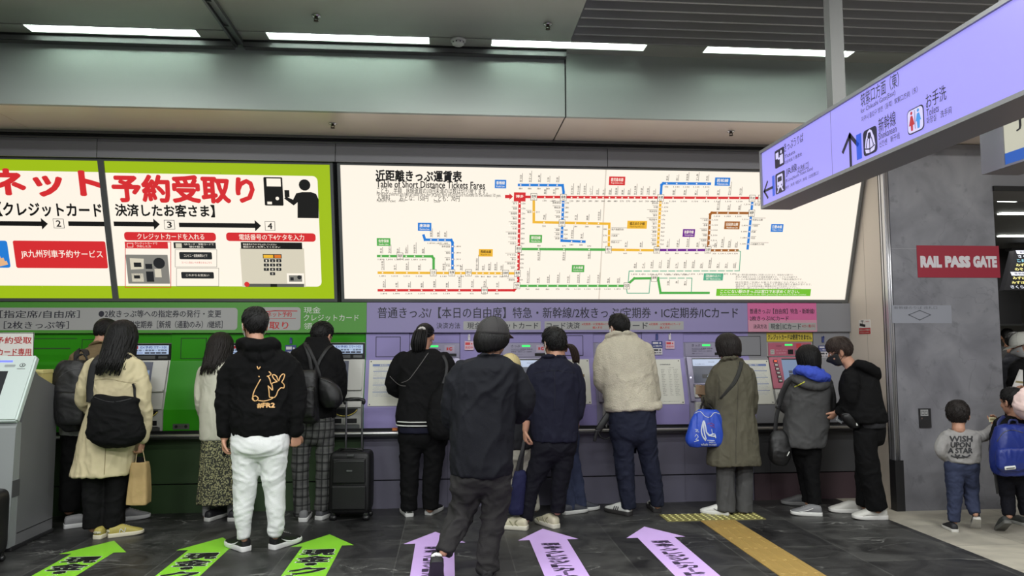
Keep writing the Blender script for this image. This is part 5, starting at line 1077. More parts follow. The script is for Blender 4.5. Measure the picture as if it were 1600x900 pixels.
        if name in ('trousers', 'jeans'): it, fac = 9, .6
        me = fuse(bm, voxel, it, fac)
        if amp: folds(me, amp*(1.5 if name in ('trousers', 'jeans', 'jacket', 'coat', 'hoodie', 'shirt', 'sweatshirt', 'cardigan', 'top') else 1.1), freq, seed, spots, fine, sharp)
        s.bvh[name] = BVHTree.FromPolygons([tuple(v.co) for v in me.vertices], [tuple(p.vertices) for p in me.polygons])
        s.objs[name] = link(name, smooth(me), m, s.t, label); return s.objs[name]
    def cast(s, x, y, names=None, dy=0.):
        best = None
        for nme in (names or s.bvh):
            h = s.bvh[nme].ray_cast(CO, ray(x, y).normalized())
            if h[0] is not None and (best is None or h[3] < best[3]): best = h
        return (best[0], best[1]) if best else (s.p(x, y, dy), V((0, -1, 0)))
    def on(s, pts, lift=.004, names=None, per=4, dy=0.):
        S = crs(pts, per); out = []
        for x, y in S: c, n = s.cast(x, y, names, dy); out.append(c+(n if n.y < 0 else -n)*lift)
        return out
    def printed(s, par, m, name, lines, wd=.005, names=None, label=None):
        bm = BM()
        for L in lines: tube(bm, s.on(L, .0015, names), (wd, wd), 6, 1)
        return link(name, bm, m, par, label)
    def printed_text(s, par, m, name, txt, box4, garment, bold=.03, label=None):
        """letters laid onto the cloth where they sit in the photo"""
        vv, ff, lo, hi = glyphs(txt, 2); x0, y0, x1, y1 = box4; bm = BM(); q = (vv-lo)/(hi-lo)
        for sx, sy in ((0, 0), (bold, 0), (-bold, 0), (0, bold*.7), (0, -bold*.7)):
            vs = []
            for a, b in q:
                c, n = s.cast(x0+a*(x1-x0)+sx*(y1-y0), y1+b*(y0-y1)+sy*(y1-y0), [garment]); vs.append(bm.verts.new(c+(n if n.y < 0 else -n)*(.0028+.0002*abs(sx+sy*2)/max(bold, .01))))
            for f in ff:
                try: bm.faces.new([vs[i] for i in f])
                except ValueError: pass
        return link(name, bm, m, par, label)
    # ---- shoes
    def shoe(s, x, y, yaw=0., L=.27, up=(30, 30, 32), sole=(210, 210, 205), mark=None, mcol=(220, 220, 220), W=1., pitch=0., at=None, high=0., heel=None, laces=True, roll=0.):
        key = 'shoe_%d_%d_%d' % up; mu = mat(key, up, .6, var=.06, vscale=30, bump=.1, bscale=400); mso = mat('sole_%d_%d_%d' % sole, sole, .6)
        q = at if at is not None else onZ(x, y, 0)
        M = Matrix.Translation(q) @ Matrix.Rotation(-math.radians(yaw), 4, 'Z') @ Matrix.Rotation(math.radians(pitch), 4, 'X') @ Matrix.Rotation(math.radians(roll), 4, 'Y')
        k = L/.27; ys = (.0, .03, .11, .24, .38, .52, .68, .84, .95, 1.); ws = tuple(v*W for v in (.024, .033, .036, .036, .038, .043, .048, .046, .034, .012)); hs = (.074, .092, .096+high, .100+high, .102, .088, .069, .055, .046, .034)
        R = []; n = 18
        for a, w_, h in zip(ys, ws, hs):
            zc, hh = (h+.012)/2, (h-.012)/2
            R.append([M @ V((k*w_*np.sign(math.cos(t))*abs(math.cos(t))**.7, k*.27*a, k*(zc+hh*np.sign(math.sin(t))*abs(math.sin(t))**.8))) for t in np.linspace(0, 2*math.pi, n, endpoint=False)])
        bm = BM(); rings(bm, R); sh = link('shoe', bm, mu, s.t)
        out = [(k*(w_+.005)*sg, k*.27*a) for sg in (1,) for a, w_ in zip(ys, ws)]; poly = out+[(-a, b) for a, b in out[::-1]]; poly = [(a, b-.004*k if b < .01 else b+.003*k) for a, b in poly]
        bm = BM(); st = .030*k; lay = [[bm.verts.new(M @ V((a*g, b, z+(.010*k*(b/(k*.27))**4 if z < .02 else 0)))) for a, b in poly] for z, g in ((0, .93), (.006*k, 1.), (st, 1.), (st+.006*k, .95))]
        m_ = len(poly)
        for A_, B_ in zip(lay, lay[1:]):
            for i in range(m_): f = bm.faces.new((A_[i], A_[(i+1) % m_], B_[(i+1) % m_], B_[i])); f.smooth = True
        bm.faces.new(lay[0][::-1]); bm.faces.new(lay[-1]); link('sole', bm, mso, sh)
        def side(a, z, sg): w_ = interp(a, ys, ws); h = interp(a, ys, hs); t = (z-(h+.012)/2)/((h-.012)/2); return M @ V((sg*k*(w_*max(1-abs(t)**2.5, .02)**.35+.0025), k*.27*a, k*z))
        if mark:
            bm = BM()
            for Ls, r in mark:
                for sg in (-1, 1): tube(bm, [side(a, z, sg) for a, z in Ls], [k*v for v in r] if isinstance(r, (list, tuple)) else k*r, 8, 3)
            link('shoe_mark', bm, mat('mark_%d_%d_%d' % mcol, mcol, .5), sh)
        if heel:
            bm = BM(); tube(bm, [M @ V((-.022*k, .006*k, .055*k)), M @ V((0, -.004*k, .058*k)), M @ V((.022*k, .006*k, .055*k))], (.012*k, .012*k), 8); link('heel_tab', bm, mat('mark_%d_%d_%d' % heel, heel, .5), sh)
        if laces:
            bm = BM()
            for j in range(4):
                a = .42+.075*j; h = interp(a, ys, hs); w_ = .014; tube(bm, [M @ V((-k*w_, k*.27*a, k*(h-.005))), M @ V((0, k*.27*(a+.012), k*(h-.0005))), M @ V((k*w_, k*.27*a, k*(h-.005)))], k*.0026, 6, 2)
            link('laces', bm, mso if not laces == 'dark' else m_blk, sh)
        an = M @ V((0, k*.06, k*.07)); s.body and ellip(s.body, M @ V((0, k*.10, k*.045)), (.022*k, .022*k, .022*k)); s.body and tube(s.body, [M @ V((0, k*.07, k*.04)), M @ V((0, k*.09, k*.03)), M @ V((0, k*.20, k*.026))], [.024*k, .022*k, .016*k], 10)
        return sh
    # ---- hair
    def lim(s, ph, front=62, side=84, ear=108, back=142):
        a = abs((math.degrees(ph)+180) % 360-180); return math.radians(interp(a, (0, 45, 75, 105, 130, 180), (front, front+4, side, ear, back-4, back)))
    def hair_cap(s, bm, vol=.014, lims={}, nph=40, nth=14, seed=0, top=0.):
        G = []; rnd = np.random.RandomState(seed)
        for i in range(nth+1):
            row = []
            for j in range(nph):
                ph = 2*math.pi*j/nph; th = s.lim(ph, **lims)*i/nth; e = vol*(1-.75*(i/nth)**3)+top*max(math.cos(th), 0); row.append(s.M @ hpt(max(th, .02), ph, 1., e))
            G.append(row)
        inn = [[s.M @ hpt(s.lim(2*math.pi*j/nph, **lims)*1.0, 2*math.pi*j/nph, .93) for j in range(nph)]]
        rings(bm, G+inn, True)
    def hair_short(s, m, seed=1, vol=.016, n=300, length=.5, lift=.010, top=.006, lims={}, messy=.25, swirl=.5, r=.0062):
        rnd = random.Random(seed); bm = BM(); s.hair_cap(bm, vol, lims, top=top)
        for i in range(n):
            ph = rnd.uniform(-math.pi, math.pi); L = s.lim(ph, **lims); th = L*math.sqrt(rnd.random()); pts, rad = [], []
            dph = rnd.gauss(0, messy)+swirl*(1 if th < .6 else .3)*rnd.uniform(.2, 1); q = length*rnd.uniform(.6, 1.1)
            for k in range(5):
                t = k/4; tt = min(th+q*t, L+.10); e = vol*(1-.7*min(tt/L, 1)**3)+top*max(math.cos(tt), 0)+lift*t**1.5*rnd.uniform(.4, 1)*(1-.6*(tt/L)**4)-.002
                pts.append(s.M @ hpt(tt, ph+dph*t, 1., e)); rad.append(r*s.hs*(1-.85*t)*(1 if k else .8))
            tube(bm, pts, rad, 5, 2, flat=.55, round_ends=False)
        return link('hair', bm, m, s.t)
    def hair_long(s, m, zend, seed=1, vol=.018, n=240, r=.010, bangs=62, back=.0, narrow=.85, flip=0., part=0., spread=.02, face=58, wave=.004, ragged=.015, body_y=None):
        """hair falling from the crown to zend (head units); face = half angle left open in front"""
        rnd = random.Random(seed); bm = BM(); s.hair_cap(bm, vol, dict(front=bangs, side=88, ear=112, back=128))
        for i in range(n):
            ph = rnd.uniform(-math.pi, math.pi); a = abs(math.degrees(ph)); front = a < face; th0 = rnd.uniform(.05, .9); pts, rad = [], []
            if front: zz = None; L = math.radians(bangs)*rnd.uniform(.9, 1.08)
            ze = zend+rnd.uniform(0, ragged)+(.02 if a < 85 else 0)
            N = 8
            side0 = hpt(math.pi/2, ph, 1., vol)
            for k in range(N+1):
                t = k/N
                if front: p = hpt(th0+(L-th0)*t, ph+part*t, 1., vol*(1-.5*t)+.003)
                else:
                    if t < .45: p = hpt(th0+(math.pi/2-th0)*(t/.45), ph, 1., vol+.004*rnd.random())
                    else:
                        u = (t-.45)/.55; zt = side0.z+(ze-side0.z)*u; f = 1-(1-narrow)*u+flip*u*u
                        p = V((side0.x*f+wave*math.sin(u*6+i), side0.y*f-back*u**1.3*(1 if side0.y < .03 else .2), zt))
                pts.append(s.M @ p); rad.append(r*s.hs*(.75+.45*math.sin(math.pi*min(t*1.1, 1)))*(1 if t < .85 else .45))
            tube(bm, pts, rad, 6, 1, flat=.6, round_ends=False)
        return link('hair', bm, m, s.t)
    def hair_pony(s, m, tie=(0, -.112, .045), tail=((0, -.135, .03), (0, -.14, -.04), (0, -.12, -.13)), seed=1, w=.03, vol=.007, n=150, nt=60, tm=None, scr=None):
        rnd = random.Random(seed); bm = BM(); s.hair_cap(bm, vol, dict(front=58, side=80, ear=100, back=122)); T = V(tie)
        for i in range(n):
            ph = rnd.uniform(-math.pi, math.pi); L = s.lim(ph, 58, 80, 100, 122)*rnd.uniform(.55, 1); p0 = hpt(L, ph, 1., .002); d0 = (p0-HC_).normalized(); d1 = (T-HC_).normalized(); pts = []
            for k in range(7):
                t = k/6; d = d0.lerp(d1, t)
                if d.length < .15: d = V((0, -.2, 1))
                d.normalize(); pts.append(s.M @ (HC_+V((d.x*HA[0], d.y*HA[1], d.z*HA[2]))+d*(vol*(.6+.5*math.sin(math.pi*t)+.5*t))))
            tube(bm, pts, [.0065*s.hs]*6+[.004*s.hs], 5, 1, flat=.5, round_ends=False)
        h = link('hair', bm, m, s.t)
        bm = BM()
        for i in range(nt):
            a = rnd.uniform(0, 2*math.pi); q = math.sqrt(rnd.random()); ox, oy = math.cos(a)*q, math.sin(a)*q*.6; pts = [s.M @ (T+V((ox*.010, .012, oy*.010)))]; m_ = len(tail)
            e = rnd.uniform(.88, 1.04)
            for k, c in enumerate(tail): f = w*(.5+.6*math.sin(math.pi*min((k+1)/m_, 1)*.75)); c2 = T.lerp(V(c), e) if k == m_-1 else V(c); pts.append(s.M @ (c2+V((ox*f, oy*f, 0))))
            tube(bm, pts, [.005*s.hs]+[.0062*s.hs]*(m_-1)+[.002*s.hs], 5, 3, round_ends=False)
        link('ponytail', bm, tm or m, h)
        if scr:
            bm = BM(); c = s.M @ (T+V((0, -.006, 0))); ax = (s.M.to_3x3() @ V((1, 0, 0))).normalized(); ay = (s.M.to_3x3() @ V((0, .3, 1))).normalized()
            for k in range(9): a = k*2*math.pi/9; ellip(bm, c+ax*math.cos(a)*.024+ay*math.sin(a)*.021, (.014, .014, .012), None, 10, 7)
            link('hair_tie', bm, scr, h)
    def mask(s, m, low=-.098, loops=True):
        bm = BM(); G = []
        for i in range(9):
            z = -.004+(low+.004)*i/8; row = []
            for j in range(17):
                a = math.radians(-82+164*j/16); rx = .074-.018*(i/8)**1.5; ry = .098-.030*((i/8)**3)+.030*math.exp(-((i-2.6)/2.)**2)*math.exp(-(a/.35)**2); row.append(s.M @ V((math.sin(a)*rx, .012+math.cos(a)*(ry-.004), z-.014*(abs(a)/1.43)**2*(i/8-.5)*2)))
            G.append(row)
        for A_, B_ in zip(G, G[1:]):
            va = [bm.verts.new(p) for p in A_]; vb = [bm.verts.new(p) for p in B_]
            for j in range(16): f = bm.faces.new((va[j], va[j+1], vb[j+1], vb[j])); f.smooth = True
        bmesh.ops.remove_doubles(bm, verts=list(bm.verts), dist=.0004); bmesh.ops.solidify(bm, geom=list(bm.faces), thickness=.002)
        o = link('face_mask', bm, m, s.t)
        for sg in (-1, 1):
            bm = BM(); tube(bm, [s.M @ V(q) for q in ((sg*.072, .022, -.008), (sg*.086, .0, .020), (sg*.094, -.02, .012), (sg*.091, -.022, -.018), (sg*.078, .012, -.05), (sg*.066, .03, -.062))], .0022*s.hs, 6, 3); link('ear_loop', bm, m, o)
        return o
    def cap(s, m, brim_m, vol=.016, size=1., seam=None):
        bm = BM(); G = []; n = 36
        for i in range(11):
            th = math.radians(4+88*i/10); G.append([s.M @ hpt(th, 2*math.pi*j/n, 1.0, vol+.004*math.sin(th)+(.004 if i == 10 else 0)) for j in range(n)])
        G.append([s.M @ hpt(math.radians(92), 2*math.pi*j/n, .96) for j in range(n)]); rings(bm, G)
        o = link('cap', bm, m, s.t)
        bm = BM(); b2 = BM(); ro, ri = [], []
        for k in range(13):
            a = math.radians(-62+124*k/12); i_ = hpt(math.radians(86), a, 1.0, vol-.002); e = max(math.cos(a*1.35), 0)**.7; ou = i_+V((math.sin(a)*.012, .072*e, -.022*e-.010*abs(math.sin(a)))); mid = i_.lerp(ou, .5)+V((0, 0, .006*e)); ri.append((i_, mid, ou))
        vs = [[b2.verts.new(s.M @ p) for p in r] for r in ri]
        for A_, B_ in zip(vs, vs[1:]):
            for j in range(2): f = b2.faces.new((A_[j], A_[j+1], B_[j+1], B_[j])); f.smooth = True
        bmesh.ops.solidify(b2, geom=list(b2.faces), thickness=.004); link('brim', b2, brim_m, o)
        bm = BM(); ellip(bm, s.M @ hpt(0, 0, 1., vol+.003), (.007*s.hs, .007*s.hs, .004*s.hs), None, 10, 6); link('top_button', bm, m, o)
        bm = BM()
        for k in range(6): tube(bm, [s.M @ hpt(math.radians(t), k*math.pi/3, 1.0, vol+.0035) for t in (4, 25, 50, 75, 90)], .0014, 5, 2)
        link('seams', bm, seam or m, o); return o
# ---- bags and other carried things, measured the same way
class Carried(Person):
    def __init__(s, name, label, cat, per, x, y, dy=0., group=None):
        s.Y, s.k = per.Y, per.k; b = onY(x, y, per.Y+dy); s.t = thing(name, label, cat, b, group); s.bvh = dict(per.bvh); s.objs = {}; s.body = BM(); s.per = per
    def strap(s, pts, wd, m, name='strap', lift=.006, names=None, dy=0., thick=.003, world=None, per=3, ref=(1, 0, 0)):
        bm = BM(); P = world or s.on(pts, lift, names, per, dy); tube(bm, P, (wd/2, thick), 8, 1, ref=ref); return link(name, bm, m, s.t)
def backpack(per, label, name, R, dy, m, mp, pocket=None, top=None, straps=(), amp=.006, seed=3, smat=None, zips=(), group=None):
    y1 = R[-1][0]; xc = (R[len(R)//2][1]+R[len(R)//2][2])/2
    b = Carried(name, label, 'bag', per, xc, y1, dy)
    b.garment('main_bag', m, [[(r[0], r[1], r[2], dy, r[3], 3.2) for r in R]], voxel=.008, amp=amp, freq=(7, 7, 7), seed=seed, inner=False)
    if pocket: b.garment('front_pocket', mp, [[(r[0], r[1], r[2], dy-r[3], r[4], 3.) for r in pocket]], voxel=.007, amp=amp*.7, freq=(9, 9, 9), seed=seed+1, inner=False)
    if top:
        bm = BM(); tube(bm, [b.p(x, y, dy-.02) for x, y in top], (.009, .006), 8); link('handle', bm, smat or mp, b.t)
    for pts, wd in straps: b.strap(pts, wd, smat or mp, 'strap', .008, [k for k in per.bvh])
    for pts in zips:
        bm = BM(); tube(bm, b.on(pts, .001, ['main_bag']+(['front_pocket'] if pocket else [])), .0028, 6, 1); link('zip', bm, mat('zip_grey', (90, 90, 92), .4, .5), b.t)
    return b
# ================================================================== PEOPLE AT THE GREEN MACHINES
f_khaki = fabric('khaki_cloth', (116, 100, 74)); f_black = fabric('black_cloth', (17, 17, 18)); f_blk2 = fabric('black_cotton', (14, 14, 15), var=.2); f_blknyl = mat('black_nylon', (15, 15, 16), .5, var=.15, bump=.15, bscale=250); f_strap = mat('black_webbing', (20, 20, 22), .6, bump=.2, bscale=400)
f_beige = fabric('beige_gabardine', (194, 182, 148), .7, var=.06, bump=.12); f_cream = fabric('cream_knit', (200, 198, 182), .85, var=.05, bump=.3, bscale=260)
# --- man with large backpack
P = Person('person in a khaki jacket with a large black backpack beside the grey kiosk', (118, 820))
P.head(165, 522, yaw=20, pitch=-18, neck=(152, 549, 0), dy=.14)
P.garment('jacket', f_khaki, [[(536, 146, 178, .06, .07), (543, 140, 182, .05, .085), (553, 120, 198, .03, .11), (575, 108, 206, .02, .14), (610, 104, 203, 0, .145), (645, 98, 196, 0, .145), (668, 96, 190, 0, .15)]],
          [[(126, 560, .04, 15), (106, 600, .05, 14), (100, 636, .10, 13), (118, 650, .20, 10)], [(192, 560, .06, 15), (202, 600, .12, 13), (200, 630, .18, 12), (190, 640, .22, 9)]], seed=1)
P.forearm([P.p(118, 650, .20), P.p(126, 650, .22)]); P.hand(P.p(128, 650, .23), (1, .25, .2), (.1, 0, -1), -1)
P.forearm([P.p(190, 640, .22), P.p(184, 640, .23)]); P.hand(P.p(182, 640, .235), (-1, .25, .2), (-.1, 0, -1), 1)
bm = BM(); tube(bm, [P.p(*q) for q in ((141, 541, .02), (150, 535, -.02), (168, 535, -.02), (180, 541, .04))], (.018, .010), 8); link('collar', bm, f_khaki, P.t)
P.garment('shirt_hem', fabric('grey_shirt', (150, 150, 148)), [[(660, 98, 188, 0, .138), (670, 95, 189, 0, .145), (678, 96, 188, 0, .145)]], seed=4, amp=.005, inner=False)
P.garment('trousers', f_blk2, [[(664, 100, 186, 0, .13), (685, 97, 186, 0, .14), (704, 99, 184, 0, .13)]], [[(119, 696, 0, 21), (114, 742, .01, 17), (110, 770, .0, 16), (108, 797, 0, 14)], [(164, 696, 0, 21), (176, 742, .06, 17), (186, 770, .08, 16), (190, 794, .1, 14)]], seed=5)
P.shoe(100, 826, 58, .28, (128, 128, 130), (196, 196, 196), [(((.5, .03), (.62, .055), (.45, .075)), .003)], (150, 150, 152)); P.shoe(178, 815, 62, .28, (128, 128, 130), (206, 206, 206))
P.hair_short(HB_, 11, .010, 320, .34, .006, .010, dict(front=60, side=76, ear=92, back=126), .15)
P.finish()
backpack(P, 'large black backpack on the back of the person beside the grey kiosk', 'backpack', [(563, 100, 134, .05), (572, 90, 138, .08), (595, 84, 140, .10), (630, 84, 139, .11), (660, 92, 134, .10), (673, 104, 130, .07)], -.20, f_blknyl, f_blknyl, [(612, 92, 132, .10, .03), (620, 88, 135, .10, .05), (655, 92, 132, .10, .05), (664, 98, 128, .10, .03)], [(116, 566), (122, 556), (132, 554), (136, 562)],
         [([(122, 568), (120, 555), (126, 547), (134, 549), (136, 556)], .045)], seed=8, smat=f_strap, zips=([(92, 590), (108, 579), (124, 577), (134, 584)],))
# --- woman in the trench coat
P = Person('person in a beige trench coat holding a brown paper bag', (176, 838))
P.head(192, 527, hh=.225, yaw=15, pitch=-6, neck=(185, 556, 0), dy=.03)
P.garment('coat', f_beige, [[(551, 170, 202, 0, .06), (557, 156, 210, 0, .08), (566, 143, 219, 0, .105), (585, 138, 219, 0, .125), (615, 139, 216, 0, .125), (640, 138, 217, .01, .13), (680, 127, 215, .01, .15), (715, 120, 210, .01, .165), (741, 114, 205, .01, .17, 2.6)]],
          [[(147, 570, 0, 12), (135, 598, .02, 12.5), (129, 622, .05, 11), (138, 638, .14, 9.5), (150, 640, .19, 8)], [(212, 571, 0, 12), (222, 605, .0, 12.5), (225, 640, .0, 11), (227, 664, -.01, 10), (224, 685, -.02, 8.5)]], seed=7, amp=.010, freq=(9, 6, 3.2),
          spots=[(P.p(222, 620, 0), .12, .6)])
P.printed(P.t, mat('seam_beige', (150, 138, 106), .8), 'yoke_seam', [[(147, 594), (170, 592), (190, 596), (212, 599)]], .0022, ['coat']); P.printed(P.t, mat('seam_beige'), 'back_vent', [[(165, 700), (164, 720), (163, 741)]], .003, ['coat'])
bm = BM(); tube(bm, [P.p(*q) for q in ((172, 556, -.05), (183, 551, -.085), (200, 553, -.06), (208, 559, .02))], (.022, .010), 8); link('collar', bm, f_beige, P.t)
bm = BM(); tube(bm, [P.p(226, 664, -.01), P.p(225, 670, -.012)], P.k*11.3, 14, 2); link('cuff', bm, f_beige, P.t)
P.forearm([P.p(150, 640, .19), P.p(157, 640, .20)]); P.hand(P.p(159, 640, .20), (1, .2, .2), (.2, 0, -1), -1, sc=.92)
P.forearm([P.p(224, 684, -.02), P.p(222, 690, -.02)], .03, .024); P.hand(P.p(221.5, 690, -.02), (-.1, .05, -1), (-1, .25, 0), 1, .75, .92)
P.garment('trousers', f_blk2, [[(690, 136, 206, .01, .13), (720, 132, 203, .01, .13)]], [[(149, 725, 0, 17), (147, 765, 0, 16), (147, 800, 0, 15.5), (147, 824, 0, 15)], [(185, 725, .03, 17), (182, 765, .03, 16), (179, 800, .03, 15.5), (177, 822, .03, 15.5)]], seed=9, flat=1.1)
NM = [(((.30, .035), (.33, .068), (.43, .038), (.46, .07)), .0042)]
for x, y, yw in ((151, 843, 8), (169, 840, 62)): P.shoe(x, y, yw, .25, (160, 147, 74), (196, 190, 168), NM, (196, 196, 186), heel=(170, 166, 140))
P.hair_long(HB_, -.335, 12, .020, 330, .0105, back=.075, narrow=1.02, ragged=.075, wave=.016, face=62)
P.finish()
B = Carried('shoulder_bag', 'large slouchy black shoulder bag across the back of the beige trench coat', 'bag', P, 180, 698, -.2)
B.garment('bag_body', f_blk2, [[(617, 149, 150, -.17, .02), (622, 145, 212, -.19, .05), (632, 142, 216, -.20, .075), (655, 138, 222, -.21, .09), (678, 136, 227, -.21, .095), (692, 148, 218, -.2, .08), (699, 165, 196, -.2, .04)]], voxel=.008, amp=.011, freq=(5, 5, 9), seed=31, inner=False)
B.strap([(143, 628), (143, 605), (146, 580), (151, 566), (160, 556), (172, 549)], .062, f_strap, 'strap', .010, ['coat']); B.strap([(210, 626), (210, 612), (207, 600)], .02, f_strap, 'strap', .008, ['coat'])
B.printed(B.t, mat('black_seam', (48, 48, 50), .5), 'opening_seam', [[(148, 621), (165, 627), (182, 628), (205, 623)]], .003, ['bag_body'])
m_kraft = mat('kraft_paper', (166, 140, 94), .75, var=.06, bump=.2, bscale=40)
B = Carried('paper_bag', 'brown paper bag hanging from the hand of the person in the trench coat', 'bag', P, 216, 786, 0)
B.garment('bag_body', m_kraft, [[(722, 207, 231, 0, .045, 5), (735, 206, 232, 0, .055, 6), (760, 203, 233, 0, .062, 7), (785, 200.5, 233, 0, .066, 8), (786.5, 202, 232, 0, .06, 8)]], voxel=.006, amp=.006, freq=(6, 6, 4), seed=12, inner=False, it=1)
for dy in (-.035, .035):
    bm = BM(); tube(bm, [B.p(212, 724, dy), B.p(214, 709, dy*.7), B.p(220, 698.5, dy*.2-.01), B.p(224, 708, dy*.7), B.p(227, 724, dy)], .0032, 8, 4); link('handle', bm, mat('paper_twine', (190, 170, 130), .7), B.t)
B = Carried('small_pouch', 'small dark pouch sticking out of the brown paper bag', 'pouch', P, 221, 724, 0); B.garment('pouch_body', f_blk2, [[(714, 214, 222, 0, .02), (718, 213, 226, 0, .03), (726, 215, 228, 0, .03), (731, 218, 226, 0, .02)]], voxel=.005, amp=.004, seed=2, inner=False)
# --- woman in the cream cardigan
P = Person('person in a cream cardigan and long patterned skirt', (343, 810))
P.head(345, 543, hh=.222, yaw=18, pitch=-12, neck=(341, 568, .0), dy=.06)
P.garment('cardigan', f_cream, [[(563, 328, 356, 0, .06), (569, 319, 364, 0, .085), (578, 313, 369, 0, .11), (600, 315, 371, 0, .125), (635, 314, 372, 0, .13), (665, 313, 372, 0, .135), (686, 314, 371, 0, .135)]],
          [[(319, 578, 0, 9), (313, 604, 0, 9), (313, 630, .02, 8.5), (318, 648, .10, 8), (328, 655, .17, 7)], [(366, 578, 0, 9), (371, 606, .02, 9), (371, 630, .06, 8.5), (365, 645, .14, 7.5), (358, 648, .18, 7)]], seed=13, amp=.008, freq=(7, 7, 4))
for x, y, sd in ((331, 655, -1), (358, 648, 1)): P.hand(P.p(x, y, .18), (-.9*sd, .25, .5), (-sd*.2, .3, -1), sd, sc=.9)
m = mat('floral_skirt', (60, 62, 48), .8); N, L, Bs = nodes_of(m); tc = N.new('ShaderNodeTexCoord'); vo = N.new('ShaderNodeTexVoronoi'); vo.inputs['Scale'].default_value = 78; n1 = N.new('ShaderNodeTexNoise'); n1.inputs['Scale'].default_value = 60; n1.inputs['Detail'].default_value = 3; L.new(tc.outputs['Object'], vo.inputs['Vector']); L.new(tc.outputs['Object'], n1.inputs['Vector'])
L.new(mixc(mapr(mathn('ADD', vo.outputs['Distance'], mathn('MULTIPLY', n1.outputs['Fac'], .6)), .70, .84, 1, 0), lin((44, 46, 38)), lin((152, 149, 110))), Bs.inputs['Base Color'])
P.garment('skirt', m, [[(678, 319, 366, 0, .12), (700, 316, 371, 0, .135), (740, 313, 374, 0, .15), (770, 310.5, 377, 0, .165), (784, 309, 378, 0, .17)]], seed=15, amp=.020, freq=(13, 13, 1.0), fine=.2)
for x in (323, 362): tube(P.body, [P.p(x, 770, 0), P.p(x, 790, 0), P.p(x, 806, .0)], [.042, .036, .030], 12)
for x in (323, 362):
    bm = BM(); tube(bm, [P.p(x, 782, 0), P.p(x, 792, 0), P.p(x, 803, .0)], [.041, .037, .036], 14); link('sock', bm, fabric('grey_sock', (138, 138, 138)), P.t)
P.shoe(323, 815, 22, .245, (26, 26, 30), (190, 190, 186), laces=False); P.shoe(361, 815, 5, .245, (26, 26, 30), (190, 190, 186), laces=False)
P.hair_long(HDB, -.285, 16, .018, 300, .0105, back=.05, narrow=.98, ragged=.06, wave=.010, face=60)
P.finish()
# --- man in the printed hoodie
P = Person('person in a black rabbit print hoodie and light grey trousers', (404, 862))
P.head(398, 510, hh=.236, yaw=-28, pitch=-4, neck=(402, 541, 0), nr=.058)
fh = fabric('black_fleece', (12, 12, 13), .9, var=.2, bump=.3, bscale=220)
def hoodx(bm):
    tube(bm, [P.p(378, 543, .06), P.p(379, 537, -.03), P.p(392, 540, -.105), P.p(410, 542, -.115), P.p(426, 538, -.06), P.p(432, 543, .03)], [.032, .042, .05, .052, .045, .034], 14)
    tube(bm, [P.p(386, 552, -.10), P.p(404, 559, -.125), P.p(424, 552, -.10)], [.03, .045, .03], 12); tube(bm, [P.p(400, 540, .075), P.p(384, 543, .06)], .03, 10); tube(bm, [P.p(400, 540, .075), P.p(428, 545, .05)], .03, 10)
P.garment('hoodie', fh, [[(541, 384, 428, 0, .09), (549, 374, 440, 0, .11), (558, 362, 452, 0, .125), (572, 356, 459, 0, .14), (600, 358, 459, 0, .155), (635, 360, 457, 0, .16), (660, 361, 454, 0, .16), (671, 364, 451, 0, .15), (679, 365, 450, 0, .145)]],
          [[(370, 568, 0, 17), (357, 596, 0, 17), (354, 628, -.01, 15.5), (352, 656, -.01, 13), (351, 676, -.01, 11)], [(447, 567, 0, 17), (459, 590, 0, 17), (463, 622, -.01, 15), (463, 652, -.01, 12.5), (462, 672, -.01, 10.5)]], seed=21, amp=.013, freq=(5, 5, 6), extra=hoodx, spots=[(P.p(352, 640, 0), .1, .8), (P.p(463, 640, 0), .1, .8)])
P.forearm([P.p(351, 672, -.01), P.p(350.5, 684, -.01)], .034, .03); P.hand(P.p(350, 683, -.01), (.02, .1, -1), (1, .1, 0), 1, .55, 1.02)
P.forearm([P.p(462, 668, -.01), P.p(462, 677, -.01)], .034, .03); P.hand(P.p(462, 677, -.012), (.02, .2, -1), (-.55, .8, 0), 1, .75, 1.02)
fg = fabric('light_grey_jersey', (216, 218, 217), .85, var=.05, bump=.25)
P.garment('trousers', fg, [[(672, 363, 451, 0, .145), (686, 362, 452, -.01, .155), (702, 362, 451, -.01, .155), (716, 365, 448, 0, .13)]],
          [[(385, 712, 0, 22.5), (384, 742, 0, 19.5), (382, 775, .005, 16.5), (380, 805, -.005, 14), (381, 828, 0, 11.5), (381.5, 842, 0, 10)], [(428, 712, 0, 22), (427, 742, 0, 18.5), (430, 775, .005, 15.5), (431, 805, -.005, 13.5), (431, 826, 0, 12), (430.5, 838, 0, 10)]], seed=23, amp=.006, freq=(6, 6, 9), spots=[(P.p(383, 745, 0), .09, .8), (P.p(428, 745, 0), .09, .8), (P.p(382, 832, 0), .07, 1.), (P.p(431, 830, 0), .07, 1.), (P.p(406, 705, 0), .1, .7)])
SW = [(((.80, .040), (.62, .026), (.40, .040), (.20, .066)), [.0012, .0075, .0055, .001])]
P.shoe(385.5, 862, -42, .285, (20, 20, 21), (216, 216, 214), SW, (230, 230, 230)); P.shoe(424.5, 859, 32, .285, (20, 20, 21), (216, 216, 214), SW, (230, 230, 230))
P.mask(mat('mask_white', (222, 222, 218), .7)); P.hair_short(HB_, 25, .016, 420, .42, .012, .012, dict(front=60, side=84, ear=104, back=160), .22)
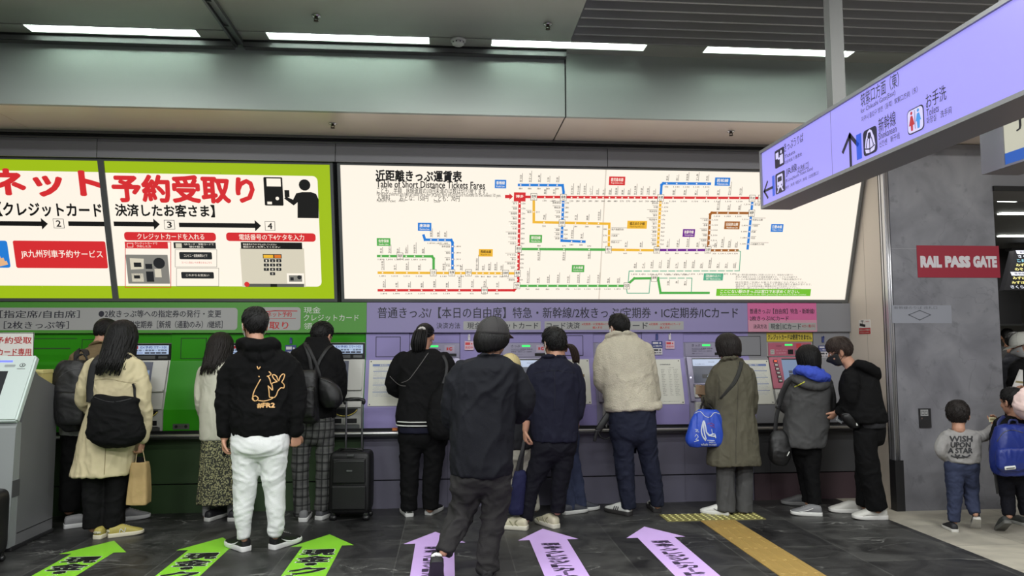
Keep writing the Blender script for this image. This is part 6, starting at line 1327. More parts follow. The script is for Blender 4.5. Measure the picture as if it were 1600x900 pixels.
P.printed(P.t, mat('print_gold', (226, 178, 120), .5), 'rabbit_print', [[(407, 593), (402, 602), (397, 612), (395, 620), (396, 624)], [(402, 620), (399, 618.5), (395.5, 620), (394.5, 623.5), (398, 626.5), (402, 625.5), (403.5, 622.5), (402, 620)], [(404, 626), (413, 626.8), (422, 624.5), (426.5, 622)], [(419, 603), (420.5, 612), (421, 620), (424, 621), (427, 621)], [(419, 588), (422, 594), (423.5, 600), (427, 598), (433, 596.5)], [(417.5, 588), (421, 587), (423.5, 584.5), (420.5, 581)], [(433, 596.5), (428, 592), (425.5, 587), (428, 585.5), (432, 588), (434, 594)], [(435.5, 595), (438, 588), (442, 584.5), (444.5, 586), (443, 592), (440, 597)], [(440, 597), (444, 601.5), (443, 606.5), (439, 606), (434, 611), (432, 617), (429, 621)], [(419, 603), (423, 607), (426, 610), (425, 602), (423.5, 600)], [(402, 573), (404, 577), (406.5, 573.5)], [(404.5, 588), (405, 589)]], .0042, ['hoodie'])
P.printed_text(P.t, mat('print_gold'), 'lettering', '#FR2', (402, 629.5, 429, 637.5), 'hoodie', .09)
P.finish()
B = Carried('smartphone', 'black smartphone in the hand of the person in the rabbit print hoodie', 'phone', P, 354, 711, 0)
bm = BM(); M = Matrix.Translation(P.p(353.8, 697, .02)) @ Matrix.Rotation(.16, 4, 'Y'); b2 = BM(); box(b2, (-.006, -.036, -.07), (.004, .036, .07), 0, .003); add(bm, b2, M); o = link('phone_body', bm, mat('phone_black', (18, 18, 20), .25), B.t)
bm = BM(); b2 = BM(); box(b2, (.004, -.033, -.067), (.0046, .033, .067)); add(bm, b2, M); link('phone_screen', bm, mat('phone_glass', (10, 10, 12), .1), B.t)
# --- man with two bags and plaid trousers
P = Person('person in a black jacket and plaid trousers carrying two bags', (490, 812))
P.head(503, 527, hh=.232, yaw=28, pitch=-22, neck=(497, 549, .0), dy=.10)
P.garment('jacket', f_black, [[(527, 480, 512, .02, .065), (535, 476, 516, .02, .08), (543, 466, 522, .01, .10), (552, 458, 529, 0, .12), (575, 457, 531, 0, .14), (605, 460, 531, 0, .14), (635, 462, 527, 0, .14), (652, 464, 524, 0, .14)]],
          [[(465, 556, 0, 12), (457, 584, .02, 12), (459, 612, .08, 11.5), (466, 628, .12, 9.5), (480, 630, .17, 8)], [(523, 556, 0, 12), (530, 584, .02, 12), (531, 610, .08, 11), (526, 625, .12, 9.5), (515, 628, .17, 8)]], seed=26, amp=.008)
P.hand(P.p(483, 630, .18), (1, .2, .4), (.2, .3, -1), -1); P.hand(P.p(512, 628, .18), (-1, .2, .4), (-.2, .3, -1), 1)
m = mat('plaid_cloth', (92, 92, 92), .85); N, L, Bs = nodes_of(m); tc = N.new('ShaderNodeTexCoord'); sp_ = N.new('ShaderNodeSeparateXYZ'); L.new(tc.outputs['Object'], sp_.inputs[0])
def bands(src, f, duty, ph): return mathn('GREATER_THAN', mathn('SINE', mathn('ADD', mathn('MULTIPLY', src, f*6.2832), ph)), duty)
gx = mathn('ADD', sp_.outputs[0], mathn('MULTIPLY', sp_.outputs[1], .5)); gz = sp_.outputs[2]
c0 = mixc(mathn('MULTIPLY', bands(gx, 18, .2, 0), .35), lin((68, 68, 68)), lin((104, 104, 102))); c0 = mixc(mathn('MULTIPLY', bands(gz, 18, .2, 0), .35), c0, lin((104, 104, 102)))
c0 = mixc(mathn('MULTIPLY', bands(gx, 18, .78, 2.4), .8), c0, lin((18, 18, 19))); c0 = mixc(mathn('MULTIPLY', bands(gz, 14, .82, 2.4), .8), c0, lin((18, 18, 19))); L.new(c0, Bs.inputs['Base Color'])
P.garment('trousers', m, [[(640, 464, 523, 0, .135), (665, 461, 523, -.01, .145), (690, 459, 521, 0, .135)]], [[(472, 690, 0, 14.5), (469, 730, 0, 13), (470, 765, 0, 12), (471, 790, 0, 12.5), (472, 806, 0, 11.5)], [(508, 690, .02, 14.5), (506, 730, .02, 12.5), (505, 765, .02, 11.5), (503, 785, .02, 11), (502, 797, .02, 10.5)]], seed=27, amp=.007, spots=[(P.p(471, 795, 0), .07, 1.2)])
P.shoe(473, 816, -3, .27, (110, 110, 112), (206, 206, 204)); P.shoe(497, 813, 24, .27, (84, 84, 88), (204, 204, 202))
P.hair_short(HB_, 29, .016, 380, .5, .014, .010, dict(front=62, side=84, ear=104, back=146), .35)
P.finish()
backpack(P, 'black backpack hanging low on the back of the person in plaid trousers', 'backpack', [(578, 470, 492, .04), (584, 467, 496, .07), (605, 466, 497, .09), (635, 467, 498, .095), (655, 470, 498, .08), (661, 474, 494, .05)], -.2, f_blknyl, f_blknyl, [(604, 470, 490, .09, .03), (610, 469, 492, .09, .05), (645, 470, 493, .09, .05), (652, 473, 490, .09, .03)], None, [([(487, 580), (484, 560), (478, 542), (478, 536)], .032), ([(493, 580), (500, 562), (510, 547), (516, 541)], .032)], seed=30, smat=f_strap, zips=([(470, 592), (480, 588), (492, 592)], [(472, 612), (482, 609), (490, 611)]))
B = Carried('waist_pouch', 'black padded crossbody pouch on the back of the person in plaid trousers', 'bag', P, 512, 638, -.16)
B.garment('pouch_body', f_blknyl, [[(588, 500, 506, -.17, .03), (594, 498, 516, -.18, .06), (606, 497, 530, -.18, .075), (624, 499, 535, -.18, .08), (636, 506, 530, -.17, .06)]], voxel=.007, amp=.007, seed=33, inner=False)
B.strap([(500, 590), (496, 575), (488, 555), (480, 540)], .03, f_strap, 'strap', .012, ['jacket'])
bm = BM(); tube(bm, B.on([(500, 591), (508, 594), (518, 598)], .002, ['pouch_body']), .003, 6, 1); o = link('zip', bm, mat('zip_grey'), B.t); bm = BM(); ellip(bm, B.on([(518, 594), (519, 595)], .004, ['pouch_body'])[0], (.009, .005, .012)); link('zip_tag', bm, mat('tag_coral', (200, 70, 80), .5), B.t)
# --- suitcases
def suitcase(label, c, w_, d, h, yaw, handle, m, group=None):
    t = thing('suitcase', label, 'suitcase', c, group); M = Matrix.Translation(c) @ Matrix.Rotation(yaw, 4, 'Z')
    def put(name, f, mm, par=None): b = BM(); f(b); b.transform(M); return link(name, b, mm, par or t)
    z0 = .055
    def shell(b): 
        R = []
        for y, k in ((-d/2, .90), (-d/2+.012, .97), (-d/2+.03, 1.), (0, 1.), (d/2-.03, 1.), (d/2-.012, .97), (d/2, .90)):
            ring = []; n = 36
            for i in range(n): a = 2*math.pi*i/n; cc, ss = math.cos(a), math.sin(a); ring.append((w_/2*k*np.sign(cc)*abs(cc)**.22, y, z0+h/2+h/2*k*np.sign(ss)*abs(ss)**.22))
            R.append(ring)
        rings(b, R)
    o = put('shell', shell, m)
    put('front_pocket', lambda b: box(b, (-w_*.40, -d/2-.018, z0+h*.50), (w_*.40, -d/2+.005, z0+h*.90), 0, .012), m)
    put('front_pocket', lambda b: box(b, (-w_*.42, -d/2-.022, z0+h*.08), (w_*.42, -d/2+.005, z0+h*.47), 0, .014), m)
    put('zip', lambda b: [tube(b, [(-w_*.36, -d/2-.019, z0+h*.84), (-w_*.2, -d/2-.0195, z0+h*.86), (w_*.36, -d/2-.019, z0+h*.86)], .003, 6, 1)], mat('zip_grey'))
    put('carry_handle', lambda b: tube(b, [(-w_*.28, -d*.25, z0+h-.01), (-w_*.22, -d*.28, z0+h+.018), (w_*.22, -d*.28, z0+h+.018), (w_*.28, -d*.25, z0+h-.01)], (.014, .008), 8), m)
    put('lock', lambda b: box(b, (-.02, -d/2-.02, z0+h*.93), (.045, -d/2+.01, z0+h*.965), 0, .004), mat('zip_grey')); put('badge', lambda b: box(b, (-.02, -d/2-.0245, z0+h*.69), (.03, -d/2-.017, z0+h*.715), 0, .002), m_trim)
    if handle:
        p_ = put('trolley_handle', lambda b: [tube(b, [(s_*w_*.20, d*.30, z0+h-.02), (s_*w_*.20, d*.30, handle-.01)], .009, 8, 1) for s_ in (-1, 1)], mat('trolley_steel', (120, 120, 122), .35, .8)); put('grip', lambda b: tube(b, [(-w_*.23, d*.30, handle-.03), (-w_*.20, d*.30, handle), (w_*.20, d*.30, handle), (w_*.23, d*.30, handle-.03)], (.016, .018), 10), m_blk, p_)
    for sx in (-1, 1):
        for sy in (-1, 1): p_ = put('wheel', lambda b: tube(b, [(sx*w_*.40-.012, sy*d*.36, .024), (sx*w_*.40+.012, sy*d*.36, .024)], .024, 16, 1), m_blk); put('wheel_fork', lambda b: box(b, (sx*w_*.40-.02, sy*d*.36-.016, .03), (sx*w_*.40+.02, sy*d*.36+.016, z0+.012), 0, .004), m_blk, p_)
    return t
q = onZ(546, 815, 0); suitcase('black cloth suitcase with its handle pulled up before the lavender wall', V((q.x, q.y+.12, 0)), .355, .22, .53, -.08, 1.02, f_blknyl)
q = onZ(-66, 892, 0); suitcase('dark hard suitcase cut by the left frame beside the kiosk', V((q.x, q.y+.10, 0)), .40, .24, .45, .05, None, mat('case_grey', (30, 30, 32), .4, bump=.1))
# ================================================================== PEOPLE AT THE LAVENDER MACHINES
f_dkdenim = fabric('dark_denim', (32, 35, 50), .8, var=.18, vscale=14); f_navy = fabric('navy_cotton', (27, 28, 42), .8, var=.12); f_navy2 = fabric('navy_twill', (21, 21, 28), .8, var=.15); f_denim = fabric('washed_denim', (52, 58, 80), .8, var=.2, vscale=12); f_char = fabric('charcoal_cloth', (40, 41, 46), .8)
m_print_w = mat('print_offwhite', (204, 206, 200), .6)
# --- woman with ponytail
P = Person('person with a ponytail in a black jacket with two white hem stripes', (655, 806))
P.head(664, 527, hh=.226, yaw=14, pitch=-16, neck=(662, 551, .0), dy=.07)
P.garment('jacket', f_black, [[(546, 646, 680, .0, .07), (552, 634, 689, 0, .095), (562, 624, 699, 0, .125), (585, 622, 704, 0, .145), (615, 624, 704, 0, .15), (645, 619, 702, 0, .155), (656, 618, 701, 0, .155), (665, 620, 700, 0, .145)]],
          [[(630, 562, 0, 13), (617, 582, .02, 13), (615, 602, .08, 12.5), (624, 612, .14, 11), (638, 612, .18, 8.5)], [(693, 562, 0, 13), (703, 585, .02, 13), (705, 608, .06, 12), (698, 620, .13, 10), (688, 622, .18, 8.5)]], seed=41, amp=.009)
for z0, z1 in ((655.5, 658), (661, 664)):
    ys = [(z0, z1)]; R_h = P.rows([((z0+z1)/2-.6, 618.2, 701.2, 0, .1585), ((z0+z1)/2+1.2, 618.4, 701, 0, .1585)]); bm = BM(); stack(bm, R_h, 40, 1); link('hem_stripe', bm, m_print_w, P.t)
P.garment('shirt_hem', f_navy, [[(660, 621, 699, 0, .14), (668, 621, 699, 0, .146), (675, 622, 698, 0, .146)]], seed=42, amp=.004, inner=False)
P.hand(P.p(640, 612, .19), (1, .25, .3), (.2, .3, -1), -1, sc=.92); P.hand(P.p(686, 622, .19), (-1, .25, .3), (-.2, .3, -1), 1, sc=.92)
P.garment('trousers', f_blk2, [[(664, 624, 698, 0, .135), (685, 622, 700, 0, .145), (700, 624, 698, 0, .13)]], [[(641, 700, 0, 17), (640, 740, 0, 15), (639, 770, 0, 13.5), (639, 797, 0, 12.5)], [(679, 700, 0, 17), (675, 740, 0, 14.5), (673, 770, 0, 13), (672, 795, 0, 12)]], seed=43, amp=.007, freq=(7, 7, 8))
P.shoe(640, 808, -14, .26, (22, 22, 24), (206, 206, 202), [(((.0, .045), (.06, .06), (.14, .05)), .006)], (220, 220, 216), heel=(222, 222, 218)); P.shoe(669, 805, 24, .26, (22, 22, 24), (206, 206, 202), [(((.0, .045), (.06, .06), (.14, .05)), .006)], (220, 220, 216))
P.hair_pony(HB_, (0, -.118, .036), ((0, -.142, .02), (-.005, -.152, -.05), (-.012, -.14, -.11), (-.016, -.115, -.18)), 44, .066, nt=120, scr=mat('scrunchie', (190, 186, 182), .6))
P.finish()
B = Carried('tote_bag', 'large black bag hanging behind the right hip of the person with a ponytail', 'bag', P, 688, 686, -.16)
B.garment('bag_body', f_blk2, [[(600, 688, 700, -.14, .02), (622, 672, 706, -.17, .06), (650, 667, 708, -.18, .08), (675, 670, 708, -.18, .08), (686, 680, 703, -.17, .05)]], voxel=.008, amp=.010, seed=45, inner=False)
B.strap([(690, 604), (696, 585), (697, 568), (692, 556)], .03, f_strap, 'strap', .008, ['jacket'])
B = Carried('phone_pouch', 'thin grey shoulder cord and pouch across the black jacket of the person with a ponytail', 'pouch', P, 630, 606, .02)
B.strap([(669, 552), (660, 565), (648, 582), (638, 594), (628, 598)], .007, mat('cord_grey', (92, 90, 88), .6), 'cord', .004, ['jacket'], thick=.003); B.strap([(610, 588), (617, 596), (626, 602), (634, 603)], .006, mat('cord_grey'), 'cord', .004, ['jacket'], thick=.003)
bm = BM(); c = P.p(612, 606, .1); box(bm, (c.x-.035, c.y+.03, c.z-.06), (c.x+.02, c.y+.05, c.z+.06), 0, .008); link('pouch_body', bm, f_blknyl, B.t)
# --- person in the beige cap (mostly hidden)
P = Person('person in a beige cap standing behind the walking man', (822, 804))
P.head(797, 575, hh=.222, yaw=38, pitch=-10, neck=(800, 599, .0), dy=.05)
P.garment('top', fabric('dark_grey_knit', (44, 44, 48)), [[(594, 786, 816, 0, .065), (602, 779, 828, 0, .09), (615, 776, 832, 0, .115), (650, 778, 832, 0, .12), (690, 778, 832, 0, .125), (700, 779, 831, 0, .12)]], [[(781, 612, 0, 9), (775, 640, .02, 9), (780, 660, .1, 8), (792, 664, .18, 7)], [(827, 612, 0, 9), (832, 640, .02, 9), (826, 660, .1, 8), (818, 664, .18, 7)]], seed=46)
P.hand(P.p(793, 664, .18), (1, .2, .3), (0, .3, -1), -1, sc=.9); P.hand(P.p(817, 664, .18), (-1, .2, .3), (0, .3, -1), 1, sc=.9)
P.garment('trousers', fabric('pale_cotton', (176, 172, 160), .85, var=.06), [[(692, 781, 829, 0, .115), (712, 780, 830, 0, .125), (726, 781, 829, 0, .11)]], [[(794, 726, 0, 12.5), (795, 760, 0, 10.5), (796, 798, 0, 10)], [(819, 726, 0, 12.5), (828, 760, 0, 10.5), (834, 797, 0, 10)]], seed=47)
P.shoe(796, 806, 10, .24, (26, 26, 28), (40, 40, 42)); P.shoe(832, 806, -8, .24, (26, 26, 28), (40, 40, 42))
P.cap(mat('cap_beige', (206, 190, 138), .75, bump=.2), mat('cap_beige'), seam=mat('cap_seam_beige', (176, 160, 112), .7)); P.hair_long(HB_, -.17, 48, .008, 160, .009, back=.01, narrow=.9, bangs=70); P.finish()
# --- woman with brown ponytail, jeans
P = Person('person with a brown ponytail and washed jeans behind the navy shirt', (890, 801))
P.head(872, 545, hh=.222, yaw=-18, pitch=-8, neck=(874, 570, .0), dy=.06)
P.garment('top', f_black, [[(566, 858, 890, 0, .065), (574, 848, 900, 0, .09), (586, 846, 905, 0, .115), (620, 848, 905, 0, .12), (655, 850, 903, 0, .125), (675, 850, 903, 0, .125)]], [[(851, 582, 0, 9), (846, 610, .02, 9), (850, 632, .1, 8), (862, 636, .17, 7)], [(899, 582, 0, 10), (904, 606, .0, 10), (904, 632, .04, 8.5), (895, 645, .14, 7)]], seed=51)
P.hand(P.p(864, 636, .17), (1, .2, .3), (0, .3, -1), -1, sc=.9); P.hand(P.p(893, 645, .15), (-1, .2, .3), (0, .3, -1), 1, sc=.9)
P.garment('jeans', f_denim, [[(668, 851, 903, 0, .12), (690, 849, 905, 0, .13), (706, 850, 904, 0, .12)]], [[(868, 706, 0, 14), (878, 745, 0, 13), (886, 778, 0, 13), (890, 796, 0, 12.5)], [(890, 706, .04, 14), (898, 745, .06, 13), (903, 775, .06, 12), (906, 792, .06, 11)]], seed=52, amp=.007)
P.shoe(881, 804, 66, .25, (60, 62, 70), (200, 200, 196), laces=False); P.shoe(898, 799, 72, .25, (60, 62, 70), (200, 200, 196), laces=False)
P.hair_pony(HBR, (.02, -.112, .03), ((.06, -.125, .02), (.10, -.12, -.02), (.13, -.10, -.09), (.145, -.08, -.15)), 53, .036); P.finish()
# --- man in the navy shirt
P = Person('person in a dark navy shirt and cream trainers holding a navy bag', (838, 826))
P.head(865, 538, hh=.232, yaw=-22, pitch=-4, neck=(864, 562, 0), dy=.02)
def shcol(bm): tube(bm, [P.p(*q) for q in ((846, 561, .02), (851, 557, -.055), (866, 556, -.075), (880, 558, -.05), (884, 562, .03))], (.020, .010), 10)
P.garment('shirt', f_navy, [[(560, 848, 884, 0, .075), (566, 838, 893, 0, .095), (577, 829, 903, 0, .115), (600, 826, 906, 0, .135), (635, 827, 905, 0, .14), (660, 829, 904, .0, .14), (688, 832, 903, 0, .145)]],
          [[(836, 580, 0, 12.5), (829, 606, 0, 12.5), (824, 632, 0, 11.5), (823, 650, -.01, 10)], [(897, 580, 0, 12.5), (903, 605, 0, 12), (904, 630, .0, 10.5), (901, 648, .0, 9.5)]], seed=55, amp=.010, extra=shcol, freq=(8, 6, 4))
P.printed(P.t, mat('navy_seam', (22, 22, 34), .8), 'yoke_seam', [[(834, 584), (850, 580), (870, 579), (898, 583)], [(866, 580), (867, 610), (866, 640)]], .0022, ['shirt'])
P.forearm([P.p(823.5, 645, -.01), P.p(822.5, 660, -.012), P.p(821, 672, -.012)], .036, .027); P.hand(P.p(820.8, 672, -.012), (0, .05, -1), (1, .2, 0), 1, .6)
P.forearm([P.p(901.5, 645, .0), P.p(902, 655, .02)], .036, .027); P.hand(P.p(902, 657, .02), (0, .2, -1), (-1, .2, 0), -1, .5)
P.garment('trousers', f_navy2, [[(678, 834, 902, 0, .135), (700, 831, 900, -.01, .145), (718, 826, 896, 0, .135)]], [[(848, 714, 0, 18.5), (836, 745, .01, 15.5), (827, 775, .01, 12.5), (824, 800, .0, 11), (822, 812, 0, 10)], [(880, 714, 0, 17.5), (876, 745, 0, 14.5), (873, 775, 0, 12), (871, 800, 0, 10.5)]], seed=57, amp=.008, freq=(7, 7, 8))
DK = [(((.24, .03), (.34, .06), (.28, .08)), .005), (((.40, .035), (.50, .07)), .005), (((.66, .03), (.74, .05)), .006)]
P.shoe(824, 828, -68, .275, (196, 190, 164), (206, 202, 186), DK, (150, 148, 118)); P.shoe(870, 826, -28, .275, (196, 190, 164), (206, 202, 186), DK, (150, 148, 118))
P.mask(mat('mask_white')); P.hair_short(HB_, 58, .020, 420, .6, .018, .012, dict(front=64, side=88, ear=112, back=156), .45, r=.0058)
P.finish()
B = Carried('tote_bag', 'navy cloth bag hanging from the left hand of the person in the navy shirt', 'bag', P, 808, 803, -.02)
B.garment('bag_body', fabric('navy_canvas', (34, 36, 66), .8), [[(735, 804, 821, -.02, .03), (745, 801, 822, -.02, .05), (775, 797, 820, -.02, .06), (796, 795, 818, -.02, .06), (803, 797, 816, -.02, .05)]], voxel=.007, amp=.009, seed=59, inner=False)
for dx, dy in ((0, -.03), (4, .02)):
    bm = BM(); tube(bm, [P.p(819.5, 688, -.012), P.p(816+dx*.3, 705, dy), P.p(811+dx, 722, dy), P.p(808+dx*1.6, 740, dy)], (.016, .004), 8, 3); link('handle', bm, f_strap, B.t)
# --- man in the cream fleece
P = Person('person in a cream fleece jacket and dark jeans', (1000, 804))
P.head(967, 514, hh=.232, yaw=-24, pitch=-10, neck=(972, 538, 0), dy=.05, nr=.056)
m_fl = mat('cream_fleece', (190, 183, 163), .95, var=.08, vscale=14, bump=.9, bscale=95, sheen=.05)
def fcol(bm): tube(bm, [P.p(*q) for q in ((949, 531, .06), (952, 523, -.04), (966, 520, -.075), (984, 520, -.06), (992, 526, .03), (985, 530, .08))], (.024, .018), 12)
P.garment('fleece', m_fl, [[(524, 954, 990, .0, .075), (531, 946, 1001, 0, .10), (540, 938, 1011, 0, .125), (555, 933, 1018, 0, .145), (580, 936, 1020, 0, .15), (610, 943, 1024, 0, .15), (632, 945, 1027, 0, .152)]],
          [[(946, 548, 0, 14.5), (941, 575, 0, 14), (942, 598, .06, 13.5), (953, 608, .15, 12), (966, 606, .2, 10)], [(1007, 548, 0, 14), (1013, 580, .02, 14), (1018, 605, .08, 13), (1020, 622, .11, 12), (1012, 626, .17, 10)]], seed=61, amp=.012, freq=(5, 5, 4.5), extra=lambda bm: (fcol(bm), stack(bm, P.rows([(630, 944, 1033, 0, .15), (637, 944, 1034, .0, .15), (640, 950, 1026, 0, .14)]), 28, 2), tube(bm, [P.p(948, 640, 0), P.p(965, 641, -.10), P.p(990, 638, -.14), P.p(1015, 634, -.11), P.p(1031, 630, 0)], .02, 10)), voxel=.011)
P.hand(P.p(968, 606, .2), (1, .2, .3), (0, .3, -1), -1); P.hand(P.p(1009, 626, .18), (-1, .2, .3), (0, .3, -1), 1)
P.garment('jeans', f_dkdenim, [[(628, 952, 1023, 0, .135), (655, 952, 1024, -.01, .148), (680, 953, 1026, -.01, .14), (692, 956, 1025, 0, .12)]], [[(973.5, 684, 0, 18.5), (975, 715, 0, 15.5), (977, 745, .0, 14), (980, 772, -.005, 12.5), (983, 794, 0, 11)], [(1008, 684, 0, 18), (1014, 715, .03, 15), (1020, 745, .04, 13.5), (1025, 770, .05, 11.5), (1027, 790, .06, 10.5)]], seed=63, amp=.008, freq=(7, 7, 8))
S3 = [(((.42+.07*j, .03), (.36+.07*j, .065)), .004) for j in range(3)]
P.shoe(985, 806, -38, .28, (206, 206, 202), (44, 42, 42), S3, (26, 26, 28)); P.shoe(1027, 801, 4, .28, (206, 206, 202), (44, 42, 42), S3, (26, 26, 28))
P.mask(mat('mask_white')); P.hair_short(HB_, 64, .014, 420, .42, .008, .010, dict(front=60, side=84, ear=104, back=146), .2)
P.finish()
B = Carried('bag_strap', 'loose black padded strap hanging at the left hip of the person in the cream fleece', 'strap', P, 932, 689, .0)
bm = BM(); tube(bm, [P.p(956, 640, .02), P.p(948, 652, .0), P.p(940, 664, -.01), P.p(934, 673, -.01)], (.030, .008), 10, 3); link('padded_strap', bm, f_blknyl, B.t)
bm = BM(); tube(bm, [P.p(934, 671, -.01), P.p(931, 680, -.01), P.p(929, 689, -.01)], (.014, .004), 8, 2); link('strap_end', bm, f_strap, B.t)
bm = BM(); tube(bm, [P.p(934, 674, -.01), P.p(939, 683, -.01), P.p(947, 686, 0), P.p(957, 680, .02)], (.006, .004), 8, 4); link('strap_loop', bm, f_strap, B.t)
bm = BM(); box(bm, tuple(P.p(932.5, 675, -.03)), tuple(P.p(936.5, 671, .005)), 0, .002) if False else tube(bm, [P.p(930.5, 673.5, -.012), P.p(937, 673.5, -.012)], (.008, .008), 8, 1, ref=(0, 0, 1)); link('buckle', bm, m_blk, B.t)
B = Carried('sling_bag', 'dark bag strap end visible between the legs of the person in the cream fleece', 'bag', P, 993, 708, .17)
B.garment('bag_body', f_blknyl, [[(650, 962, 1000, .175, .015), (660, 958, 1004, .19, .035), (680, 959, 1003, .19, .04), (694, 966, 999, .18, .03)]], voxel=.007, amp=.005, seed=65, inner=False)
bm = BM(); tube(bm, [P.p(992, 690, .15), P.p(992.5, 700, .13), P.p(992.5, 708, .13)], (.012, .004), 8, 2); link('strap', bm, f_navy, B.t)
# --- woman in the olive coat
P = Person('person in a long olive grey coat with a blue whale print bag', (1145, 803))
P.head(1137, 545, hh=.226, yaw=-30, pitch=-14, neck=(1144, 570, .0), dy=.04)
f_olive = fabric('olive_gabardine', (86, 83, 70), .75, var=.06, bump=.15)
def ocol(bm): tube(bm, [P.p(*q) for q in ((1127, 569, .04), (1130, 562, -.04), (1142, 559, -.075), (1154, 561, -.055), (1160, 568, .02))], (.026, .012), 10)
P.garment('coat', f_olive, [[(564, 1130, 1158, 0, .07), (570, 1121, 1166, 0, .09), (580, 1112, 1173, 0, .115), (600, 1112, 1176, 0, .135), (635, 1117, 1176, 0, .14), (670, 1114, 1180, 0, .15), (700, 1108, 1184, 0, .16), (725, 1106, 1186, 0, .165, 2.6)]],
          [[(1121, 584, 0, 11.5), (1113, 604, .02, 11.5), (1113, 622, .06, 11.5), (1108, 628, .14, 10), (1102, 621, .2, 8)], [(1167, 584, 0, 11), (1173, 610, .02, 11), (1173, 635, .06, 10.5), (1166, 648, .14, 9), (1155, 648, .19, 7.5)]], seed=71, amp=.011, extra=ocol, freq=(7, 6, 3.6))
P.forearm([P.p(1103, 623, .2), P.p(1102.5, 621, .21)], .03, .025); P.hand(P.p(1102.5, 622, .215), (-.5, .1, .85), (.15, -1, .1), -1, .35, .9); P.hand(P.p(1153, 648, .2), (-1, .2, .3), (0, .3, -1), 1, sc=.9)
P.printed(P.t, mat('olive_seam', (66, 63, 54), .8), 'back_seam', [[(1152, 566), (1153, 600), (1152, 640), (1150, 690), (1150, 724)], [(1121, 584), (1124, 600), (1123, 625)]], .002, ['coat'])
P.garment('trousers', fabric('grey_wool', (74, 74, 74), .85, var=.1), [[(690, 1118, 1176, 0, .13), (715, 1118, 1176, 0, .13)]], [[(1134, 715, 0, 14.5), (1134, 750, 0, 14), (1134, 780, 0, 14.5), (1133, 800, -.01, 15)], [(1163, 715, .03, 14), (1163, 750, .03, 13), (1162, 780, .03, 13.5), (1161, 799, .03, 14)]], seed=73, amp=.008, freq=(10, 10, 2.5))
P.shoe(1139, 805, -62, .245, (206, 206, 202), (206, 206, 202), [(((.3, .03), (.5, .06)), .003)], (60, 60, 62)); P.shoe(1168, 801, -55, .245, (206, 206, 202), (206, 206, 202))
P.hair_long(HDB, -.095, 74, .020, 300, .010, back=-.012, narrow=.93, ragged=.018, face=58, wave=.003)
P.finish()
B = Carried('wallet', 'brown wallet held in the left hand of the person in the olive coat', 'wallet', P, 1096, 618, .24)
M = Matrix.Translation(P.p(1096, 609.5, .185)) @ Matrix.Rotation(.12, 4, 'Y') @ Matrix.Rotation(-.3, 4, 'X')
for nme, lo, hi, mm in (('cover', (-.055, -.006, -.045), (.055, .006, .045), mat('wallet_brown', (132, 108, 84), .5)), ('pages', (-.052, -.003, -.043), (.058, .003, .047), mat('paper'))):
    b2 = BM(); box(b2, lo, hi, 0, .002); bm = BM(); add(bm, b2, M); link(nme, bm, mm, B.t)
B = Carried('tote_bag', 'bright blue tote bag with a white whale print beside the olive coat', 'bag', P, 1100, 698, -.02)
f_blue = mat('blue_nylon', (34, 70, 176), .5, var=.12, vscale=10, bump=.2, bscale=30)
B.garment('bag_body', f_blue, [[(640, 1092, 1120, -.06, .025), (648, 1084, 1127, -.06, .05), (668, 1076, 1130, -.06, .075), (688, 1072, 1131, -.06, .08), (697, 1078, 1128, -.06, .06)]], voxel=.007, amp=.012, freq=(9, 9, 3), seed=76, inner=False, fine=.25)
for pts in ([(1101, 618), (1099, 626), (1096, 634), (1094, 642)], [(1103, 618), (1106, 628), (1111, 636), (1117, 642)]):
    bm = BM(); tube(bm, [P.p(x, y, .19-.25*(y-618)/24) for x, y in pts], .009, 8, 4)
    for k in range(10): t_ = k/9; x, y = crs(pts, 8)[min(int(t_*24), 23)]; c = P.p(x, y, .19-.25*(y-618)/24); ellip(bm, c, (.013, .013, .007), None, 10, 6)
    link('handle', bm, m_blk, B.t)
B.printed(B.t, m_print_w, 'rim', [[(1086, 646), (1094, 643), (1101, 650), (1109, 652), (1116, 645), (1124, 647)]], .003, ['bag_body'])
m_wp = mat('whale_print', (198, 204, 216), .6)
B.printed(B.t, m_wp, 'whale_print', [[(1099, 658), (1097, 666), (1096, 674), (1098, 682), (1102, 688)], [(1100, 658), (1099.5, 667), (1100.5, 676), (1103, 686)], [(1101, 660), (1102.5, 668), (1104, 676), (1108, 681)], [(1104, 676), (1110, 681), (1117, 682)], [(1110, 680), (1116, 678), (1118, 684)]], .0065, ['bag_body'])
B.printed(B.t, m_wp, 'figure_print', [[(1086, 671), (1091, 672), (1087, 674), (1092, 675)], [(1086, 682), (1088, 679), (1091, 683), (1087, 687), (1092, 688), (1085, 690)], [(1112, 671), (1113, 677), (1115, 680)], [(1105, 688), (1116, 688.5)], [(1108, 691), (1117, 691)]], .0028, ['bag_body']); B.printed(B.t, mat('red_print', (150, 70, 110), .6), 'red_print', [[(1105, 663), (1110, 661), (1116, 664), (1109, 665), (1117, 668)]], .002, ['bag_body'])
B.printed_text(B.t, m_wp, 'lettering', 'whale ocean', (1095, 692, 1119, 696), 'bag_body', .02)
B = Carried('sling_bag', 'dark shoulder strap crossing the back of the olive coat down to a small bag', 'bag', P, 1112, 660, .08)
B.strap([(1158, 566), (1155, 580), (1147, 598), (1136, 612), (1127, 623)], .036, fabric('olive_strap', (56, 56, 54), .8), 'strap', .006, ['coat'])
B.garment('bag_body', f_blk2, [[(625, 1112, 1126, .16, .02), (632, 1106, 1126, .17, .04), (650, 1106, 1126, .17, .04), (658, 1110, 1124, .17, .03)]], voxel=.007, amp=.004, seed=77, inner=False)
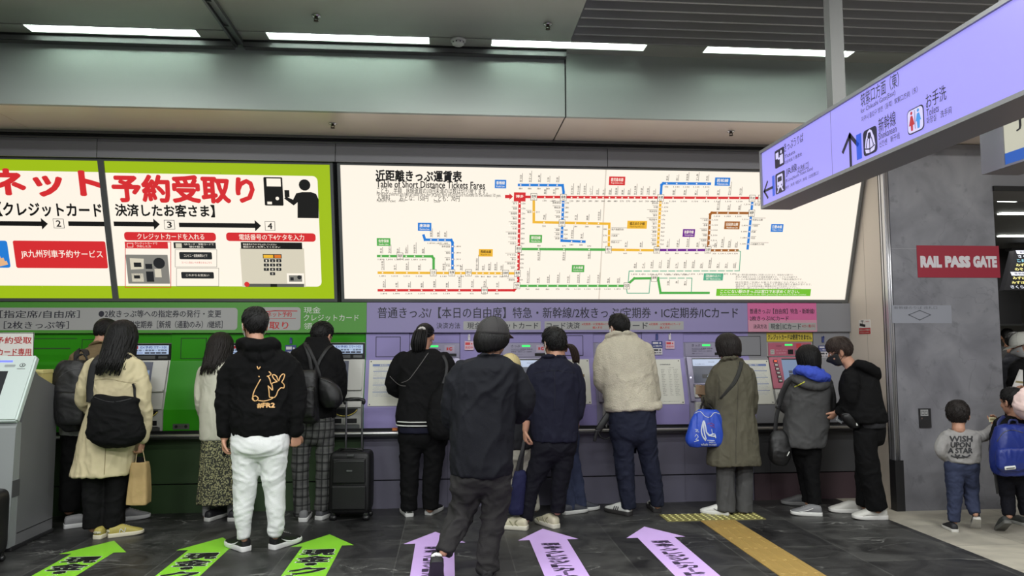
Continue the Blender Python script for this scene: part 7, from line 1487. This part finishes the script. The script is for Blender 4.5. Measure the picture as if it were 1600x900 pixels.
# --- person in the grey jacket
P = Person('person in a grey jacket with a bright blue hood', (1262, 802))
P.head(1263, 562, hh=.226, yaw=-8, pitch=-14, neck=(1263, 588, 0), dy=.05)
f_gj = fabric('grey_jacket', (70, 70, 70), .7, var=.06, bump=.12)
P.garment('jacket', f_gj, [[(582, 1246, 1280, 0, .075), (589, 1236, 1290, 0, .10), (598, 1231, 1294, 0, .125), (620, 1229, 1296, 0, .14), (650, 1228, 1294, 0, .142), (675, 1225, 1291, .0, .145), (694, 1224, 1287, .0, .145), (698, 1228, 1283, 0, .135)]],
          [[(1239, 598, 0, 11.5), (1229, 616, .02, 11.5), (1226, 632, .06, 11), (1234, 640, .15, 9.5), (1246, 640, .22, 8)], [(1289, 598, 0, 11), (1294, 620, .02, 11), (1294, 638, .06, 10.5), (1292, 646, .14, 9), (1286, 648, .19, 8)]], seed=81, amp=.009)
P.hand(P.p(1248, 640, .23), (1, .3, .3), (0, .3, -1), -1, sc=.9); P.hand(P.p(1284, 648, .2), (-1, .3, .3), (0, .3, -1), 1, sc=.9)
fb = fabric('blue_jersey', (66, 86, 190), .85, var=.06, crease=.7)
def bhood(bm): tube(bm, [P.p(1247, 588, .06), P.p(1246, 580, -.03), P.p(1254, 578, -.085), P.p(1270, 584, -.12), P.p(1286, 590, -.09), P.p(1292, 590, .0), P.p(1284, 584, .06)], [.024, .036, .046, .055, .048, .036, .026], 14); tube(bm, [P.p(1256, 576, -.07), P.p(1274, 578, -.075), P.p(1284, 582, -.04)], .03, 10)
P.garment('hood', fb, [], [], voxel=.008, amp=.011, freq=(9, 9, 9), seed=82, extra=bhood, inner=False)
def ghood(bm): tube(bm, [P.p(1238, 592, -.05), P.p(1250, 598, -.13), P.p(1272, 605, -.15), P.p(1290, 602, -.10), P.p(1294, 596, -.02)], [.02, .032, .036, .032, .02], 12)
P.garment('jacket_hood', f_gj, [], [], voxel=.008, amp=.006, seed=83, extra=ghood, inner=False)
P.printed(P.t, mat('reflective_yellow', (196, 196, 60), .4), 'reflective_trim', [[(1242, 604.5), (1244.5, 603.2)], [(1246, 602.6), (1248.5, 601.3)], [(1250, 600.6), (1252.5, 599.2)], [(1254, 598.4), (1257, 596.8)]], .005, ['jacket', 'jacket_hood'])
P.garment('trousers', f_blk2, [[(684, 1236, 1284, 0, .125), (706, 1236, 1283, 0, .13)]], [[(1252, 706, .06, 14), (1258, 740, .10, 11.5), (1262, 770, .12, 10), (1262, 785, .12, 9)], [(1268, 706, 0, 15), (1268, 740, .0, 12), (1271, 770, 0, 11), (1273, 788, 0, 10)]], seed=84, amp=.007)
P.shoe(1284, 806, -72, .255, (112, 112, 114), (204, 204, 200), [(((.75, .035), (.5, .05), (.3, .07)), .004)], (196, 196, 194), W=1.05); P.shoe(1266, 790, -66, .255, (84, 84, 86), (110, 110, 110))
P.hair_long(HB_, -.105, 85, .016, 280, .010, back=-.01, narrow=.92, ragged=.015, face=60, wave=.002, bangs=64)
P.finish()
B = Carried('shoulder_bag', 'large black bag hanging low at the left hip of the person in the grey jacket', 'bag', P, 1218, 725, -.02)
B.garment('bag_body', f_blknyl, [[(672, 1209, 1224, -.03, .02), (684, 1203, 1231, -.04, .05), (705, 1201, 1235, -.04, .075), (718, 1204, 1233, -.04, .07), (726, 1211, 1226, -.04, .05)]], voxel=.008, amp=.008, seed=86, inner=False)
bm = BM(); tube(bm, [P.p(1235, 594, -.09), P.p(1228, 605, -.08), P.p(1221, 622, -.06), P.p(1214, 648, -.05), P.p(1211, 674, -.04)], (.019, .004), 8, 4); link('strap', bm, f_strap, B.t)
bm = BM(); tube(bm, [P.p(1216, 634, -.058), P.p(1215.4, 638, -.057)], (.024, .007), 8, 1); link('strap_buckle', bm, m_blk, B.t); bm = BM(); tube(bm, B.on([(1230, 712), (1233, 706)], .002, ['bag_body']), .004, 6, 1); link('bag_tag', bm, m_print_w, B.t)
# --- young man in the black mask
P = Person('person in a black mask and black hooded jacket leaning to the counter', (1366, 810))
P.head(1312, 551, hh=.228, yaw=-68, pitch=-20, neck=(1331, 574, .0), dy=.10, nr=.05)
def yhood(bm): tube(bm, [P.p(1331, 583, .04), P.p(1340, 570, -.05), P.p(1354, 572, -.10), P.p(1366, 580, -.08), P.p(1368, 590, -.02), P.p(1356, 590, .05)], [.022, .036, .046, .046, .036, .03], 14)
P.garment('jacket', f_black, [[(572, 1326, 1352, .02, .06), (579, 1322, 1360, .02, .09), (590, 1316, 1367, .02, .125), (610, 1315, 1372, .01, .145), (635, 1318, 1378, 0, .15), (652, 1322, 1382, 0, .15), (659, 1326, 1381, 0, .14)]],
          [[(1331, 590, -.08, 12), (1330, 612, -.09, 12), (1330, 630, -.06, 11.5), (1322, 641, .0, 10), (1312, 642, .06, 8)], [(1340, 590, .12, 11), (1330, 612, .16, 11), (1320, 632, .20, 10), (1311, 638, .26, 8)]], seed=91, amp=.010, extra=yhood)
P.garment('hem_band', fabric('charcoal_rib', (46, 46, 48)), [[(655, 1338, 1379, 0, .125), (662, 1339, 1380, 0, .13), (668, 1340, 1379, 0, .125)]], seed=92, amp=.003, inner=False)
P.forearm([P.p(1312, 642, .06), P.p(1309, 642, .08)], .03, .026); P.hand(P.p(1308.5, 642, .09), (-.45, .5, -.75), (-.3, .75, .5), -1, .35)
P.forearm([P.p(1311, 638, .26), P.p(1308, 640, .28)], .03, .026); P.hand(P.p(1308, 641, .285), (-.6, .4, -.4), (-.2, .5, -1), -1, .35)
P.garment('trousers', f_blk2, [[(660, 1338, 1379, 0, .135), (690, 1336, 1381, 0, .14)]], [[(1352, 695, -.06, 17), (1358, 735, -.06, 16), (1365, 770, -.05, 15.5), (1370, 795, -.04, 15)], [(1354, 695, .08, 16), (1352, 735, .10, 15), (1352, 770, .11, 14), (1352, 790, .12, 13)]], seed=93, amp=.008, freq=(8, 8, 4))
P.shoe(1385, 811, -84, .285, (196, 194, 188), (206, 204, 200), [(((.3, .035), (.6, .045), (.8, .03)), .003)], (170, 168, 162), laces=False, W=1.05); P.shoe(1347, 801, -78, .28, (190, 188, 182), (200, 198, 194), laces=False)
P.mask(mat('mask_black', (24, 24, 27), .7)); P.hair_short(HBR, 94, .018, 460, .7, .014, .010, dict(front=72, side=90, ear=106, back=142), .3, swirl=.35)
P.finish()
B = Carried('shoulder_bag', 'black bag with a white zip tag held by the person in the black mask', 'bag', P, 1330, 668, .0)
B.garment('bag_body', f_blknyl, [[(642, 1318, 1334, -.02, .03), (650, 1314, 1340, -.03, .05), (660, 1320, 1344, -.03, .05), (669, 1330, 1342, -.03, .035)]], voxel=.007, amp=.006, seed=95, inner=False)
c = B.on([(1338.5, 662), (1338.5, 663)], .004, ['bag_body'])[0]; bm = BM(); box(bm, (c.x-.008, c.y-.006, c.z-.016), (c.x+.008, c.y+.002, c.z+.016), 0, .003); link('zip_tag', bm, m_print_w, B.t)
bm = BM(); tube(bm, B.on([(1316, 648), (1324, 646), (1333, 648)], .001, ['bag_body']), .003, 6, 1); link('zip', bm, mat('zip_grey'), B.t)
B = Carried('ticket_wallet', 'clear ticket wallet in the hand of the person in the black mask', 'wallet', P, 1312, 660, .10)
M = Matrix.Translation(P.p(1313, 652, .10)) @ Matrix.Rotation(.6, 4, 'Y') @ Matrix.Rotation(-.4, 4, 'X'); b2 = BM(); box(b2, (-.03, -.003, -.05), (.03, .003, .05), 0, .002); bm = BM(); add(bm, b2, M); link('cover', bm, mat('wallet_clear', (176, 180, 182), .25), B.t); b2 = BM(); box(b2, (-.022, -.0045, -.03), (.022, -.003, .03)); bm = BM(); add(bm, b2, M); link('card', bm, mat('wallet_card', (60, 64, 70), .4), B.t)
# ================================================================== WALKING MAN, CHILDREN, BACKGROUND
P = Person('person in a dark cap and jacket walking towards the machines', (762, 906))
P.head(771, 528, hh=.236, yaw=40, pitch=-4, neck=(768, 561, 0), dy=.02, nr=.058)
f_wj = fabric('blue_black_cloth', (26, 27, 32), .8, var=.08); f_wt = fabric('charcoal_twill', (46, 45, 45), .85, var=.1)
def wcol(bm): tube(bm, [P.p(*q) for q in ((746, 562, .03), (752, 556, -.06), (768, 554, -.085), (784, 558, -.05), (790, 564, .03))], (.022, .012), 10)
P.garment('jacket', f_wj, [[(557, 748, 790, 0, .08), (564, 728, 800, 0, .105), (574, 713, 810, 0, .135), (600, 705, 812, 0, .155), (640, 705, 806, 0, .16), (690, 704, 801, 0, .165), (725, 705, 800, 0, .165), (741, 707, 798, 0, .155)]],
          [[(722, 580, 0, 18), (709, 608, .0, 17), (704, 638, .03, 15.5), (708, 662, .10, 13), (722, 672, .18, 11)], [(797, 582, 0, 18), (815, 608, .0, 17), (820, 632, .0, 15.5), (812, 648, .08, 13), (800, 650, .17, 10.5)]], seed=101, amp=.014, extra=wcol, freq=(5, 5, 4))
P.hand(P.p(725, 673, .19), (.8, .5, .2), (.3, .2, -1), -1); P.hand(P.p(797, 650, .18), (-.8, .5, .2), (-.3, .2, -1), 1)
P.garment('trousers', f_wt, [[(728, 709, 797, 0, .15), (745, 706, 799, 0, .155), (765, 705, 798, 0, .14)]],
          [[(729, 758, .0, 25), (726, 785, .04, 21.5), (717, 812, .02, 18.5), (703, 842, -.06, 15), (693, 863, -.12, 12.5)], [(775, 760, .0, 24.5), (774, 790, .03, 22), (769, 825, .02, 18.5), (764, 860, .0, 17), (762, 886, 0, 16), (761, 895, 0, 14)]], seed=103, amp=.012, freq=(6, 6, 8), spots=[(P.p(720, 800, 0), .12, .8), (P.p(762, 885, 0), .09, 1.)])
P.shoe(0, 0, -4, .285, (24, 24, 26), (26, 26, 28), None, at=onY(683, 879, P.Y-.19), pitch=-58, heel=(216, 216, 214)); P.shoe(761, 912, 4, .285, (26, 26, 28), (60, 60, 62))
P.cap(mat('cap_black', (44, 42, 42), .8, bump=.2), mat('cap_brim_brown', (104, 92, 80), .7), vol=.018, seam=mat('cap_seam', (24, 24, 25), .8))
rnd = random.Random(104); bm = BM()                                   # thick hair below the cap
for i in range(240):
    ph = rnd.uniform(math.radians(72), math.radians(288)); a = abs(math.degrees(ph)-180); ze = -.105+.045*(a/108)**2+rnd.uniform(0, .02); pts = []
    s0 = hpt(math.pi/2, ph, 1., .006)
    for k in range(6):
        t = k/5; z = .03+(ze-.03)*t; g = 1.08+.14*math.sin(math.pi*t)-.10*t*t; pts.append(P.M @ V((s0.x*g, s0.y*g-.004*t, z)))
    tube(bm, pts, [.010, .011, .011, .010, .008, .003], 6, 1, flat=.6, round_ends=False)
link('hair', bm, HB_, P.t); P.finish()
# --- child in the grey sweatshirt
P = Person('child in a grey sweatshirt with printed words walking past the pillar', (1494, 829))
P.head(1497, 650, hh=.205, yaw=38, pitch=-4, neck=(1497, 673, 0), nr=.046)
f_gs = fabric('grey_melange', (146, 144, 142), .9, var=.06, bump=.3)
P.garment('sweatshirt', f_gs, [[(671, 1484, 1512, 0, .06), (676, 1478, 1524, 0, .08), (685, 1475, 1528, 0, .095), (700, 1477, 1529, 0, .10), (714, 1478, 1529, 0, .10), (722, 1480, 1527, 0, .095)]],
          [[(1480, 681, 0, 8.5), (1471, 694, 0, 8), (1470, 706, 0, 7.5), (1478, 716, .05, 6.5)], [(1523, 682, 0, 9), (1534, 682, .02, 8.5), (1545, 676, .03, 7.5), (1551, 667, .03, 6)]], seed=111, amp=.007, freq=(9, 9, 7), voxel=.007)
P.forearm([P.p(1551, 668, .03), P.p(1552.5, 662, .03)], .024, .019); P.hand(P.p(1552.5, 662, .03), (.15, .15, 1), (-.6, -.6, 0), -1, .7, .62); P.hand(P.p(1480, 718, .05), (.3, .3, -1), (1, 0, 0), 1, .5, .62)
for tx, bx in (('WISH', (1484, 681.5, 1519, 690)), ('UPON', (1486, 691, 1516, 699)), ('A STAR', (1482, 700, 1519, 708))): P.printed_text(P.t, mat('print_charcoal', (52, 52, 54), .7), 'lettering', tx, bx, 'sweatshirt', .07)
P.printed(P.t, mat('print_charcoal'), 'star_print', [[(1487, 712), (1493, 714), (1499, 711)], [(1493, 710), (1496, 716)], [(1504, 712), (1510, 714), (1515, 711)], [(1498, 714.5), (1506, 715)]], .006, ['sweatshirt'])
P.garment('jeans', f_denim, [[(716, 1480, 1527, 0, .085), (730, 1478, 1528, -.005, .095), (744, 1479, 1527, 0, .085)]], [[(1491, 742, 0, 13), (1491.5, 768, 0, 11.5), (1491, 795, .0, 9.5), (1491, 815, 0, 8.5)], [(1515, 742, 0, 12.5), (1517, 764, .03, 11.5), (1519, 785, .0, 10), (1524, 803, -.05, 8)]], seed=112, amp=.006, freq=(10, 10, 12), voxel=.007)
P.shoe(1493, 832, 12, .185, (28, 28, 32), (196, 194, 188), W=1.05); P.shoe(0, 0, 30, .185, (28, 28, 32), (196, 194, 188), at=onY(1527, 812, P.Y-.06), pitch=-38, W=1.05)
P.hair_short(HDB, 113, .022, 380, .6, .014, .008, dict(front=64, side=88, ear=112, back=160), .35); P.finish(.005)
B = Carried('ticket_card', 'small pale ticket held up by the child in the grey sweatshirt', 'ticket', P, 1551, 659, .03)
M = Matrix.Translation(P.p(1551, 655.5, .02)); b2 = BM(); box(b2, (-.032, -.0012, -.019), (.032, .0012, .019)); bm = BM(); add(bm, b2, M); o = link('ticket', bm, mat('ticket_cream', (226, 220, 178), .5), B.t)
b2 = BM(); box(b2, (-.024, -.0016, -.006), (.018, -.0012, .008)); bm = BM(); add(bm, b2, M); link('print', bm, mat('ticket_print', (150, 140, 100), .6), B.t)
# --- child with the blue backpack
P = Person('child in a black top carrying a blue backpack at the right edge', (1582, 833))
P.head(1582, 629, hh=.205, yaw=-12, pitch=-4, neck=(1582, 652, 0), nr=.046)
P.garment('top', f_black, [[(650, 1570, 1594, 0, .06), (656, 1558, 1606, 0, .08), (668, 1553, 1611, 0, .10), (700, 1555, 1610, 0, .10), (738, 1556, 1609, 0, .10), (745, 1558, 1607, 0, .095)]], [[(1560, 664, 0, 9), (1555, 690, 0, 8.5), (1556, 712, .05, 8), (1562, 722, .12, 6.5)], [(1604, 664, 0, 9), (1609, 690, 0, 8.5), (1608, 712, .05, 8), (1602, 722, .12, 6.5)]], seed=121, amp=.006, voxel=.007)
P.hand(P.p(1563, 723, .13), (.7, .5, .2), (.2, .2, -1), -1, sc=.65); P.hand(P.p(1601, 723, .13), (-.7, .5, .2), (-.2, .2, -1), 1, sc=.65)
P.garment('trousers', f_navy2, [[(738, 1560, 1606, 0, .085), (750, 1559, 1607, 0, .09)]], [[(1571, 752, 0, 12), (1574, 778, .02, 10), (1577, 806, -.02, 8.5)], [(1596, 752, 0, 12), (1600, 778, .03, 10), (1603, 804, .04, 8.5)]], seed=122, amp=.006, voxel=.007, freq=(10, 10, 10))
P.shoe(0, 0, 12, .195, (58, 60, 58), (96, 96, 92), None, at=onY(1576, 818, P.Y-.05), pitch=-34, W=1.05); P.shoe(1603, 822, -4, .195, (58, 60, 58), (150, 150, 146))
P.hair_short(HB_, 123, .016, 320, .5, .012, .008, dict(front=64, side=86, ear=108, back=155), .35); P.finish(.005)
f_bp = mat('backpack_blue', (24, 42, 116), .45, var=.1, bump=.25, bscale=25)
B = backpack(P, 'blue child backpack with a white name tag at the right edge', 'backpack', [(663, 1568, 1598, .03), (670, 1557, 1607, .06), (695, 1552, 1612, .085), (722, 1552, 1612, .09), (738, 1556, 1608, .08), (742, 1562, 1602, .06)], -.16, f_bp, f_bp, [(700, 1562, 1602, .085, .02), (706, 1558, 1606, .085, .04), (728, 1558, 1606, .09, .04), (736, 1563, 1601, .085, .025)], [(1576, 664), (1578, 657), (1588, 657), (1590, 664)], [([(1562, 672), (1560, 662), (1566, 655), (1570, 652)], .03)], amp=.008, seed=124, smat=mat('strap_blue', (30, 40, 90), .6), zips=([(1558, 690), (1568, 676), (1582, 672), (1598, 676)],))
bm = BM(); tube(bm, B.on([(1570, 731.5), (1578, 730.8), (1586, 730)], .003), (.014, .004), 10, 1, ref=(0, 0, 1)); o = link('name_tag', bm, m_print_w, B.t); bm = BM(); tube(bm, B.on([(1572, 731.6), (1578, 731), (1584, 730.3)], .0068), .0035, 6, 1); link('tag_print', bm, m_ink2, o)
bm = BM(); tube(bm, [P.p(1555, 736, -.12), P.p(1556, 750, -.13), P.p(1559, 771, -.13)], (.012, .003), 8, 3); link('strap', bm, f_strap, B.t)
# --- adults at the right edge
P = Person('person in a pale pink coat cut by the right frame behind the blue backpack', (1664, 840))
P.head(1668, 540, hh=.228, yaw=-20, pitch=-10, neck=(1668, 572, 0))
f_pink = fabric('pale_pink_nylon', (226, 200, 194), .6, var=.04)
P.garment('coat', f_pink, [[(566, 1652, 1686, 0, .07), (576, 1640, 1698, 0, .10), (600, 1634, 1706, 0, .13), (660, 1632, 1708, 0, .14), (730, 1630, 1710, 0, .15)]], [[(1642, 588, 0, 14), (1618, 612, -.03, 15), (1600, 632, -.06, 15), (1612, 648, .04, 12)], [(1698, 588, 0, 13), (1706, 630, 0, 12), (1700, 660, .1, 9)]], seed=131, amp=.012, freq=(9, 9, 9))
P.hand(P.p(1616, 650, .06), (.8, .4, -.2), (0, .2, -1), -1, sc=.9); P.hand(P.p(1699, 662, .11), (-.3, .8, -.3), (0, .2, -1), 1, sc=.9)
P.garment('trousers', f_navy2, [[(715, 1640, 1700, 0, .12)]], [[(1654, 730, 0, 14), (1655, 780, 0, 11), (1656, 825, 0, 10)], [(1686, 730, 0, 14), (1685, 780, 0, 11), (1684, 825, 0, 10)]], seed=132)
P.shoe(1656, 842, 0, .24, (60, 60, 62)); P.shoe(1684, 842, 0, .24, (60, 60, 62)); P.hair_long(HDB, -.16, 133, .016, 160, .010, narrow=.9, face=60); P.finish(.007)
P = Person('person in a white cap and black jacket holding a sheet of paper beyond the pillar', (1606, 776))
P.head(1599, 541, hh=.232, yaw=-60, pitch=-16, neck=(1608, 562, 0), dy=.05)
P.garment('jacket', f_black, [[(560, 1594, 1622, 0, .07), (567, 1586, 1630, 0, .10), (582, 1582, 1636, 0, .13), (620, 1580, 1638, 0, .14), (665, 1582, 1638, 0, .145)]], [[(1590, 578, -.1, 13), (1588, 605, -.14, 12.5), (1600, 622, -.16, 11), (1604, 612, -.24, 8)], [(1630, 580, .05, 13), (1632, 610, .1, 12), (1618, 622, .16, 10)]], seed=134)
P.hand(P.p(1603, 611, -.25), (-.8, -.1, .4), (.2, -.4, -1), 1, .4); P.hand(P.p(1616, 622, .17), (-.8, .3, .2), (0, .2, -1), 1)
P.garment('trousers', f_blk2, [[(655, 1588, 1634, 0, .13), (680, 1588, 1634, 0, .13)]], [[(1600, 685, 0, 13), (1600, 730, 0, 11), (1600, 768, 0, 10)], [(1622, 685, 0, 13), (1622, 730, 0, 11), (1622, 768, 0, 10)]], seed=135)
P.shoe(1600, 778, -50, .27, (40, 40, 42)); P.shoe(1622, 778, -50, .27, (40, 40, 42)); P.mask(mat('mask_grey', (150, 150, 150), .7)); P.hair_short(HB_, 136, .010, 160); P.cap(mat('cap_white', (200, 200, 192), .8), mat('cap_white'), vol=.02, seam=mat('cap_seam_w', (160, 160, 154), .8)); P.finish(.007)
B = Carried('paper_sheet', 'white sheet of paper in the hand of the person in the white cap', 'paper', P, 1590, 610, -.28)
a, b, c, d = P.p(1581, 606, -.28), P.p(1599, 611, -.26), P.p(1598, 578, -.24), P.p(1593, 577, -.26); bm = BM(); hexa(bm, [a, b, c, d]+[q+V((0, .002, 0)) for q in (a, b, c, d)]); link('sheet', bm, mat('paper_white', (226, 226, 224), .6), B.t)
bm = BM(); hexa(bm, [q-V((0, .0006, 0)) for q in (a.lerp(c, .3), b.lerp(c, .35), b.lerp(c, .45), a.lerp(c, .4))]+[q-V((0, .0001, 0)) for q in (a.lerp(c, .3), b.lerp(c, .35), b.lerp(c, .45), a.lerp(c, .4))]); link('print', bm, mat('ticket_print'), B.t)
def bystander(label, foot, hx, hy, seed, cloth, yaw, xs):
    P = Person(label, foot); k = P.k; u = .006/k; P.head(hx, hy, yaw=yaw, pitch=-5, neck=(hx, hy+27*u, 0)); y0 = hy+24*u; fy = foot[1]; l, r = xs
    P.garment('jacket', cloth, [[(y0, hx-14*u, hx+14*u, 0, .07), (y0+8*u, l+4*u, r-4*u, 0, .10), (y0+25*u, l, r, 0, .13), (y0+110*u, l, r, 0, .14)]], [[(l+5*u, y0+20*u, 0, 11*u), (l+1*u, y0+65*u, 0, 10*u), (l+3*u, y0+100*u, .03, 8*u)], [(r-5*u, y0+20*u, 0, 11*u), (r-1*u, y0+65*u, 0, 10*u), (r-3*u, y0+100*u, .03, 8*u)]], seed=seed, voxel=.012)
    for x, sd in ((l+3*u, 1), (r-3*u, -1)): P.hand(P.p(x, y0+103*u, .03), (0, .1, -1), (sd, 0, 0), sd)
    P.garment('trousers', f_blk2, [[(y0+100*u, l+4*u, r-4*u, 0, .12), (y0+120*u, l+4*u, r-4*u, 0, .12)]], [[(hx-10*u, y0+125*u, 0, 12*u), (hx-10*u, (y0+fy)/2+45*u, 0, 10*u), (hx-10*u, fy-8*u, 0, 9*u)], [(hx+10*u, y0+125*u, 0, 12*u), (hx+10*u, (y0+fy)/2+45*u, 0, 10*u), (hx+10*u, fy-8*u, 0, 9*u)]], seed=seed+1, voxel=.012)
    P.shoe(hx-10*u, fy, yaw, .26, (30, 30, 32)); P.shoe(hx+10*u, fy, yaw, .26, (30, 30, 32)); P.hair_short(HB_, seed+2, .014, 160, lims=dict(back=140)); P.finish(.009)
bystander('person in a dark coat far back between the pillar and the white cap', (1586, 716), 1586, 535, 140, f_char, 150, (1570, 1602))
bystander('person in a grey coat far back right at the pillar edge', (1574, 690), 1574, 527, 144, fabric('grey_wool', (74, 74, 74)), 20, (1561, 1587))
# --- departure board and dark panel in the corridor
Yb = 10.0; t = thing('departure_board', 'black departure board with yellow and white train names beyond the pillar', 'display', onY(1600, 453, Yb))
tl, bl = onY(1585, 391, Yb), onY(1569.5, 453.5, Yb-.25); bu = V((1, 0, 0)); bv = (tl-bl); bp_ = Plane(bl, bu, bu.cross(bv).cross(bu)); hgt = bp_.v.dot(bv)
bm = BM(); W2 = 1.6; hexa(bm, [bl, bl+bu*W2, tl+bu*W2, tl, bl+V((0, .1, 0)), bl+bu*W2+V((0, .1, 0)), tl+bu*W2+V((0, .1, 0)), tl+V((0, .1, 0))]); link('screen', bm, mat('board_black', (10, 10, 13), .8, spec=.1), t)
bm = BM(); box(bm, (tl.x-.05, Yb-.02, tl.z), (tl.x+W2, Yb+.12, tl.z+.04)); box(bm, (tl.x+.5, Yb+.02, tl.z+.04), (tl.x+.56, Yb+.08, 2.955)); link('housing', bm, mat('board_grey', (60, 60, 62), .5), t)
A = Art(bp_, t, .004); sh = bu.dot(bv)/hgt; yl, wl, cl = lit('led_yellow', (240, 226, 110), .9), lit('led_white', (220, 224, 240), .9), lit('led_cyan', (110, 200, 230), .9)
for k, (s_, c_) in enumerate((('', wl), ('さくら 548', wl), ('こだま 780', cl), ('みずほ 606', yl), ('のぞみ 24', yl), ('', wl), ('みずほ 602', yl), ('みずほ 604', yl), ('さくら 546', wl))):
    v1 = hgt*(1-(k+.15)/9.2); v0 = v1-hgt*.075; u0 = sh*v0+.05
    if s_: A.text('lettering', c_, s_[:3], (u0+.04, v0, u0+.24, v1), 2, .02); A.text('lettering', c_, s_[4:], (u0+.32, v0, u0+.5, v1), 2, .02)
    else: A.rect('heading_bar', wl, u0, v0-.005, u0+1.2, v1+.005, 1); A.text('lettering', m_ink2, '新幹線のりば', (u0+.05, v0+.006, u0+.4, v1-.006), 2, .02)
A.done()
a, b = onY(1568, 506, 10.6), onY(1594, 457, 10.6)
t = thing('shutter_panel', 'dark grey panel hanging under the departure board', 'panel', (b.x-.2, 10.6, a.z)); bm = BM(); box(bm, (a.x-.5, 10.6, a.z), (b.x, 10.7, 2.955)); link('panel', bm, mat('panel_charcoal', (48, 48, 50), .6), t); bm = BM(); box(bm, (a.x-.5, 10.58, a.z-.03), (b.x+.02, 10.72, a.z)); link('bottom_rail', bm, m_trim, t)
# corridor strip lamps
first = None; m_cl = mat('corridor_tube', (250, 250, 240), .4, emit=7, ecol=(250, 255, 246))
for k, (q0, q1, lb) in enumerate((((1562, 299), (1590, 294), 'slanting corridor strip lamp nearest to the marble pillar'), ((1562, 333), (1612, 333), 'level corridor strip lamp in the middle of the corridor ceiling'), ((1561, 368), (1612, 368), 'level corridor strip lamp above the departure board'))):
    zc = 2.955; a, b = onZ(q0[0], q0[1], zc), onZ(q1[0], q1[1], zc)
    if k == 0: a, b = V((XP1+.12, 7.15, zc)), V((XP1+.32, 7.0, zc))
    a, b = (onZ(q0[0], q0[1], zc), onZ(q1[0], q1[1], zc)) if k else (onY(1562, 299, 6.95), onY(1590, 294, 6.95))
    if k == 0: a.z = b.z = zc
    t = thing('ceiling_light', lb, 'ceiling light', ((a.x+b.x)/2, (a.y+b.y)/2, zc), 'corridor strip lamps'); d = (b-a).normalized(); n_ = V((-d.y, d.x, 0))*.04
    bm = BM(); hexa(bm, [a-n_-V((0, 0, .012)), b-n_-V((0, 0, .012)), b+n_-V((0, 0, .012)), a+n_-V((0, 0, .012)), a-n_, b-n_, b+n_, a+n_]); link('tube', bm, m_cl, t)
    n_ = n_*1.5; bm = BM(); hexa(bm, [a-n_, b-n_, b+n_, a+n_, a-n_+V((0, 0, .02)), b-n_+V((0, 0, .02)), b+n_+V((0, 0, .02)), a+n_+V((0, 0, .02))]); link('base', bm, m_wht, t)
